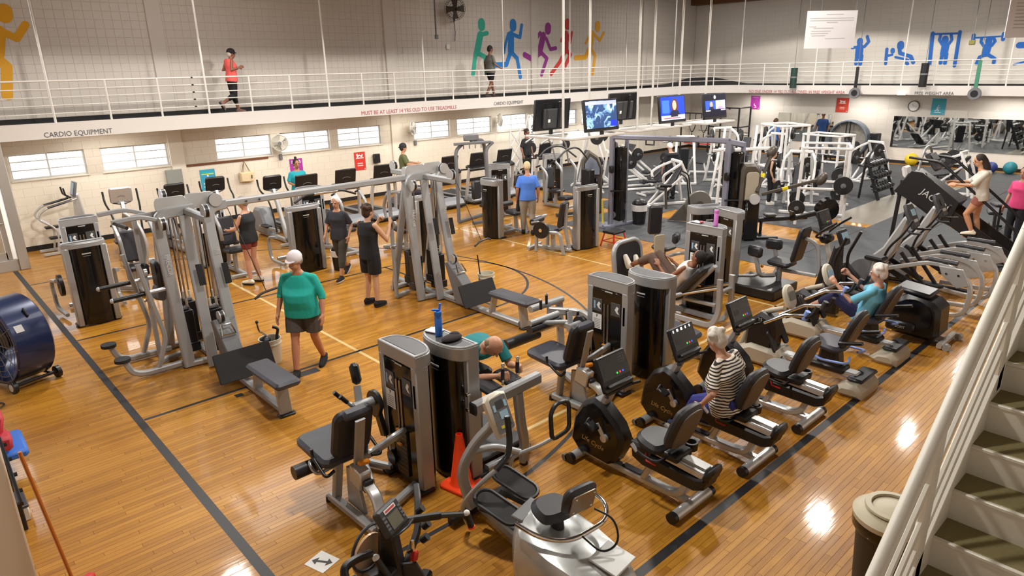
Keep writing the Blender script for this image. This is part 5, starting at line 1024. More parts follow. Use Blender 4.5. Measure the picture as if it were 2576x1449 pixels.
K.p('panel', K.m().prism(rrect(.2, .32, .02), cc, cu, cv, .004), MGREY, c)
for a, b, w, h, mt in ((.0, .09, .09, .07, DGREY), (-.07, .07, .03, .06, LCDB), (.07, .08, .03, .06, LCDB), (.02, -.01, .1, .07, LCDB), (-.04, -.11, .04, .025, YEL), (.01, -.11, .03, .025, LCDB), (.05, -.115, .05, .02, DGREY)): K.p('panel_print', K.m().prism(rrect(w, h, .004), cc+cn*.002+cu*a+cv*b, cu, cv, .005), mt, c)
K.p('swing_arm', K.m().tube([(1.62, 1.6, .1), (1.52, 1.55, .35), (1.62, 1.4, .6), (1.84, 1.32, .74), (1.95, 1.36, .85), (1.96, 1.4, 1.12)], .022, 8, fil=.12), SILVER); K.p('swing_grip', K.m().tube([(1.76, 1.34, .7), (1.9, 1.33, .78), (1.95, 1.36, .9), (1.96, 1.4, 1.12)], .027, 8, fil=.08), BLACK)
K.p('swing_arm', K.m().tube([(2.2, 1.66, .3), (2.22, 1.64, .5), (2.45, 1.5, .58), (2.6, 1.46, .62)], .02, 8, fil=.06), SILVER); K.p('loop_grip', K.m().tube([(2.58, 1.46, .6), (2.78, 1.42, .66), (2.8, 1.45, .95), (2.66, 1.48, .96), (2.58, 1.48, .88)], .022, 8, fil=.06, closed=True), BLACK)
K.I = K.I @ Matrix.Translation((-.3, .1, 0))
K.p('rear_wheel', K.m().cyl((2.35, -.22, .06), (2.42, -.22, .06), .06), BLACK); K.p('wheel_axle', K.m().cyl((2.2, -.2, .06), (2.35, -.22, .06), .03), SILVER)
# cone and floor sign
K = Mach('traffic_cone', 'orange traffic cone standing between the tower and the seated elliptical', 'cone', (1.98, 2.02))
K.p('cone_body', K.m().lathe([(.13, .03), (.11, .05), (.035, .58), (.028, .58), (.028, .55)], (1.98, 2.02, 0), n=24), CONEM); K.p('cone_base', K.m().prism(rrect(.34, .34, .05), (1.98, 2.02, .018), (1, .2, 0), (-.2, 1, 0), .035, .008), CONEM)
sg = Mach('floor_sign', 'white paper floor sign with a two-way arrow', 'sign', (.41, 1.97))
U_ = V(.17, .05, 0).normalized(); V_ = V(-.05, .17, 0).normalized()
sh = sg.p('sheet', sg.m().prism(rrect(.2, .22, .004), (.41, 1.97, .002), U_, V_, .002), WHITEP)
dg = (U_*.35-V_*.94).normalized(); dn = V(-dg.y, dg.x, 0)
ar = sg.m().prism([(-.055, -.012), (.055, -.012), (.055, .012), (-.055, .012)], (.41, 1.97, .0036), dg, dn, .001)
for s in (-1, 1): ar.prism([(s*.095, 0), (s*.045, .045), (s*.045, .02), (s*.045, -.045)], (.41, 1.97, .0037), dg, dn, .001)
sg.p('double_arrow', ar, mat('arrow_grey', '3E3E40', .6), sh)

# ================================================================== CABLE STATIONS
BLETTER = mat('post_lettering', 'C9C9C9', .4)
def stack(K, x, y, T=None):
    s = K.p('weight_stack', K.m(T).box((x, y, .45), (.2, .16, .62), b=.01), BLACK); K.p('stack_skirt', K.m(T).box((x, y, .2), (.24, .2, .14), b=.01), BLACK, s)
    for d in (-.05, .05): K.p('guide_rod', K.m(T).cyl((x+d, y, .7), (x+d, y, 2.1), .012, n=8), STEEL, s)
    K.p('cable', K.m(T).cyl((x, y, .76), (x, y, 2.12), .006, n=6), BLACK, s); K.p('stack_head', K.m(T).box((x, y, .79), (.14, .08, .05), b=.01), MGREY, s)
    for d in (-.045, .045): K.p('rod_sleeve', K.m(T).cyl((x+d, y-.02, .78), (x+d, y-.02, .92), .018, n=8), CREAMM, s)
def pulley(K, c, ax, r=.09, par=None):
    c = V(c); ax = V(ax).normalized(); p_ = K.p('pulley', K.m().cyl(c-ax*.02, c+ax*.02, r, n=24), BLACK, par)
    return K.p('pulley_cover', K.m().cyl(c-ax*.035, c-ax*.022, r*1.02, n=24).cyl(c+ax*.022, c+ax*.035, r*1.02, n=24), SILVER2, p_)
def post(K, a, b, w=.12, d=.08, nm='post'): return K.p(nm, K.m().bar([a, b], w, d, up=(0, 1, 0)), SILVER)
def station(cx, cy, label, name='cable_station'):
    K = Mach(name, label, 'cable machine', (cx, cy), 'four-stack cable stations joined by a crossover beam')
    q = lambda a, b, c: (cx+a, cy+b, c)
    K.p('base_beam', K.m().bar([q(0, 1.1, .05), q(0, -2.45, .05)], .1, .09), SILVER); K.p('base_cross', K.m().bar([q(-.42, -.2, .05), q(.45, -.35, .05)], .09, .08).bar([q(-.4, .7, .05), q(.5, .75, .05)], .09, .08), SILVER)
    p1 = K.p('front_post', K.m().bar([q(-.36, -.22, .02), q(-.4, -.04, 1.95), q(-.36, -.02, 2.2), q(.1, 0, 2.22)], .15, .09, fil=.14, up=(0, 1, 0)), SILVER)
    p2 = K.p('front_post', K.m().bar([q(.22, -.55, .02), q(.26, -.06, 1.95), q(.3, -.02, 2.2), q(.55, 0, 2.22)], .15, .09, fil=.14, up=(0, 1, 0)), SILVER)
    post(K, q(-.1, -.45, .02), q(-.05, -.06, 2.15), .15, .06); post(K, q(-.34, .7, .02), q(-.3, .12, 2.18)); post(K, q(.45, .75, .02), q(.34, .12, 2.18))
    for pp, a, b in ((p1, (-.385, -.175, 1.52), (-.04, -.09, 1)), (p2, (.262, -.215, 1.52), (.03, -.25, 1))):
        n = V(0, -1, -.09); lettering(pp, 'PRECOR', .085, BLETTER, V(K.I @ V(q(*a))), V(b)*-1, V(.99, 0, 0), 'post_lettering')
    for c in ((-.05, -.36, 1.35), (.3, -.36, 1.3)): pl = K.p('instruction_plate', K.m().box(q(*c), (.09, .015, .3), (-.22, 0, 0), .004), BLACK)
    K.p('top_beam', K.m().bar([q(0, -.85, 2.2), q(0, 1.0, 2.2)], .09, .1), SILVER)
    for a, ax in (((0, -.8, 2.3), (1, 0, 0)), ((0, .95, 2.3), (1, 0, 0)), ((-.3, .1, 2.3), (1, 0, 0)), ((.4, -.05, 2.3), (0, 1, 0)), ((-.38, -.2, 2.1), (1, 0, 0))): pulley(K, q(*a), ax)
    for a in ((-.18, .05), (.22, .1)): K.p('pulley_plate', K.m().prism(rrect(.42, .2, .07), q(a[0], a[1]-.06, 2.32), (1, 0, 0), (0, 0, 1), .02, .005), SILVER2)
    for a, b in ((-.22, .1), (.12, -.12), (.3, .28), (-.05, .5)): stack(K, cx+a, cy+b)
    # adjustable column with carriage and handle
    K.p('column', K.m().bar([q(-.62, .2, .05), q(-.62, .2, 2.2)], .06, .06, up=(0, 1, 0)).bar([q(-.62, .2, 2.17), q(-.2, .1, 2.2)], .07, .07).bar([q(-.62, .2, .05), q(-.3, .3, .05)], .07, .07), SILVER)
    cr = K.p('carriage', K.m().box(q(-.62, .15, 1.45), (.1, .12, .16), b=.02), BLACK); K.p('carriage_pulley', K.m().cyl(q(-.66, .06, 1.42), q(-.62, .06, 1.42), .055), SILVER, cr); K.p('carriage_pin', K.m().cyl(q(-.7, .15, 1.0), q(-.58, .15, 1.0), .02, n=8), CHROME, cr)
    K.p('lat_bar', K.m().tube([q(.5, -.75, .95), q(.62, -.72, 1.0), q(.92, -.62, 1.0), q(1.0, -.6, .96)], .018, fil=.05), BLACK); K.p('bar_cable', K.m().cyl(q(.7, -.7, 1.0), q(.5, -.2, 2.2), .006, n=6), BLACK)
    # low row bench
    rp = K.p('row_ramp', K.m().prism([(-.9, .06), (-1.25, .06), (-1.25, .3), (-.72, .78), (-.62, .74)], q(0, 0, 0), (0, 1, 0), (0, 0, 1), .22, .012), MGREY); pulley(K, q(0, -.75, .82), (1, 0, 0), .08, None)
    K.p('row_post', K.m().bar([q(0, -.82, .06), q(0, -.72, .74)], .1, .1), SILVER); K.p('row_handle', K.m().tube([q(-.09, -.98, .62), q(-.06, -.9, .74), q(.06, -.9, .74), q(.09, -.98, .62)], .013, 8, closed=True), CHROME)
    K.p('foot_plate', K.m().prism(rrect(.76, .4, .02), q(0, -1.42, .34), (1, 0, 0), (0, .42, .9), .03, .006), RUB)
    K.p('seat', K.m().prism(rrect(.32, .95, .05), q(0, -2.3, .46), (1, 0, 0), (0, 1, -.02), .09, .03), PADG); K.p('seat_leg', K.m().bar([q(0, -2.5, .42), q(0, -2.56, .03)], .16, .06), SILVER); K.p('seat_stay', K.m().bar([q(0, -1.85, .42), q(0, -1.75, .06)], .12, .06), SILVER); K.p('leg_foot', K.m().box(q(0, -2.57, .015), (.2, .12, .03), b=.01), BLACK)
    return K
K = station(1.36, 7.25, 'cable station with dip bars and foot pegs in front of the drum fan')
g1 = lambda a, b, c: (a, b, c)
for y in (7.12, 7.85):
    K.p('dip_rail', K.m().bar([(1.0, y, .06), (.42, y, .06), (.28, y, .12), (.22, y+.02, .3)], .08, .08, fil=.16), SILVER); K.p('foot_peg', K.m().cyl((.2, y+.03, .3), (.2, y+.03, .345), .1, n=24), RUB)
    K.p('dip_upright', K.m().bar([(.62, y, .08), (.78, y, .5), (.66, y, 1.2), (.6, y, 1.6)], .06, .06, fil=.12, up=(0, 1, 0)), SILVER); K.p('dip_arm', K.m().cyl((.98, y+.05, 1.18), (.62, y+.05, 1.17), .03, n=12), SILVER2); K.p('dip_grip', K.m().cyl((.64, y+.05, 1.17), (.24, y+.05, 1.16), .034, n=12), BLACK); K.p('grip_end', K.m().sph((.235, y+.05, 1.16), .034, 10, 6), SILVER2)
    K.p('chin_arm', K.m().bar([(1.0, y+.05, 2.12), (.75, y+.03, 2.22), (.4, y, 2.2)], .05, .06, fil=.1), SILVER); K.p('chin_grip', K.m().cyl((.42, y, 2.19), (.5, y+.3*(1 if y > 7.5 else -1), 2.16), .022, n=10), BLACK)
K.p('knee_pad', K.m().box((.92, 7.5, 1.32), (.1, .3, .4), b=.04), PAD); K.p('knee_bracket', K.m().box((.9, 7.5, 1.05), (.16, .24, .2), (0, .4, 0), .03), MGREY)
K = station(5.42, 7.25, 'cable station beside the man in black tank top')
cb = Mach('crossover_bar', 'long silver crossover beam spanning the two cable stations', 'crossover bar', (3.4, 7.22, 2.2))
cb.p('span_tube', cb.m().bar([(1.9, 7.25, 2.22), (5.02, 7.25, 2.22)], .09, .1), SILVER); cb.p('pull_up_bar', cb.m().tube([(2.85, 7.0, 2.12), (3.05, 7.05, 2.2), (3.7, 7.05, 2.2), (3.9, 7.0, 2.12)], .018, fil=.06), BLACK); cb.p('bar_sleeve', cb.m().cyl((3.2, 7.05, 2.2), (3.6, 7.05, 2.2), .022, n=10), CHROME)
for x in (2.2, 2.4): cb.p('bolt', cb.m().cyl((x, 7.195, 2.22), (x, 7.185, 2.22), .015, n=8), DGREY)

# ================================================================== SEATED WEIGHT MACHINES
def seat_machine(label, tx, ty, ta, sx, sy, sa, h=1.44, arms='press', w=.64, roller=False, disc_=False, flat=False):
    K = Mach('weight_machine', label, 'exercise machine', ((tx+sx)/2, (ty+sy)/2), 'seated weight machines with stack towers')
    tower(K, tx, ty, ta, w=w, h=h, flat=flat)
    T = TR(sx, sy, 0, sa)      # local: user faces +x
    K.p('base_beam', K.m().bar([(tx, ty, .06), (sx, sy, .06)], .08, .08), SILVER); K.p('seat_base', K.m(T).bar([(-.45, 0, .06), (.5, 0, .06)], .08, .08).bar([(.5, -.3, .06), (.5, .3, .06)], .07, .07), SILVER)
    K.p('seat_post', K.m(T).bar([(0, 0, .08), (.02, 0, .45)], .09, .08), SILVER); K.p('seat', K.m(T).prism(rrect(.42, .38, .07), (.05, 0, .5), (1, 0, .06), (0, 1, 0), .09, .03), PAD)
    K.p('backrest', K.m(T).prism(rrect(.34, .6, .07), (-.24, 0, .86), (0, 1, 0), (-.16, 0, .98), .09, .03), PAD); K.p('back_frame', K.m(T).bar([(-.32, 0, 1.1), (-.3, 0, .5), (-.4, 0, .08)], .07, .07, fil=.1), SILVER)
    for s in (-1, 1):
        if arms == 'press': K.p('press_arm', K.m(T).bar([(-.3, s*.3, 1.45), (.1, s*.36, 1.4), (.35, s*.32, 1.05), (.3, s*.3, .8)], .06, .06, fil=.15), SILVER); K.p('grip', K.m(T).cyl((.33, s*.3, .92), (.33, s*.12, .92), .022, n=10), BLACK)
        elif arms == 'row': K.p('lever', K.m(T).bar([(.5, s*.25, .4), (.55, s*.3, 1.2), (.3, s*.3, 1.4)], .06, .06, fil=.12), SILVER); K.p('grip', K.m(T).cyl((.3, s*.3, 1.42), (.12, s*.3, 1.36), .022, n=10), BLACK)
        elif arms == 'side': K.p('loop_frame', K.m(T).bar([(-.2, s*.45, .08), (.35, s*.5, .1), (.4, s*.5, .6), (.0, s*.48, .66)], .06, .06, fil=.16), SILVER)
        elif arms == 'legs': K.p('leg_frame', K.m(T).bar([(.3, s*.28, .02), (.28, s*.28, .46), (-.3, s*.3, .5), (-.4, s*.3, .02)], .07, .07, fil=.1), SILVER)
    if roller: K.p('roller', K.m(T).cyl((.42, -.24, .66), (.42, .24, .66), .07), PAD); K.p('roller_arm', K.m(T).tube([(.42, .26, .66), (.2, .3, .72), (.1, .3, .4)], .022, fil=.08), SILVER)
    if disc_: K.p('cam_disc', K.m(T).cyl((.1, .38, .55), (.1, .44, .55), .19, n=24), BLACK); K.p('disc_hub', K.m(T).cyl((.1, .44, .55), (.1, .455, .55), .04, n=12), CHROME)
    return K
seat_machine('weight machine with tall smoked panel beside the dip bars', .53, 10.18, PI, .62, 10.85, PI/2, arms='side', disc_=True, flat=True, h=1.42)
K = seat_machine('weight machine at far left with grey arched guard', .9, 12.25, 0, 1.55, 11.5, -PI/2, arms='row')
K.p('arched_guard', K.m().bar([(1.45, 11.3, 1.5), (1.62, 11.1, 1.35), (1.68, 11.0, 1.0), (1.6, 11.1, .6)], .3, .05, fil=.2, up=(1, 0, 0)), SILVER2)
seat_machine('weight machine behind the left cable station with dark round tray', 3.3, 12.25, 0, 3.4, 11.4, -PI/2, arms='press')
seat_machine('weight machine with smoked panel behind the white-haired woman', 4.52, 10.4, PI, 4.7, 11.1, PI/2, arms='side', flat=True, h=1.4, w=.72)
seat_machine('weight machine under the running woman', 5.58, 12.05, 0, 5.95, 11.3, -PI/2, arms='row')
seat_machine('weight machine partly hidden by the right cable station', 6.78, 9.25, PI, 6.9, 10.2, PI/2, arms='press', flat=True)
K = seat_machine('weight machine with narrow smoked tower left of the man in blue', 9.25, 9.75, PI/2, 9.95, 9.75, PI/2, arms='none', roller=True)
seat_machine('weight machine with bench and roller beside the red stool', 9.9, 7.42, PI-.15, 9.25, 7.75, PI/2+.3, arms='legs', roller=True, disc_=True, flat=True)
seat_machine('small weight machine behind the man in blue', 10.97, 11.5, -.4, 11.4, 10.9, -PI/2, arms='row')
K = seat_machine('weight machine with curved overhead levers near the televisions', 13.56, 11.9, -.3, 12.9, 11.2, -PI/2, arms='row')
for s in (-1, 1): K.p('overhead_lever', K.m().tube([(13.2, 11.2+s*.25, 1.3), (12.9, 11.1+s*.3, 2.0), (12.2, 11.0+s*.32, 2.15), (11.7, 10.9+s*.3, 2.0)], .025, fil=.3), SILVER)
# tall pulldown frame in bronze grey
K = Mach('pulldown_frame', 'grey pulldown frame with curved uprights behind the stations', 'exercise machine', (10.1, 11.6))
for x, y in ((9.55, 11.6), (10.35, 11.3)): K.p('upright', K.m().bar([(x, y, .03), (x, y, 1.5), (x+.03, y+.05, 1.95), (x+.25, y+.02, 2.1)], .07, .09, fil=.2, up=(0, 1, 0)), MGREY)
K.p('rear_upright', K.m().bar([(10.9, 11.9, .03), (10.75, 11.8, 1.6), (10.5, 11.6, 2.2), (10.0, 11.5, 2.15)], .08, .1, fil=.3, up=(0, 1, 0)), MGREY); K.p('top_bar', K.m().bar([(9.5, 11.6, 2.12), (10.5, 11.3, 2.12)], .07, .07), MGREY); K.p('pulley_box', K.m().box((10.0, 11.5, 2.26), (.42, .1, .16), (0, 0, -.3), .02), MGREY)
for k in range(4): K.p('hook', K.m().cyl((9.75+.16*k, 11.52-.05*k, 2.08), (9.75+.16*k, 11.52-.05*k, 1.98), .012, n=6), DGREY)
K.p('thigh_pad', K.m().box((9.95, 11.3, .9), (.3, .12, .5), b=.04), PAD); K.p('seat', K.m().prism(rrect(.4, .36, .06), (10.1, 11.0, .5), (1, 0, 0), (0, 1, 0), .09, .03), PAD); K.p('seat_base', K.m().bar([(10.1, 11.0, .46), (10.1, 11.0, .05), (10.7, 11.7, .05)], .08, .08), MGREY); K.p('base', K.m().bar([(9.55, 11.6, .05), (10.9, 11.9, .05)], .08, .08).bar([(9.7, 11.2, .05), (10.4, 11.0, .05)], .08, .08), MGREY)

# ================================================================== TREADMILLS / ELLIPTICALS
def make_treadmill(label):
    T = thing('treadmill', label, 'treadmill', (0, 0), 0, 'treadmills facing the court'); P = lambda n, m, mt, par=None: part(par or T, n, m, mt)
    P('deck', M().box((0, .95, .13), (.78, 1.75, .1), b=.02), DGREY); P('belt', M().box((0, 1.0, .185), (.52, 1.6, .012)), RUB)
    for s in (-1, 1): P('side_rail', M().box((s*.34, .98, .195), (.14, 1.7, .03), b=.01), MGREY); P('upright', M().bar([(s*.4, .12, .15), (s*.38, .02, .8), (s*.34, -.02, 1.12)], .07, .1, up=(0, 1, 0)), SILVER2); P('handrail', M().bar([(s*.34, .0, 1.08), (s*.36, .5, 1.0), (s*.36, .72, .96)], .05, .05), BLACK); P('foot', M().box((s*.36, .15, .04), (.1, .2, .08), b=.02), BLACK)
    P('motor_hood', M().prism([(-.22, .06), (.3, .06), (.3, .2), (.1, .3), (-.16, .24), (-.24, .14)], (0, 0, 0), (0, 1, 0), (0, 0, 1), .8, .04), mat('hood_grey', '8C9096', .4, .1)); P('hood_trim', M().box((0, -.2, .08), (.82, .1, .1), b=.03), BLACK)
    P('dash', M().box((0, .02, 1.1), (.74, .3, .1), (.35, 0, 0), .03), BLACK); c = P('console', M().prism(rrect(.6, .4, .03), (0, -.02, 1.36), (-1, 0, 0), (0, -.22, .97), .05, .012), BLACK)
    P('logo_arc', M().tube([(-.12+.03*k, -.062-.0*k, 1.32+.03*math.sin(PI*k/8)) for k in range(9)], .005, 5), MGREY, c); P('screen', M().prism(rrect(.52, .32, .01), (0, .008, 1.37), (1, 0, 0), (0, -.22, .97), .006), SCRN, c)
    return T
tl = ['treadmill used by the woman in turquoise', 'treadmill right of the turquoise runner', 'treadmill below the red poster', 'treadmill left of the pulldown frame', 'treadmill behind the pulldown frame', 'treadmill right of the pulldown frame', 'treadmill beside the lettered white rack']
t0 = make_treadmill(tl[0]); t0.location = (6.15, 13.42, 0)
for i, x in enumerate((7.3, 8.46, 10.76, 11.85, 12.95, 15.05)): dup(t0, (x, 13.5 if x < 14 else 13.75), 0, tl[i+1])
def make_elliptical(label):
    T = thing('elliptical', label, 'elliptical', (0, 0), 0, 'ellipticals by the window wall'); P = lambda n, m, mt, par=None: part(par or T, n, m, mt)
    P('base', M().bar([(0, -.9, .06), (0, 1.0, .06)], .12, .09).bar([(-.32, -.9, .05), (.32, -.9, .05)], .08, .07), SILVER2); P('foot_cap', M().box((0, -.82, .1), (.18, .24, .12), b=.03), BLACK)
    P('drive_shroud', M().prism([(.3, .08), (1.05, .08), (1.12, .4), (.9, .72), (.5, .74), (.3, .4)], (0, 0, 0), (0, 1, 0), (0, 0, 1), .34, .06), mat('hood_grey', '8C9096', .4, .1)); P('column', M().bar([(0, -.6, .1), (0, -.3, .9), (0, -.12, 1.28)], .1, .1, up=(0, 1, 0)), SILVER2)
    for s in (-1, 1): P('pedal_arm', M().bar([(s*.2, -.62, .35), (s*.2, .5, .3)], .06, .07), SILVER); P('foot_pedal', M().prism(rrect(.17, .38, .06), (s*.2, .1, .36), (1, 0, 0), (0, 1, 0), .05, .012), BLACK); P('swing_arm', M().tube([(s*.24, -.6, .32), (s*.26, -.5, .9), (s*.3, -.42, 1.15), (s*.34, -.1, 1.3), (s*.34, -.05, 1.55)], .022, 8, fil=.15), BLACK)
    c = P('console', M().prism(rrect(.46, .36, .05), (0, -.12, 1.45), (-1, 0, 0), (0, -.25, .97), .07, .02), BLACK); P('logo_arc', M().tube([(-.08+.02*k, -.165, 1.42+.02*math.sin(PI*k/8)) for k in range(9)], .005, 5), MGREY, c); P('holder', M().tube([(-.18, -.1, 1.28), (0, -.2, 1.24), (.18, -.1, 1.28)], .014, 6, fil=.1), BLACK)
    return T
el = ['elliptical with dark screen below the teal poster', 'elliptical with tall black arms left of the turquoise runner', 'elliptical with brown-backed screen by the grey panel', 'elliptical with silver-backed screen at the far left']
e0 = make_elliptical(el[0]); e0.location = (4.25, 14.5, 0); dup(e0, (5.3, 13.6), 0, el[1]); dup(e0, (3.2, 14.2), .1, el[2]); e3 = dup(e0, (2.2, 14.6), -.1, el[3])
for ch in e3.children:
    if ch.name.startswith('console'): ch.data = ch.data.copy(); ch.data.materials[0] = SILVER2
K = Mach('stair_climber', 'silver stair climber against the wall by the entrance door', 'stair climber', (1.15, 16.3))
for s in (-1, 1): K.p('handrail', K.m().tube([(1.6, 16.3+s*.22, 1.25), (.9, 16.3+s*.24, 1.1), (.72, 16.3+s*.24, .9), (1.1, 16.3+s*.24, .6), (1.0, 16.3+s*.24, .05)], .025, fil=.2), SILVER2); K.p('rail_grip', K.m().cyl((1.5, 16.3+s*.22, 1.23), (.98, 16.3+s*.24, 1.12), .028, n=8), BLACK); K.p('step', K.m().box((1.05, 16.3+s*.16, .5+s*.1), (.32, .2, .05), b=.015), BLACK); K.p('base', K.m().bar([(.7, 16.3+s*.25, .04), (1.75, 16.3+s*.2, .04)], .07, .07), SILVER2)
K.p('mast', K.m().prism([(1.45, .05), (1.85, .05), (1.75, .7), (1.68, 1.35), (1.58, 1.35)], (0, 16.3, 0), (1, 0, 0), (0, 0, 1), .2, .03), SILVER2); c = K.p('console', K.m().prism(rrect(.34, .36, .03), (1.62, 16.3, 1.46), (0, -1, 0), (.25, 0, .97), .06, .015), MGREY); K.p('screen', K.m().prism(rrect(.26, .28, .01), (1.585, 16.3, 1.47), (0, -1, 0), (.25, 0, .97), .01), LCDB, c)
for s in (-1, 1): K.p('horn_grip', K.m().tube([(1.5, 16.3+s*.12, 1.28), (1.4, 16.3+s*.16, 1.34), (1.38, 16.3+s*.16, 1.52)], .02, 8, fil=.05), BLACK)
# stepper below the man in olive
K = Mach('step_mill', 'stair stepper with silver frame under the man in olive tee', 'stair climber', (9.6, 14.2))
K.p('body', K.m().prism([(-.5, .04), (.5, .04), (.45, .6), (.1, .62), (-.5, .3)], (9.6, 14.2, 0), (1, 0, 0), (0, 0, 1), .6, .05), DGREY)
for k in range(3): K.p('step', K.m().box((9.3+.22*k, 14.2, .1+.14*k), (.24, .5, .05), b=.01), RUB)
for s in (-1, 1): K.p('handrail', K.m().tube([(10.1, 14.2+s*.3, .4), (10.05, 14.2+s*.3, 1.15), (9.75, 14.2+s*.3, 1.3), (9.5, 14.2+s*.3, 1.0)], .03, fil=.2), SILVER2)

# ================================================================== FLOOR PROPS
K = Mach('drum_fan', 'dark blue drum fan on two wheels at the left edge', 'fan', (-.83, 8.2))
NAVY = mat('navy_drum', '1B2A52', .3, .2, .06, 3, coat=.4)
c0 = V(-.84, 8.28, .63)
n = 36
def dr(r, y): return [V(c0.x+r*math.cos(2*PI*i/n)+.0, c0.y+y, c0.z+r*math.sin(2*PI*i/n)) for i in range(n)]
ax = V(.93, .37, 0)     # drum axis runs roughly across the pier
Rz = Matrix.Translation(c0) @ Matrix.Rotation(math.radians(-70), 4, 'Z') @ Matrix.Translation(-c0)
dm = K.m(Rz); dm.loft([dr(.56, -.24), dr(.58, -.22), dr(.58, .22), dr(.56, .24), dr(.54, .24), dr(.54, -.24), dr(.56, -.24)], cap=False)
d = K.p('drum', dm, NAVY); K.p('handle', K.m(Rz).box((c0.x+.42, c0.y+.05, c0.z+.42), (.14, .03, .03), (0, .8, 0), .01), BLACK, d)
gr = K.m(Rz)
for r in (.08, .16, .24, .32, .4, .48, .56): gr.tube([q for q in dr(r, -.23)], .004, 5, closed=True)
for k in range(12): t = 2*PI*k/12; gr.cyl((c0.x+.06*math.cos(t), c0.y-.232, c0.z+.06*math.sin(t)), (c0.x+.58*math.cos(t), c0.y-.232, c0.z+.58*math.sin(t)), .005, n=5)
K.p('grille', gr, MGREY); K.p('motor', K.m(Rz).cyl((c0.x, c0.y-.1, c0.z), (c0.x, c0.y+.2, c0.z), .12), BLACK)
for k in range(4): K.p('blade', K.m(Rz).prism([(.08, -.05), (.52, -.14), (.55, .12), (.08, .06)], (c0.x, c0.y, c0.z), (math.cos(k*PI/2+.3), .25, math.sin(k*PI/2+.3)), (-math.sin(k*PI/2+.3), .25, math.cos(k*PI/2+.3)), .01), MGREY)
for s in (-1, 1): w = K.p('wheel', K.m(Rz).cyl((c0.x+.36, c0.y+s*.26, .085), (c0.x+.36, c0.y+s*.31, .085), .085, n=20), BLACK); K.p('hub_cap', K.m(Rz).cyl((c0.x+.36, c0.y+s*.31, .085), (c0.x+.36, c0.y+s*.318, .085), .05, n=16), LETTER, w)
K.p('stand', K.m(Rz).bar([(c0.x+.36, c0.y-.28, .09), (c0.x+.36, c0.y+.28, .09)], .04, .04).bar([(c0.x-.4, c0.y-.22, .02), (c0.x+.36, c0.y-.22, .09)], .03, .03).bar([(c0.x-.4, c0.y+.22, .02), (c0.x+.36, c0.y+.22, .09)], .03, .03), BLACK); K.p('label', K.m(Rz).box((c0.x+.52, c0.y-.12, c0.z+.26), (.1, .1, .006), (0, 1.0, 0), 0), LETTER, d)
solo('power_cable', M().tube([(-1.3, 7.7, .02), (-1.1, 7.55, .012), (-1.25, 7.4, .012), (-1.45, 7.6, .012), (-1.6, 7.3, .012)], .009, 6, fil=.12), BLACK, 'black power cable on the floor by the drum fan', 'cable')
# mats and rack by the pier
K = Mach('mat_rack', 'black storage rack holding foam mats beside the pier', 'rack', (-1.52, 5.0))
K.p('front_rail', K.m().bar([(-1.36, 5.1, .62), (-1.36, 4.25, .3)], .03, .05), BLACK)
for y, z in ((5.05, .6), (4.28, .3)): K.p('rack_post', K.m().bar([(-1.38, y, .02), (-1.38, y, z)], .04, .04), BLACK)
for k in range(4): K.p('peg', K.m().cyl((-1.37, 4.4+.2*k, .36+.075*k), (-1.32, 4.4+.2*k, .36+.075*k), .02, n=8), BLACK)
K.p('shelf', K.m().box((-1.7, 5.3, .2), (.5, 1.2, .04)), BLACK)
MR = mat('red_foam', 'B8323E', .6, 0, .08, 8); MB_ = mat('blue_foam', '2F6FD0', .55, 0, .08, 8)
for i, (lab, mt, c, s, r) in enumerate((('red foam mat folded on top of the rack by the pier', MR, (-1.36, 5.95, .62), (.12, 1.3, .3), (.0, .25, 0)), ('blue foam mat hanging in front of the red one', MB_, (-1.46, 5.5, .86), (.1, .9, .3), (.0, .2, 0)), ('large blue foam mat lowest in the rack', MB_, (-1.32, 5.62, .28), (.36, .5, .1), (.1, 0, 0)), ('short red foam roll between the blue mats', MR, (-1.36, 5.3, .5), (.2, .24, .16), (0, .1, 0)), ('small blue foam pad resting on the large blue mat', MB_, (-1.36, 5.5, .39), (.2, .3, .06), (.1, 0, 0)))): solo('foam_mat', M().box((0, 0, 0), s, r, .03), mt, lab, 'mat', 'foam mats beside the pier', c)
K = Mach('step_block', 'white step block with dark grey top at the foot of the pier', 'step', (-1.42, 4.62)); K.p('block', K.m().box((-1.42, 4.62, .07), (.22, .34, .14), b=.01), CREAMM); K.p('top_pad', K.m().box((-1.42, 4.62, .155), (.23, .35, .03), b=.008), DGREY)
K = Mach('broom', 'broom with orange handle leaning at the lower left pier', 'broom', (-1.2, 2.95)); K.p('handle', K.m().cyl((-1.22, 3.0, .12), (-1.33, 3.06, 1.35), .014, n=8), mat('broom_wood', 'B4651E', .5)); K.p('head', K.m().box((-1.2, 2.98, .06), (.3, .08, .12), (0, 0, .6), .02), RED)
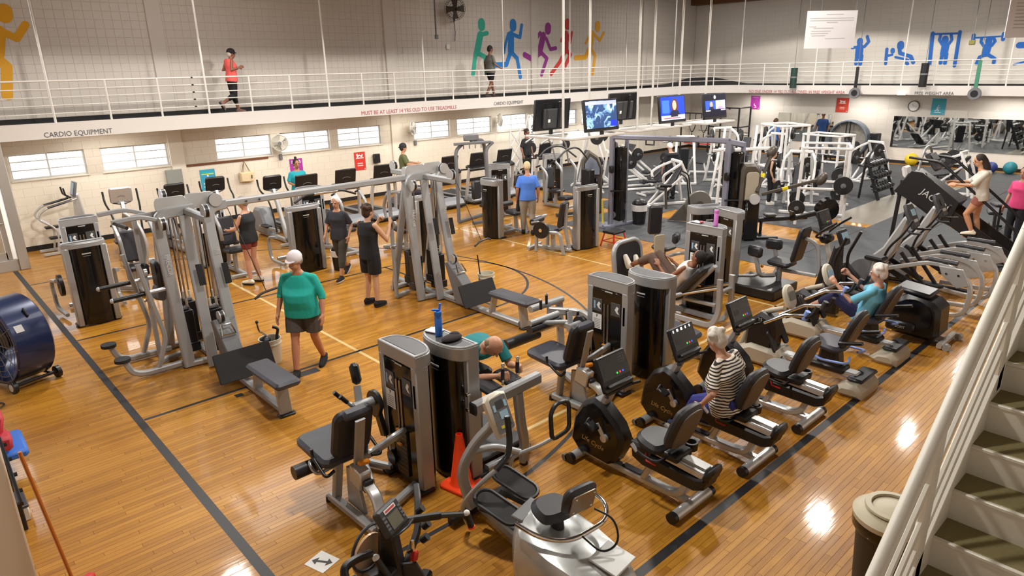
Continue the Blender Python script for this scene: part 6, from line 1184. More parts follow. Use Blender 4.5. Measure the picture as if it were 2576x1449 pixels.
# buckets, bins, stool, bottles
def bucket(loc, label, items):
    K = Mach('bucket', label, 'bucket', loc, 'white storage buckets'); x, y = loc
    K.p('pail', K.m().lathe([(.0, .012), (.125, .0), (.13, .012), (.152, .36), (.158, .36), (.158, .375), (.146, .375), (.12, .02), (.0, .02)], (x, y, 0), n=28), CREAMM); K.p('rib', K.m().lathe([(.148, 0), (.162, .004), (.162, .02), (.149, .024)], (x, y, .29), n=28), CREAMM); K.p('bail', K.m().tube([(x-.16, y, .32), (x-.17, y-.02, .2), (x-.13, y-.12, .16)], .006, 5), BLACK)
    if items:
        K.p('bar_handle', K.m().tube([(x+.02, y, .1), (x-.02, y+.02, .4), (x-.12, y+.04, .5), (x-.13, y+.05, .62)], .015, 8, fil=.04), CHROME); K.p('handle_tip', K.m().sph((x-.13, y+.05, .64), .024, 8, 6), BLACK); K.p('grip_hook', K.m().tube([(x+.06, y-.02, .1), (x+.1, y-.04, .42), (x+.13, y-.04, .5), (x+.06, y-.0, .53)], .022, 8, fil=.05), BLACK); K.p('liner', K.m().sph((x-.06, y+.02, .35), (.08, .08, .06), 10, 8), BLACK)
bucket((1.93, 6.35), 'white bucket of cable handles beside the left row bench', True); bucket((6.2, 6.55), 'white bucket with a rod behind the right row bench', False)
solo('bar_rod', M().cyl((6.14, 6.6, .025), (6.1, 6.66, .72), .012, n=8), BLACK, 'thin black rod sticking out of the right bucket', 'rod')
K = Mach('waste_bin', 'small black bin with white liner by the smoked tower', 'bin', (5.05, 9.98)); K.p('bin_body', K.m().lathe([(0, 0), (.13, 0), (.16, .42), (.15, .42), (.0, .4)], (5.05, 9.98, 0)), BLACK); K.p('liner', K.m().lathe([(.155, .3), (.166, .3), (.17, .43), (.155, .43)], (5.05, 9.98, 0)), WHITEP); K.p('lid', K.m().sph((5.05, 9.98, .44), (.15, .15, .08), 14, 8), BLACK)
K = Mach('waste_bin', 'black lidded bin with pale liner on the rubber tiles', 'bin', (12.75, 8.0)); K.p('bin_body', K.m().lathe([(0, 0), (.16, 0), (.2, .5), (0, .5)], (12.75, 8.0, .01)), BLACK); K.p('liner', K.m().lathe([(.195, .36), (.205, .36), (.21, .52), (.195, .52)], (12.75, 8.0, 0)), WHITEP); K.p('lid', K.m().sph((12.75, 8.0, .54), (.2, .2, .14), 16, 8), BLACK)
K = Mach('step_stool', 'red metal step stool with black top near the rubber tiles', 'stool', (10.55, 7.05)); K.p('stool_top', K.m().box((10.55, 7.05, .33), (.42, .36, .06), b=.015), BLACK)
for a, b in ((-1, -1), (-1, 1), (1, -1), (1, 1)): K.p('leg', K.m().bar([(10.55+a*.17, 7.05+b*.14, .31), (10.55+a*.24, 7.05+b*.2, .0)], .03, .03), RED)
for a in (-1, 1): K.p('stretcher', K.m().bar([(10.55-.21, 7.05+a*.17, .12), (10.55+.21, 7.05+a*.17, .12)], .02, .02).bar([(10.55+a*.21, 6.88, .12), (10.55+a*.21, 7.22, .12)], .02, .02), RED)
K = Mach('trash_can', 'large black trash can with beige lid beside the stairs', 'trash can', (3.42, -1.44)); K.p('can', K.m().lathe([(0, 0), (.2, 0), (.235, .62), (.255, .64), (.255, .7), (.0, .7)], (3.42, -1.44, 0), n=32), mat('can_brown', '2A241F', .5, 0, .1, 6)); K.p('lid', K.m().lathe([(.27, .0), (.275, .04), (.24, .07), (.18, .09), (.1, .105), (0, .11)], (3.42, -1.44, .69), n=32), mat('lid_beige', 'B3A98F', .5, 0, .04, 5)); K.p('lid_ring', K.m().lathe([(.15, .1), (.2, .1), (.195, .115), (.155, .118)], (3.42, -1.44, .69), n=32), mat('lid_beige', 'B3A98F', .5)); K.p('bag', K.m().lathe([(.258, .6), (.268, .62), (.27, .7), (.255, .7)], (3.42, -1.44, 0), n=32), BLACKG)
def bottle(name, x, y, z, mt, label, straw):
    K = Mach(name, label, 'bottle', (x, y, z)); K.p('flask', K.m().lathe([(0, 0), (.036, 0), (.037, .02), (.037, .19), (.03, .21), (.0, .21)], (x, y, z), n=18), mt); cp = K.p('cap', K.m().lathe([(.036, 0), (.038, .01), (.036, .045), (0, .05)], (x, y, z+.21), n=18), mt)
    if straw: K.p('spout', K.m().box((x-.025, y, z+.275), (.09, .03, .02), (0, .25, 0), .006).cyl((x+.02, y, z+.26), (x+.03, y, z+.33), .012, n=8), mt, cp)
bottle('water_bottle', 2.08, 2.4, 1.488, mat('bottle_blue', '2E78E0', .35), 'blue water bottle with spout standing on the tower tray', True)
bottle('water_bottle', 8.15, 3.02, 1.488, mat('bottle_pink', 'D57FD0', .35), 'pink water bottle standing on a weight tower', False)
solo('knit_cap', M().sph((0, 0, .02), (.12, .07, .035), 14, 8).sph((.05, .02, .035), (.06, .05, .03), 10, 6), cloth('221A1E'), 'crumpled dark knit cap on the tower beside the blue bottle', 'cap', None, (2.1, 2.22, 1.488))
solo('paper_towel', M().box((0, 0, .008), (.13, .16, .016), (0, .05, .3), .006), cloth('E8E5E2'), 'folded white towel on the tower beside the blue bottle', 'towel', None, (2.12, 2.53, 1.488))
solo('paper_towel', M().box((0, 0, .008), (.14, .18, .016), (0, .05, -.2), .006), cloth('E8E5E2'), 'folded white towel on the tower beside the pink bottle', 'towel', None, (8.16, 3.36, 1.487)); solo('earbud_case', M().box((0, 0, .012), (.05, .07, .025), None, .01), mat('coral_case', 'F0606A', .5), 'small coral case on the towel by the pink bottle', 'case', None, (8.13, 3.27, 1.504))
solo('water_bottle', M().lathe([(0, 0), (.032, 0), (.033, .14), (.02, .17), (.014, .2), (0, .2)], (0, 0, 0), n=14), mat('clear_bottle', 'C4C9CF', .15), 'clear drink bottle in the cup holder behind the striped woman', 'bottle', None, (4.72, .36, .5))

# ================================================================== FREE WEIGHT AREA
WP = WHITE
def plate(K, c, ax, r=.22, par=None):
    c = V(c); ax = V(ax).normalized(); p_ = K.p('weight_plate', K.m().cyl(c-ax*.02, c+ax*.02, r, n=24), IRON, par)
    K.p('plate_hub', K.m().cyl(c-ax*.026, c+ax*.026, r*.28, n=14), MGREY, p_); return p_
def peg(K, a, ax, L=.25, n_plates=0, r=.22):
    a = V(a); ax = V(ax).normalized(); s = K.p('plate_peg', K.m().cyl(a, a+ax*L, .024, n=10), CHROME)
    for k in range(n_plates): plate(K, a+ax*(.05+.045*k), ax, r-.02*k)
def lev_press(label, x, y, a, incline=.35, plates=1, tall=1.5):
    "plate-loaded white lever machine: seat, back pad, A-frame, levers"
    K = Mach('plate_loaded_machine', label, 'exercise machine', (x, y), 'white plate-loaded machines'); T = TR(x, y, 0, a)
    class Q: pass
    m = lambda: K.m(T)
    K.p('base', m().bar([(-.7, -.4, .05), (-.7, .4, .05)], .07, .08).bar([(-.7, 0, .05), (.7, 0, .05)], .08, .08).bar([(.7, -.35, .05), (.7, .35, .05)], .07, .08), WP)
    for s in (-1, 1):
        K.p('upright', m().bar([(-.6, s*.38, .06), (-.45, s*.32, .8), (-.2, s*.28, tall)], .07, .08, fil=.2, up=(0, 1, 0)), WP); K.p('lever', m().bar([(-.2, s*.3, tall-.05), (.15, s*.42, tall-.2), (.4, s*.42, .95), (.35, s*.36, .75)], .06, .07, fil=.18), WP)
        K.p('brace', m().bar([(.6, s*.1, .08), (-.3, s*.28, .9)], .06, .06), WP); K.p('grip', m().cyl((.38, s*.4, .8), (.38, s*.2, .8), .022, n=8), BLACK)
        c = V(T @ V((.18, s*.44, tall-.22))); axv = (T.to_3x3() @ V((0, s, 0)))
        peg(K, c, axv, .28, plates)
    K.p('cross_bar', m().bar([(-.2, -.3, tall), (-.2, .3, tall)], .08, .08), WP)
    K.p('backrest', m().prism(rrect(.3, .78, .06), (-.18, 0, .85), (0, 1, 0), (-math.sin(incline), 0, math.cos(incline)), .08, .025), PAD); K.p('seat', m().prism(rrect(.4, .34, .06), (.14, 0, .5), (1, 0, .1), (0, 1, 0), .08, .025), PAD); K.p('seat_post', m().bar([(.1, 0, .08), (.12, 0, .46)], .08, .07), WP)
    return K
def cage(label, x, y, a, w=1.25, d=1.1, h=1.95, bar=.5):
    K = Mach('power_cage', label, 'rack', (x, y), 'white racks and cages'); T = TR(x, y, 0, a); m = lambda: K.m(T)
    for sx in (-1, 1):
        for sy in (-1, 1): K.p('upright', m().bar([(sx*w/2, sy*d/2, .02), (sx*w/2*.97, sy*d/2*.95, h)], .07, .07, up=(0, 1, 0)), WP)
    for z in (h, .95, .3):
        for sx in (-1, 1): K.p('side_rail', m().bar([(sx*w/2, -d/2, z), (sx*w/2, d/2, z)], .06, .06), WP)
        if z != .3:
            for sy in ((-1, 1) if z == h else (1,)): K.p('cross_rail', m().bar([(-w/2, sy*d/2, z), (w/2, sy*d/2, z)], .06, .06), WP)
    K.p('barbell', m().cyl((-w/2-.5, -d/2+.1, .98+bar*.2), (w/2+.5, -d/2+.1, .98+bar*.2), .016, n=8), CHROME)
    for s in (-1, 1):
        for k in range(2):
            c = V(T @ V((s*(w/2+.14+.05*k), -d/2+.1, .98+bar*.2))); plate(K, c, T.to_3x3() @ V((1, 0, 0)), .22)
        c = V(T @ V((s*(w/2+.03), d/2, .45))); peg(K, c, T.to_3x3() @ V((s, 0, 0)), .22, 1, .2)
    return K
def leg_sled(label, x, y, a):
    K = Mach('leg_sled', label, 'exercise machine', (x, y), 'white plate-loaded machines'); T = TR(x, y, 0, a); m = lambda: K.m(T)
    for s in (-1, 1): K.p('sled_rail', m().bar([(-.5, s*.3, .15), (.95, s*.3, 1.3)], .06, .08), WP); K.p('front_leg', m().bar([(.9, s*.3, 1.25), (1.05, s*.4, .03)], .07, .07), WP); K.p('floor_rail', m().bar([(-.9, s*.3, .05), (1.05, s*.38, .05)], .07, .07), WP); c = V(T @ V((.35, s*.34, .95))); peg(K, c, T.to_3x3() @ V((0, s, 0)), .3, 2, .22)
    K.p('foot_plate', m().prism(rrect(.6, .5, .03), (.5, 0, 1.08), (0, 1, 0), (-.6, 0, .8), .03, .006), DGREY); K.p('backrest', m().prism(rrect(.4, .7, .06), (-.75, 0, .5), (0, 1, 0), (-.75, 0, .66), .09, .03), PAD); K.p('seat', m().prism(rrect(.4, .4, .06), (-.4, 0, .24), (1, 0, -.2), (0, 1, 0), .09, .03), PAD)
    return K
def bench(label, x, y, a, inc=.9, mt=None):
    K = Mach('weight_bench', label, 'bench', (x, y), 'weight benches'); T = TR(x, y, 0, a); m = lambda: K.m(T)
    K.p('base', m().bar([(-.6, 0, .1), (.6, 0, .1)], .07, .07).bar([(-.6, -.28, .05), (-.6, .28, .05)], .06, .06).bar([(.6, -.25, .05), (.6, .25, .05)], .06, .06).bar([(0, 0, .1), (.1, 0, .42)], .07, .07), mt or WP)
    K.p('seat', m().prism(rrect(.4, .3, .05), (.3, 0, .45), (1, 0, .1), (0, 1, 0), .07, .02), PAD); K.p('backrest', m().prism(rrect(.3, .85, .05), (-.25, 0, .72), (0, 1, 0), (-math.cos(inc), 0, math.sin(inc)), .07, .02), PAD); K.p('back_strut', m().bar([(-.4, 0, .75), (-.5, 0, .1)], .05, .05), mt or WP)
    return K
lev_press('white incline press with tall black back pad on the near rubber tiles', 15.35, 8.9, math.radians(150), .5, 0, 1.3)
leg_sled('white leg sled left of the black-shirted man', 17.0, 11.4, math.radians(150)); leg_sled('white sled behind the first leg sled', 18.8, 12.6, math.radians(160))
lev_press('white lever press with curved uprights right of the black-shirted man', 17.6, 8.3, math.radians(20), .3, 1, 1.5); lev_press('white lever machine standing against the left wall corner', 16.6, 12.9, math.radians(-60), .3, 1, 1.9)
cage('white cage with lowered barbell behind the rower', 16.1, 4.75, math.radians(25)); cage('tall white rack below the blue-shirted man', 18.6, 7.1, math.radians(60), 1.1, .9, 2.2)
lev_press('white shoulder press with round black plates beside the cage', 17.2, 5.9, math.radians(200), .25, 2, 1.6); lev_press('white row machine behind the blond woman', 20.6, 8.4, math.radians(170), .25, 1, 1.7); lev_press('white pulldown lever with two raised white horns', 19.6, 9.7, math.radians(230), .3, 1, 1.9)
cage('white rack with peg tree before the big round fan', 20.9, 6.75, math.radians(80), 1.3, .8, 1.75); lev_press('white bench press frame at the far right', 22.4, 3.5, math.radians(90), .5, 1, 1.3)
bench('black incline bench before the small mirror', 24.5, 11.6, math.radians(200)); bench('black bench beside the dumbbell rack', 21.2, 3.9, math.radians(70), .2, BLACK); bench('black flat bench at the right edge', 17.6, 1.2, math.radians(20), .1, BLACK); bench('white bench below the red strap', 21.2, 11.3, math.radians(120))
# raised horns on the pulldown
K = Mach('lever_horns', 'pair of white slanted storage horns on a long white bar', 'rack', (15.6, 7.0))
K.p('long_bar', K.m().bar([(15.0, 7.3, 1.75), (16.4, 6.4, 1.75)], .08, .08), WP)
for x, y in ((15.2, 7.15), (16.0, 6.65)): K.p('horn', K.m().bar([(x, y, 1.75), (x+.25, y+.1, 2.35)], .06, .06), WP); K.p('leg', K.m().bar([(x, y, 1.72), (x-.1, y, .02)], .07, .07), WP)
# black racks
K = Mach('dumbbell_rack', 'black slanted dumbbell rack beside the vinyl aisle', 'rack', (20.4, 4.9))
for x in (19.9, 21.1): K.p('rack_frame', K.m().bar([(x, 4.65, .02), (x+.05, 5.15, 1.25)], .06, .09, up=(0, 1, 0)).bar([(x+.1, 5.25, .02), (x+.05, 5.15, 1.25)], .06, .06, up=(0, 1, 0)), BLACK)
for k in range(3):
    z = .3+.35*k; y = 4.78+.13*k; K.p('shelf', K.m().box((20.5, y, z), (1.25, .2, .04), (.35, 0, 0), .008), BLACK)
    for j in range(6): d = K.p('dumbbell', K.m().cyl((20.0+.2*j, y-.06, z+.07), (20.0+.2*j, y+.08, z+.1), .02, n=8), CHROME); K.p('dumbbell_heads', K.m().cyl((20.0+.2*j, y-.14, z+.06), (20.0+.2*j, y-.06, z+.07), .055, n=10).cyl((20.0+.2*j, y+.08, z+.1), (20.0+.2*j, y+.16, z+.12), .055, n=10), IRON, d)
K = Mach('squat_rack', 'black power rack standing in the far corner', 'rack', (27.7, 14.3))
for x in (27.2, 28.2):
    for y in (13.5, 15.0): K.p('upright', K.m().bar([(x, y, .02), (x, y, 2.05)], .07, .07, up=(0, 1, 0)), BLACK)
for z in (2.05, 1.2): K.p('cross_bar', K.m().bar([(27.2, 13.5, z), (27.2, 15.0, z)], .06, .06), BLACK); K.p('side_bar', K.m().bar([(27.2, 13.5, z), (28.2, 13.5, z)], .06, .06), BLACK)
K.p('barbell', K.m().cyl((27.15, 13.0, 1.0), (27.15, 15.5, 1.0), .016, n=8), CHROME); K.p('pull_up_bar', K.m().tube([(27.1, 13.9, 2.0), (27.1, 14.25, 2.12), (27.1, 14.6, 2.0)], .02), BLACK)
K = Mach('attachment_hanger', 'black forked cable attachments hanging at the far corner', 'rack', (25.4, 14.4))
K.p('hanger_bar', K.m().bar([(25.4, 13.9, 1.9), (25.4, 15.4, 1.9)], .05, .05).bar([(25.4, 15.3, 1.9), (25.4, 15.3, .02)], .06, .06), BLACK)
for y in (14.1, 14.7): K.p('forked_strap', K.m().tube([(25.35, y-.15, 1.88), (25.35, y-.15, 1.3), (25.35, y, 1.05), (25.35, y+.15, 1.3), (25.35, y+.15, 1.88)], .02, 6, fil=.1).cyl((25.35, y, 1.05), (25.35, y, .7), .02, n=6), BLACK)
K.p('red_strap', K.m().box((25.2, 14.2, .62), (.03, 1.6, .05), None, .01), RED)
# blue grey crossover with dark panels
BG = mat('blue_grey_steel', '8C8FA0', .35, .3, .04, 4)
K = Mach('cable_crossover', 'blue-grey cable crossover with dark shrouds spanning the tiles', 'cable machine', (12.3, 7.0))
for x, y in ((12.0, 8.35), (12.75, 5.55)):
    K.p('column', K.m().bar([(x, y, .02), (x, y, 2.3)], .12, .12, up=(0, 1, 0)), BG); K.p('shroud', K.m().box((x+.22, y-.08, 1.1), (.26, .3, 1.9), b=.03), SMOKE); K.p('rear_column', K.m().bar([(x+.4, y-.15, .02), (x+.4, y-.15, 2.25)], .09, .09, up=(0, 1, 0)), BG); K.p('foot', K.m().bar([(x-.3, y, .04), (x+.7, y-.2, .04)], .1, .07), BG)
    cr = K.p('carriage', K.m().box((x-.08, y-.06, 1.5), (.1, .12, .18), b=.02), BLACK); K.p('carriage_arm', K.m().cyl((x-.1, y-.05, .95), (x+.1, y-.3, .95), .022, n=8), BLACK, cr)
    for z in (2.1, .3): K.p('pulley', K.m().cyl((x+.05, y-.02, z), (x+.09, y-.02, z), .09), MGREY)
K.p('top_beam', K.m().bar([(12.0, 8.35, 2.3), (12.75, 5.55, 2.3)], .12, .12), BG); K.p('beam_end', K.m().bar([(12.75, 5.55, 2.28), (13.1, 5.4, 2.2)], .12, .14), BG); K.p('pull_up_grip', K.m().tube([(12.25, 7.5, 2.24), (12.25, 7.5, 2.14), (12.3, 7.3, 2.14), (12.3, 7.3, 2.24)], .018, 6), DGREY); K.p('base_plate', K.m().cyl((11.95, 8.5, .01), (11.95, 8.5, .05), .3, n=24), BG)
K.p('yellow_strap', K.m().bar([(11.75, 8.4, .12), (11.72, 8.4, .75)], .06, .02), YEL)
K = Mach('attachment_tree', 'black and cream peg tree of small attachments beside the crossover', 'rack', (11.6, 8.7)); K.p('pillar', K.m().box((11.55, 8.75, .75), (.2, .3, 1.5), b=.02), BLACK)
for k in range(5): K.p('hook', K.m().sph((11.45, 8.55, .35+.18*k), (.06, .06, .07), 10, 8), CREAMM if k > 1 else MGREY)
# dual arm functional trainer
K = Mach('arm_trainer', 'functional trainer with two long grey swivel arms behind the pink bottle', 'cable machine', (13.2, 5.2))
K.p('tower_body', K.m().prism([(-.24, .02), (.24, .02), (.24, 1.6), (.1, 1.78), (-.18, 1.78), (-.24, 1.65)], (13.2, 5.25, 0), (.8, -.6, 0), (0, 0, 1), .4, .06), BRONZE); K.p('inner_panel', K.m().prism(rrect(.3, .8, .08), (13.06, 5.06, 1.2), (.8, -.6, 0), (0, 0, 1), .04, .01), BEIGE); K.p('stack_shroud', K.m().box((13.05, 5.05, .5), (.34, .3, .95), (0, 0, -.64), .04), SMOKE)
for a, b in (((13.1, 4.95, 1.15), (13.75, 5.0, 2.0)), ((13.15, 4.85, 1.1), (13.7, 3.75, 1.5))):
    ar = K.p('swivel_arm', K.m().bar([a, b], .07, .07), BRONZE); K.p('arm_head', K.m().sph(b, (.12, .1, .16), 12, 8, (.3, .5, 0)), BRONZE, ar); e = V(a).lerp(V(b), .35); K.p('arm_label', K.m().bar([e, V(a).lerp(V(b), .45)], .075, .075), YEL, ar)
K.p('dial', K.m().cyl((13.0, 4.95, 1.0), (12.96, 4.9, 1.0), .12, n=20), LETTER); K.p('base', K.m().bar([(12.9, 5.3, .04), (13.6, 4.6, .04)], .12, .06), BLACK)
# air bike, rower, upright bike
K = Mach('air_bike', 'air bike with large caged fan wheel on the wood strip', 'exercise bike', (13.9, 7.2))
K.p('fan_cage', K.m().lathe([(.0, -.08), (.34, -.06), (.36, 0), (.34, .06), (.0, .08)], (13.95, 7.0, .48), (.6, .8, 0), n=28), mat('cage_grey', '6F6D68', .45, .2)); K.p('hub', K.m().cyl((13.88, 6.9, .48), (14.02, 7.1, .48), .1), BRONZE); K.p('frame', K.m().prism([(-.45, .04), (.5, .04), (.4, .12), (.1, .5), (-.3, .55)], (13.75, 7.2, 0), (-.5, .85, 0), (0, 0, 1), .12, .02), BRONZE); K.p('seat', K.m().prism([(-.12, -.14), (.12, -.14), (.06, .16), (-.06, .16)], (13.6, 7.8, .92), (.85, .5, 0), (.5, -.85, 0), .07, .02), BLACK); K.p('seat_post', K.m().bar([(13.6, 7.75, .3), (13.6, 7.8, .88)], .06, .06), BRONZE)
for s in (-1, 1): K.p('arm_lever', K.m().tube([(13.9+s*.25, 7.2+s*.14, .4), (13.85+s*.25, 7.3+s*.14, 1.2), (13.75+s*.22, 7.45+s*.13, 1.3)], .02, fil=.1), BLACK)
K = Mach('rower', 'black rowing machine with raised fan housing on the tiles', 'rowing machine', (14.2, 4.6))
K.p('rail', K.m().bar([(13.55, 5.08, .4), (14.4, 4.3, .45)], .08, .1), BLACK); K.p('fan_housing', K.m().lathe([(.0, -.12), (.26, -.1), (.3, 0), (.26, .1), (0, .12)], (14.75, 4.0, .62), (.6, .8, 0), n=26), BLACKG); nk = K.p('neck', K.m().bar([(14.1, 4.55, .42), (14.7, 4.05, .58)], .12, .12), BLACK); lettering(nk, 'STRONGROCK', .07, WHITEP, V(K.I @ V((14.36, 4.27, .5))), (.76, -.64, .2), (0, 0, 1), 'brand_lettering')
K.p('seat', K.m().prism(rrect(.28, .24, .06), (13.75, 4.9, .52), (1, -.9, 0), (.9, 1, 0), .06, .02), BLACK); K.p('foot_stretcher', K.m().prism([(-.15, -.05), (.15, -.05), (.1, .12), (-.1, .12)], (14.1, 4.5, .5), (.6, .8, 0), (-.3, .2, .9), .04, .01), BLACK)
for x, y in ((13.6, 5.03), (14.7, 4.05)): K.p('leg', K.m().bar([(x, y, .4), (x, y, .02)], .06, .06).bar([(x-.2, y-.25, .03), (x+.2, y+.25, .03)], .06, .05), BLACK)
K = Mach('upright_bike', 'black upright bike with tablet console at the edge of the tiles', 'exercise bike', (10.05, 1.7))
K.I = K.I @ Matrix.Translation((10.05, 2.0, 0))
K.p('body', K.m().prism([(.4, .08), (-.3, .08), (-.35, .5), (-.1, .75), (.3, .6)], (0, -.28, 0), (0, 1, 0), (0, 0, 1), .18, .04), BLACK); K.p('mast', K.m().bar([(0, -.13, .6), (0, 0, 1.15)], .1, .09), SILVER2); r = console(K, (0, .07, 1.4), (1, 0, 0), (0, .35, .94), .42, .36); leds(K, *r, .42, .36)
for s in (-1, 1): K.p('horn_bar', K.m().tube([(s*.08, .02, 1.12), (s*.26, .1, 1.14), (s*.32, -.05, 1.3), (s*.28, -.25, 1.45)], .02, fil=.1), BLACK)
K.p('handle_hub', K.m().box((0, .0, 1.1), (.24, .2, .16), b=.05), BLACK); K.p('seat', K.m().prism([(-.13, -.14), (.13, -.14), (.06, .16), (-.06, .16)], (0, -.83, .9), (1, 0, 0), (0, 1, 0), .08, .025), BLACK); K.p('seat_post', K.m().bar([(0, -.78, .5), (0, -.83, .86)], .06, .06), SILVER2); K.p('feet', K.m().bar([(-.3, .17, .05), (.3, .17, .05)], .07, .07).bar([(-.3, -.93, .05), (.3, -.93, .05)], .07, .07).bar([(0, .17, .05), (0, -.93, .05)], .08, .07), SILVER2)
# lettered white rack (frame and towers by the window wall)
K = Mach('lettered_rack', 'white smith rack with slanted brand lettering by the window wall', 'rack', (16.7, 15.4))
for x in (16.0, 17.6): K.p('upright', K.m().bar([(x, 15.4, .02), (x, 15.4, 2.35)], .1, .08, up=(0, 1, 0)).bar([(x, 16.3, .02), (x, 15.5, 2.35)], .08, .08, up=(1, 0, 0)), WP)
bd = K.p('brand_board', K.m().prism(rrect(.3, 1.5, .02), (15.98, 15.35, 1.5), (1, 0, 0), (0, 0, 1), .02, .004), WHITEP); lettering(bd, 'Nautilus', .26, mat('brand_black', '2A2A2C', .6), V(K.I @ V((15.98, 15.337, 1.45))), (0, 0, 1), (-1, 0, 0), 'brand_lettering', 1.1)
K.p('top_rail', K.m().bar([(16.0, 15.4, 2.33), (17.6, 15.4, 2.33)], .08, .08), WP); K.p('barbell', K.m().cyl((15.8, 15.3, 1.2), (17.9, 15.3, 1.2), .018, n=8), CHROME)
for k in range(3): K.p('lattice', K.m().bar([(15.2, 15.6, .3+.5*k), (15.6, 15.6, .8+.5*k)], .04, .04).bar([(15.6, 15.6, .3+.5*k), (15.2, 15.6, .8+.5*k)], .04, .04), WP)
for x in (15.15, 15.65): K.p('lattice_post', K.m().bar([(x, 15.6, .02), (x, 15.6, 1.9)], .05, .05, up=(0, 1, 0)), WP)
for x in (15.95, 17.75): plate(K, (x, 15.3, 1.2), (1, 0, 0), .2)
# tall cable tower behind the pulldown
K = Mach('arch_tower', 'tall arched grey tower with blue mesh panel behind the roller machine', 'cable machine', (12.9, 9.9))
K.p('shell', K.m().prism([(-.28, .02), (.3, .02), (.3, 1.3), (.18, 1.6), (-.08, 1.78), (-.28, 1.5)], (12.95, 9.85, 0), (.75, -.66, 0), (0, 0, 1), .3, .05), BRONZE); K.p('mesh_panel', K.m().prism([(-.2, 1.12), (.2, 1.12), (.2, 1.28), (.1, 1.5), (-.06, 1.62), (-.2, 1.42)], (12.83, 9.71, 0), (.75, -.66, 0), (0, 0, 1), .04, .006), mat('mesh_blue', '7E8798', .5, 0, .2, 60)); K.p('stack', K.m().box((12.85, 9.74, .6), (.3, .08, .9), (0, 0, -.72), .02), SMOKE)
for s in (-1, 1): K.p('arched_lever', K.m().tube([(12.6, 9.9+s*.2, 1.6), (12.2, 10.0+s*.3, 1.95), (11.8, 10.1+s*.35, 1.9), (11.5, 10.1+s*.35, 1.7)], .024, fil=.2), DGREY)
K.p('seat', K.m().prism(rrect(.42, .36, .06), (12.2, 10.1, .52), (1, 0, 0), (0, 1, 0), .09, .03), PAD); K.p('base', K.m().bar([(12.9, 9.9, .06), (11.9, 10.2, .06)], .09, .08).bar([(12.2, 10.1, .06), (12.2, 10.1, .48)], .08, .08), BRONZE)
# balls and the far fan
for i, (lab, c, r, hx) in enumerate((('yellow exercise ball against the far wall', (28.2, 6.5, .24), .24, 'E4C11E'), ('grey exercise ball on the floor by the mirror', (28.1, 5.2, .2), .2, '54565C'), ('teal exercise ball at the far right wall', (28.0, 3.2, .22), .22, '1F7A86'), ('navy exercise ball next to the teal one', (27.9, 3.75, .2), .2, '2A3C7A'), ('black slam ball near the far right wall', (27.6, 4.2, .2), .2, '232326'))): solo('exercise_ball', M().sph((0, 0, 0), r, 20, 12), mat('ball_'+hx, hx, .5), lab, 'ball', 'exercise balls along the mirror wall', c)
K = Mach('wall_drum_fan', 'large round drum fan standing before the far wall', 'fan', (27.6, 8.75))
n = 32; cc = V(27.6, 8.75, .92)
def dr2(r, x): return [V(cc.x+x, cc.y+r*math.cos(2*PI*i/n), cc.z+r*math.sin(2*PI*i/n)) for i in range(n)]
K.p('drum', K.m().loft([dr2(.74, -.2), dr2(.78, -.18), dr2(.78, .2), dr2(.72, .2), dr2(.72, -.2), dr2(.74, -.2)], cap=False), mat('fan_blue_grey', '5E6672', .4, .3)); K.p('back_mesh', K.m().lathe([(0, 0), (.72, 0), (.72, .01), (0, .01)], (27.7, 8.75, .92), (1, 0, 0), n=32), mat('fan_mesh', '9A948A', .6))
for k in range(12): t = 2*PI*k/12; K.p('spoke', K.m().cyl((27.42, cc.y, cc.z), (27.42, cc.y+.72*math.cos(t), cc.z+.72*math.sin(t)), .008, n=5), MGREY)
K.p('motor', K.m().cyl((27.45, 8.75, .92), (27.65, 8.75, .92), .12), BLACK); K.p('yoke', K.m().bar([(27.4, 8.68, .95), (27.4, 8.68, 1.66)], .05, .04, up=(0, 1, 0)).bar([(27.4, 8.82, .95), (27.4, 8.82, 1.66)], .05, .04, up=(0, 1, 0)), BLACK); K.p('stand', K.m().bar([(27.6, 8.1, .05), (27.6, 9.4, .05)], .06, .06).bar([(27.6, 8.1, .05), (27.6, 8.1, .5)], .05, .05).bar([(27.6, 9.4, .05), (27.6, 9.4, .5)], .05, .05), BLACK)
solo('speaker_cabinet', M().box((0, 0, .6), (.3, .34, 1.2), None, .02), BLACK, 'tall black speaker cabinet next to the far drum fan', 'speaker', None, (27.9, 7.85))

# more white machines filling the back of the area
lev_press('white lever machine far behind the crossover', 19.2, 11.0, math.radians(40), .3, 1, 1.6); lev_press('white squat machine near the small mirror', 23.4, 9.6, math.radians(190), .4, 2, 1.7); leg_sled('white sled before the small mirror', 22.6, 7.9, math.radians(200)); lev_press('white decline press near the far drum fan', 23.6, 6.4, math.radians(160), .5, 1, 1.3)
bench('white-framed bench with long slanted black pad', 16.6, 10.2, math.radians(160), .8); bench('black bench among the white presses', 19.0, 8.9, math.radians(100), .6)
def plate_tree(label, x, y):
    K = Mach('plate_tree', label, 'rack', (x, y), 'plate trees'); K.p('post', K.m().bar([(x, y, .02), (x, y, 1.1)], .08, .08, up=(0, 1, 0)), WP); K.p('feet', K.m().bar([(x-.3, y, .04), (x+.3, y, .04)], .07, .07).bar([(x, y-.3, .04), (x, y+.3, .04)], .07, .07), WP)
    for k, z in enumerate((.35, .7, 1.0)):
        for s in (-1, 1): peg(K, (x+s*.04, y, z), (s, -.3, 0), .24, 2, .2-.02*k)
for l, x, y in (('plate tree loaded with black plates beside the first white press', 16.6, 7.7), ('plate tree beside the tall white rack', 19.6, 6.6), ('plate tree near the leg sleds', 18.0, 10.9), ('plate tree at the edge of the vinyl aisle', 18.6, 5.3), ('plate tree by the left wall corner', 15.6, 11.9)): plate_tree(l, x, y)

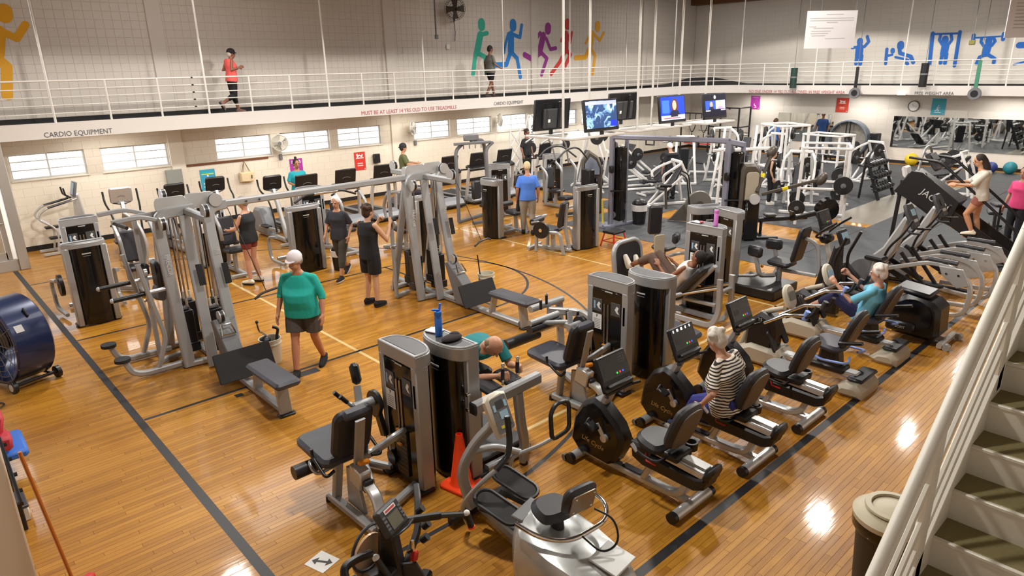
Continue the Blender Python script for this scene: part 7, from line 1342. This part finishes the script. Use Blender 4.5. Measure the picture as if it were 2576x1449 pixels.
# ================================================================== WALL AND HANGING THINGS
# mirrors
MIR = mat('mirror_glass', 'DADDDC', .02, 1.0)
for lab, y0, y1, z0, z1 in (('small wall mirror behind the blue-shirted man', 9.85, 12.33, .62, 1.83), ('long wall mirror beneath the clock', .2, 7.5, .63, 1.84)):
    K = Mach('wall_mirror', lab, 'mirror', (28.6, (y0+y1)/2, z0)); n = max(1, int((y1-y0)/1.22))
    for k in range(n): a, b = y0+(y1-y0)*k/n, y0+(y1-y0)*(k+1)/n; K.p('mirror_panel', K.m().box((28.596, (a+b)/2, (z0+z1)/2), (.012, b-a-.006, z1-z0)), MIR)
# posters
def poster(label, wall, u0, u1, z0, z1, hx, art, head):
    f = (lambda u, z, d=0: V(u, Y0-.012-d, z)) if wall == 'w' else (lambda u, z, d=0: V(28.6-d, u, z)); U = V(1, 0, 0) if wall == 'w' else V(0, -1, 0)
    c = f((u0+u1)/2, (z0+z1)/2); w, h = abs(u1-u0), z1-z0
    K = Mach('poster', label, 'poster', tuple(c), 'exercise posters on the walls'); b = K.p('sheet', K.m().prism(rrect(w, h, .004), c, U, (0, 0, 1), .004), mat('poster_'+hx, hx, .5))
    Nn = U.cross(V(0, 0, 1)); m = K.m()
    for P, wd in art:
        for i in range(len(P)-1):
            A, B = V(*P[i]), V(*P[i+1]); d = (B-A); t = V(-d.y, d.x).normalized()*wd/2
            m.prism([tuple(A+t), tuple(A-t), tuple(B-t), tuple(B+t)], c+Nn*(.003+.0003*i), U, (0, 0, 1), .001)
    K.p('pictogram', m, WHITEP, b)
    for k, (z, ww_, hc) in enumerate(head): K.p('headline', K.m().prism(rrect(ww_*w, .028, .004), c+Nn*.003+V(0, 0, z*h), U, (0, 0, 1), .001), mat('head_'+hc, hc, .6), b)
    K.p('corner_mark', K.m().prism(rrect(.03, .03, .004), c+Nn*.003+U*(w*.4)-V(0, 0, h*.43), U, (0, 0, 1), .001), WHITEP, b)
RUNA = [([(-.02, .1), (.02, .12)], .05), ([(-.02, .06), (-.04, -.04)], .06), ([(-.04, -.04), (.03, -.07), (.0, -.15)], .03), ([(-.04, -.04), (-.08, -.1), (-.14, -.1)], .03), ([(-.02, .05), (.06, .0), (.09, .06)], .022), ([(-.14, -.19), (.14, -.19)], .03)]
SITA = [([(-.14, -.02), (.14, -.02)], .03), ([(-.1, .0), (-.02, .08), (.08, .02)], .04), ([(-.1, .05), (-.09, .12)], .05), ([(.08, .02), (.1, .1)], .035)]
SQA = [([(-.06, .0), (-.05, .1)], .05), ([(-.06, -.02), (.06, -.04)], .04), ([(.06, -.04), (.05, -.14)], .03), ([(-.06, -.14), (.12, -.14)], .02)]
poster('teal poster with white running figure on the window wall', 'w', 4.76, 5.17, .92, 1.49, '2E9CBE', [(P, w) for P, w in RUNA], ((.36, .7, '2BB0C4'), (.28, .8, 'CDD844')))
poster('purple poster with white headline behind the turquoise runner', 'w', 7.38, 7.79, 1.0, 1.52, 'A6309C', SQA, ((.38, .7, 'F0E6F0'), (.28, .75, 'F0E6F0')))
poster('red poster with white push-up figure on the window wall', 'w', 9.57, 9.97, .93, 1.51, 'CE3328', [([(q[0], q[1]+.12) for q in P], w) for P, w in SITA], ((-.12, .5, 'E8D8D4'), (-.24, .5, 'E8D8D4')))
poster('purple poster on the far wall left of the small mirror', 'b', 13.75, 13.3, 1.94, 2.53, 'A6309C', [([(q[0]*.7, q[1]*.7-.12) for q in P], w*.7) for P, w in SQA], ((.38, .6, 'C478C0'),))
poster('red poster on the far wall between the mirrors', 'b', 9.84, 9.33, 1.92, 2.5, 'C8402E', [([(q[0]*.9, q[1]*.9+.1) for q in P], w) for P, w in SITA], ((-.15, .4, 'E8B8A8'), (-.26, .4, 'E8B8A8')))
poster('teal poster on the far wall above the long mirror', 'b', 6.22, 5.74, 1.93, 2.54, '3BA4BE', [([(q[0]*.8, q[1]*.8-.06) for q in P], w*.8) for P, w in RUNA], ((.3, .7, '59B868'),))
# fittings on the window wall
solo('breaker_panel', M().prism(rrect(.4, .84, .01), (0, 0, 0), (1, 0, 0), (0, 0, 1), .1, .01), mat('panel_grey', '8D918C', .5), 'grey electrical panel on the window wall beside the teal poster', 'panel', None, (4.08, Y0-.07, 1.17))
solo('wood_strip', M().box((0, 0, 0), (2.4, .03, .06), None, .006), mat('strip_brown', '6B3F22', .6, 0, .15, 6), 'dark wooden coat strip below the third window', 'strip', None, (5.54, Y0-.03, 1.645))
K = Mach('tote_bag', 'cream tote bag hanging from the wooden strip', 'bag', (6.02, Y0-.1, 1.02)); BG_ = cloth('DCC9A4'); K.p('bag_body', K.m().prism([(-.2, -.14), (.17, -.16), (.21, .14), (-.21, .13)], (6.02, Y0-.1, 1.18), (1, 0, 0), (0, 0, 1), .14, .03), BG_)
for d in (-.04, .05): K.p('strap', K.m().tube([(5.9, Y0-.1+d, 1.3), (6.0, Y0-.06, 1.62), (6.12, Y0-.1+d, 1.3)], .008, 6), mat('strap_brown', '8A6A48', .6))
K.p('charm', K.m().cyl((6.13, Y0-.18, 1.22), (6.12, Y0-.19, 1.12), .014, n=6), BLACK)
solo('wall_phone', M().box((0, 0, 0), (.24, .1, .3), None, .02), BLACK, 'black wall box right of the red poster', 'box', None, (10.36, Y0-.07, 1.25)); solo('outlet_box', M().box((0, 0, 0), (.09, .06, .16), None, .01), MGREY, 'small grey outlet box below the first wall fan', 'outlet', None, (7.12, Y0-.045, 1.62)); solo('outlet_box', M().box((0, 0, 0), (.1, .06, .16), None, .01), MGREY, 'small grey outlet box below the second wall fan', 'outlet', None, (11.95, Y0-.045, 1.62))
def wall_fan(label, x, z, a, y=None):
    y = y or Y0-.32; K = Mach('wall_fan', label, 'fan', (x, y, z-.2), 'white oscillating wall fans'); d = V(math.sin(a), -math.cos(a), 0); c = V(x, y, z)
    K.p('bracket', K.m().bar([(x, Y0-.02, z-.12), (x, y+.1, z-.1), (x, y+.06, z)], .05, .05), CREAMM); K.p('motor', K.m().lathe([(0, -.14), (.07, -.12), (.08, -.02), (.05, .02)], c, d, n=16), CREAMM)
    g = K.m()
    for r, h in ((.24, 0), (.2, .04), (.13, .06), (.06, .07), (.24, .01), (.2, -.04), (.13, -.06)): g.lathe([(r-.003, h-.003), (r+.003, h-.003), (r+.003, h+.003), (r-.003, h+.003)], c, d, n=24)
    K.p('rear_cage', K.m().lathe([(.06, -.1), (.14, -.075), (.2, -.045), (.235, 0), (.225, 0), (.19, -.04), (.13, -.068), (.05, -.09)], c, d, n=24), CREAMM); K.p('guard_rings', g, LETTER); U_ = d.cross(V(0, 0, 1)).normalized()
    w = K.m()
    for k in range(20): t = 2*PI*k/20; e = U_*math.cos(t)+V(0, 0, 1)*math.sin(t); w.tube([c+d*.07+e*.04, c+d*.05+e*.17, c+e*.24, c-d*.05+e*.17], .0025, 4)
    K.p('guard_wires', w, LETTER); K.p('hub', K.m().cyl(c+d*.04, c+d*.08, .05, n=16), MGREY)
    for k in range(3): t = 2*PI*k/3; e = U_*math.cos(t)+V(0, 0, 1)*math.sin(t); f = U_*math.cos(t+1.57)+V(0, 0, 1)*math.sin(t+1.57); K.p('blade', K.m().prism([(.04, -.03), (.2, -.09), (.21, .07), (.05, .04)], c, e, f+d*.3, .006), CREAMM)
    K.p('pull_cord', K.m().cyl((x, Y0-.05, z-.15), (x, Y0-.05, z-.75), .004, n=5), LETTER)
wall_fan('white wall fan between the third and fourth windows', 7.02, 2.05, -.5); wall_fan('white wall fan left of the sixth window', 11.7, 2.14, .55); wall_fan('white wall fan turned sideways by the eighth window', 15.6, 2.15, 1.2)
K = Mach('gallery_fan', 'dark wall fan mounted high above the running track', 'fan', (13.5, 16.6, 5.6)); c = V(13.6, 16.5, 5.9); d = V(-.35, -.9, -.1).normalized(); DFM = mat('fan_dark', '4A4238', .5, .2)
K.p('bracket', K.m().bar([(13.85, 16.9, 5.55), (13.75, 16.75, 5.6), (13.66, 16.6, 5.8)], .05, .05), BLACK); K.p('motor', K.m().cyl(c-d*.02, c-d*.2, .1), BLACK); g = K.m()
for r, h in ((.36, 0), (.3, .06), (.22, .08), (.14, .09), (.07, .095), (.3, -.06)): g.lathe([(r-.005, h-.005), (r+.005, h-.005), (r+.005, h+.005), (r-.005, h+.005)], c, d, n=28)
K.p('guard_rings', g, DFM); U_ = d.cross(V(0, 0, 1)).normalized(); W_ = U_.cross(d); w = K.m()
for k in range(28): t = 2*PI*k/28; e = U_*math.cos(t)+W_*math.sin(t); w.tube([c+d*.095+e*.05, c+d*.07+e*.25, c+e*.36, c-d*.06+e*.3], .004, 4)
K.p('guard_wires', w, DFM)
for k in range(4): t = 2*PI*k/4; e = U_*math.cos(t)+W_*math.sin(t); f = U_*math.cos(t+1.57)+W_*math.sin(t+1.57); K.p('blade', K.m().prism([(.05, -.05), (.3, -.14), (.32, .1), (.06, .06)], c, e, f+d*.3, .008), DFM)
K.p('cord', K.m().tube([(13.8, 16.85, 5.55), (13.85, 16.86, 5.2), (13.82, 16.86, 4.9)], .012, 6), BLACK); solo('switch_box', M().box((0, 0, 0), (.14, .04, .16), None, .01), WHITEP, 'small white box on the wall under the gallery fan', 'box', None, (13.55, Y0-.035, 4.72)); solo('drop_conduit', M().cyl((0, 0, 0), (0, 0, 1.8), .025, n=8).box((0, -.02, -.05), (.1, .08, .12), None, .01), MGREY, 'dark conduit with end box hanging by the gallery rod', 'conduit', None, (11.9, 15.35, 5.0))
# clock, dispenser, bags on the far wall
K = Mach('wall_clock', 'round white wall clock above the long mirror', 'clock', (28.6, 6.84, 2.24)); K.p('face', K.m().cyl((28.6, 6.84, 2.24), (28.57, 6.84, 2.24), .18, n=28), WHITEP); K.p('bezel', K.m().lathe([(.18, 0), (.21, 0), (.21, .04), (.18, .04)], (28.6, 6.84, 2.24), (-1, 0, 0), n=28), mat('clock_rim', '5A5348', .5)); K.p('hand', K.m().bar([(28.562, 6.84, 2.24), (28.562, 6.9, 2.32)], .012, .004).bar([(28.562, 6.84, 2.24), (28.562, 6.72, 2.25)], .008, .004), BLACK)
K = Mach('towel_dispenser', 'white towel dispenser on the far wall right of the small mirror', 'dispenser', (28.55, 9.5, 1.05)); K.p('case', K.m().box((28.52, 9.5, 1.28), (.16, .3, .4), b=.03), WHITEP); K.p('window', K.m().box((28.435, 9.62, 1.28), (.006, .06, .16)), BLACK)
def ropes(label, y, z0, z1, mt, kind):
    K = Mach(kind, label, 'training gear', (26.8, y, z0)); 
    if kind == 'hanging_bag': K.p('bag', K.m().cyl((26.8, y, z0), (26.8, y, z1), .13, n=18), mt); K.p('band', K.m().cyl((26.8, y, (z0+z1)/2), (26.8, y, (z0+z1)/2+.06), .133, n=18), MGREY); K.p('chain', K.m().cyl((26.8, y, z1), (26.8, y, 7.3), .01, n=5), MGREY)
    else: K.p('mount', K.m().lathe([(.12, -.03), (.2, -.03), (.21, .03), (.12, .03)], (26.8, y, z0), (1, 0, 0), n=24), MGREY); K.p('hub', K.m().cyl((26.78, y, z0), (26.83, y, z0), .12, n=20), BLACK); K.p('stem', K.m().box((26.82, y, (z0+z1)/2+.1), (.04, .12, z1-z0-.1), None, .01), mt); K.p('chain', K.m().cyl((26.82, y, z1), (26.82, y, 7.45), .01, n=5), MGREY)
    return K
ropes('dark green hanging bag beyond the far railing', 10.95, 2.95, 3.75, mat('bag_green', '17342C', .5), 'hanging_bag'); ropes('tall black hanging bag beyond the far railing', 6.1, 3.02, 3.85, BLACK, 'hanging_bag')
ropes('round black wheel mount hanging left on the far fascia', 8.45, 2.78, 3.7, BLACK, 'wheel_mount'); ropes('round wheel mount with green strap hanging right on the far fascia', 4.42, 2.8, 3.85, mat('strap_green', '3E7F66', .5), 'wheel_mount')
solo('emergency_light', M().box((0, 0, 0), (.08, .28, .1), None, .01).sph((-.05, -.09, .03), .05, 10, 6).sph((-.05, .09, .03), .05, 10, 6), mat('lamp_head', 'F6F6F0', .4, emit=.6), 'twin-head emergency light on the far fascia', 'lamp', None, (26.93, 6.8, 2.77))
# televisions on hanging frames
def tv(label, c, yaw, back, art):
    K = Mach('television', label, 'television', (c[0], c[1], c[2]-.35), 'televisions on hanging frames'); U = V(math.cos(yaw), math.sin(yaw), 0); N = V(U.y, -U.x, 0); t = .16; Vv = (V(0, 0, 1)*math.cos(t)+N*(-math.sin(t)*-1)*-1).normalized()
    Vv = (V(0, 0, 1)-N*.14).normalized() if not back else (V(0, 0, 1)+N*.1).normalized()
    C = V(c); K.p('cabinet', K.m().prism(rrect(.96, .58, .015), C, U, Vv, .06, .012), BLACK); N2 = U.cross(Vv).normalized()
    if back: K.p('rear_hump', K.m().prism(rrect(.55, .36, .02), C+N2*.05-Vv*.06, U, Vv, .07, .02), DGREY); K.p('label', K.m().prism(rrect(.06, .06, .004), C+N2*.087-U*.15-Vv*.1, U, Vv, .002), WHITEP); K.p('mount_bar', K.m().prism(rrect(.06, .5, .01), C+N2*.095+U*.1, U, Vv, .03, .006), BLACK)
    else:
        s = K.p('screen', K.m().prism(rrect(.88, .49, .004), C+N2*.031+Vv*.015, U, Vv, .004), art[0])
        for i, (P, mt) in enumerate(art[1]): K.p('picture_patch', K.m().prism([(a*.44, b*.245) for a, b in P], C+N2*(.0335+.0006*i)+Vv*.015, U, Vv, .0005), mt, s)
    K.p('neck', K.m().bar([C-Vv*.29, C-Vv*.29-V(0, 0, .08)], .08, .05), BLACK)
    return K, C, U, N2
def em(h, e=.9): return mat('tv_'+h, h, .3, emit=e)
def weather():
    m = bpy.data.materials.new('weather_map'); m.use_nodes = True; nt = m.node_tree; N = nt.nodes; b = N['Principled BSDF']; tc = N.new('ShaderNodeTexCoord'); nz = N.new('ShaderNodeTexNoise'); nz.inputs['Scale'].default_value = 5.5; nz.inputs['Detail'].default_value = 8; nz.inputs['Distortion'].default_value = 1.2; nt.links.new(tc.outputs['Object'], nz.inputs['Vector'])
    cr = N.new('ShaderNodeValToRGB'); nt.links.new(nz.outputs['Fac'], cr.inputs[0]); e = cr.color_ramp.elements; e[0].position = .5; e[0].color = lin('1E3A66'); e[1].position = .66; e[1].color = lin('B8D6E8'); k = e.new(.57); k.color = lin('6F98C8'); k = e.new(.74); k.color = lin('2F8F3A')
    nt.links.new(cr.outputs[0], b.inputs['Base Color']); nt.links.new(cr.outputs[0], b.inputs['Emission Color']); b.inputs['Emission Strength'].default_value = .9; return m
R4 = lambda a, b, c, d: [(a, c), (b, c), (b, d), (a, d)]
EL = lambda x, y, rx, ry: [(x+rx*math.cos(2*PI*i/16), y+ry*math.sin(2*PI*i/16)) for i in range(16)]
yaw_c = math.atan2(-.67, .74)
tv('first television seen from behind over the treadmills', (8.04, 6.62, 3.13), 0, True, None)
tv('television showing a blue weather map', (8.47, 5.77, 3.12), 0, False, (weather(), [(R4(-1, 1, .72, .98), em('9AA0D8')), (R4(.55, .95, -.95, -.5), em('1E2FC8')), (R4(-.95, -.3, .8, .9), em('D8D8F0'))]))
tv('second television seen from behind further back', (10.28, 6.7, 3.16), 0, True, None)
tv('television showing a news presenter on blue', (11.3, 6.15, 3.07), 0, False, (em('1B3CE0'), [(R4(-1, 1, -1, -.6), em('B8C4EE')), (R4(-.2, .4, -.75, -.6), em('20222C')), (R4(-.9, -.3, -.4, .7), em('3A6AF0')), (EL(.15, .15, .3, .65), em('5A3020')), ([(-.35, -.6), (.6, -.6), (.4, -.2), (-.1, -.2)], em('1A1D3A')), (EL(.12, .25, .17, .42), em('E0A890')), (R4(-.8, .6, -.88, -.8), em('E05050'))]))
tv('television with two talking guests side by side', (12.92, 6.1, 3.05), 0, False, (em('0C0E24', .5), [(R4(-.95, -.02, -.35, .45), em('2A50D8')), (R4(.02, .95, -.35, .45), em('B8C8E4')), (EL(-.4, .1, .14, .26), em('C89880')), ([(-.65, -.35), (-.15, -.35), (-.25, -.1), (-.55, -.1)], em('20222C')), (EL(.45, .12, .14, .26), em('D8A890')), ([(.15, -.35), (.8, -.35), (.65, -.08), (.3, -.08)], em('A08FC8')), (EL(-.05, .75, .1, .18), em('D8D8D0')), (R4(-.95, -.5, -.5, -.4), em('C8C8D8')), (R4(.5, .95, -.5, -.4), em('C8C8D8'))]))
HANGP = mat('hanger_paint', 'C9C5BF', .45, 0, .03, 4)
def tray(label, corners, z, rods):
    K = Mach('tv_hanger', label, 'hanging frame', tuple(corners[0])+(z,), 'television hanging frames'); n = len(corners); K.p('tray_rim', K.m().bar([(a, b, z) for a, b in corners], .04, .045, closed=True), HANGP); K.p('tray_plate', K.m().prism(corners, (0, 0, z-.012), (1, 0, 0), (0, 1, 0), .012), HANGP)
    for x, y in rods: K.p('hanger_rod', K.m().cyl((x, y, z-.05), (x, y, 7.4), .024, n=10), HANGP)
tray('white frame carrying the weather television', [(7.5, 5.6), (8.95, 5.6), (8.95, 6.75), (7.5, 6.75)], 2.76, [(7.75, 6.05), (8.75, 6.3)])
tray('white frame carrying the news television', [(9.8, 5.95), (11.75, 5.95), (11.75, 6.85), (9.8, 6.85)], 2.71, [(10.35, 6.35), (11.2, 6.6)])
tray('white frame carrying the two-guest television', [(12.3, 5.9), (13.5, 5.9), (13.5, 6.7), (12.3, 6.7)], 2.69, [(12.3, 6.65), (13.4, 6.65)])
# hanging notices and roof unit
def notice(label, c, yaw, w, h, rows):
    U = V(math.cos(yaw), math.sin(yaw), 0); N = V(U.y, -U.x, 0); K = Mach('hanging_notice', label, 'sign', tuple(c), 'white notices hung from the roof'); C = V(c); b = K.p('board', K.m().prism(rrect(w, h, .004), C, U, (0, 0, 1), .012), mat('notice_white', 'E6E6EA', .5))
    for z, a, e in rows: K.p('print_line', K.m().prism(rrect((e-a)*w, .012, .003), C+N*.007+U*((a+e)/2-.5)*w+V(0, 0, (z-.5)*h), U, (0, 0, 1), .001), LETTER, b)
    for s in (-1, 1): K.p('wire', K.m().cyl(C+U*(s*w*.46)+V(0, 0, h/2), C+U*(s*w*.55)+V(0, 0, 7.2-c[2]), .004, n=5), MGREY)
notice('large white notice hanging before the far gallery', (10.17, 2.4, 4.48), yaw_c+.08, .84, .57, [(.9, .38, .72), (.8, .06, .94), (.74, .06, .94), (.69, .4, .62), (.58, .06, .2), (.54, .15, .55), (.46, .1, .5), (.4, .1, .45), (.34, .12, .4), (.26, .4, .8)])
notice('white notice cut off by the top right corner', (8.95, -.62, 4.5), yaw_c, .8, .56, [(.9-.07*k, .1, .9) for k in range(11)])
K = Mach('roof_heater', 'grey roof unit with fins hanging at the top right', 'heater', (16.3, 2.85, 5.2)); K.p('casing', K.m().box((16.3, 2.85, 5.5), (1.9, .5, .22), (0, 0, -.74), .02), MGREY); K.p('louver', K.m().box((16.2, 2.75, 5.36), (1.6, .5, .04), (0, 0, -.74), .01), DGREY); K.p('lamp_box', K.m().box((15.2, 3.8, 5.32), (.3, .12, .07), (0, 0, -.74), .01), WHITEP); K.p('suspension', K.m().cyl((16.3, 2.85, 5.6), (16.3, 2.85, 7.5), .03, n=8), MGREY)
K = Mach('hanging_sensor', 'small yellowish box hanging on a cord above the blue figures', 'sensor', (26.2, 4.6, 4.4)); K.p('cord', K.m().cyl((26.2, 4.6, 4.55), (26.2, 4.6, 7.3), .012, n=6), MGREY); K.p('case', K.m().box((26.2, 4.6, 4.48), (.16, .16, .16), b=.02), mat('sensor_olive', '7F7A44', .5))
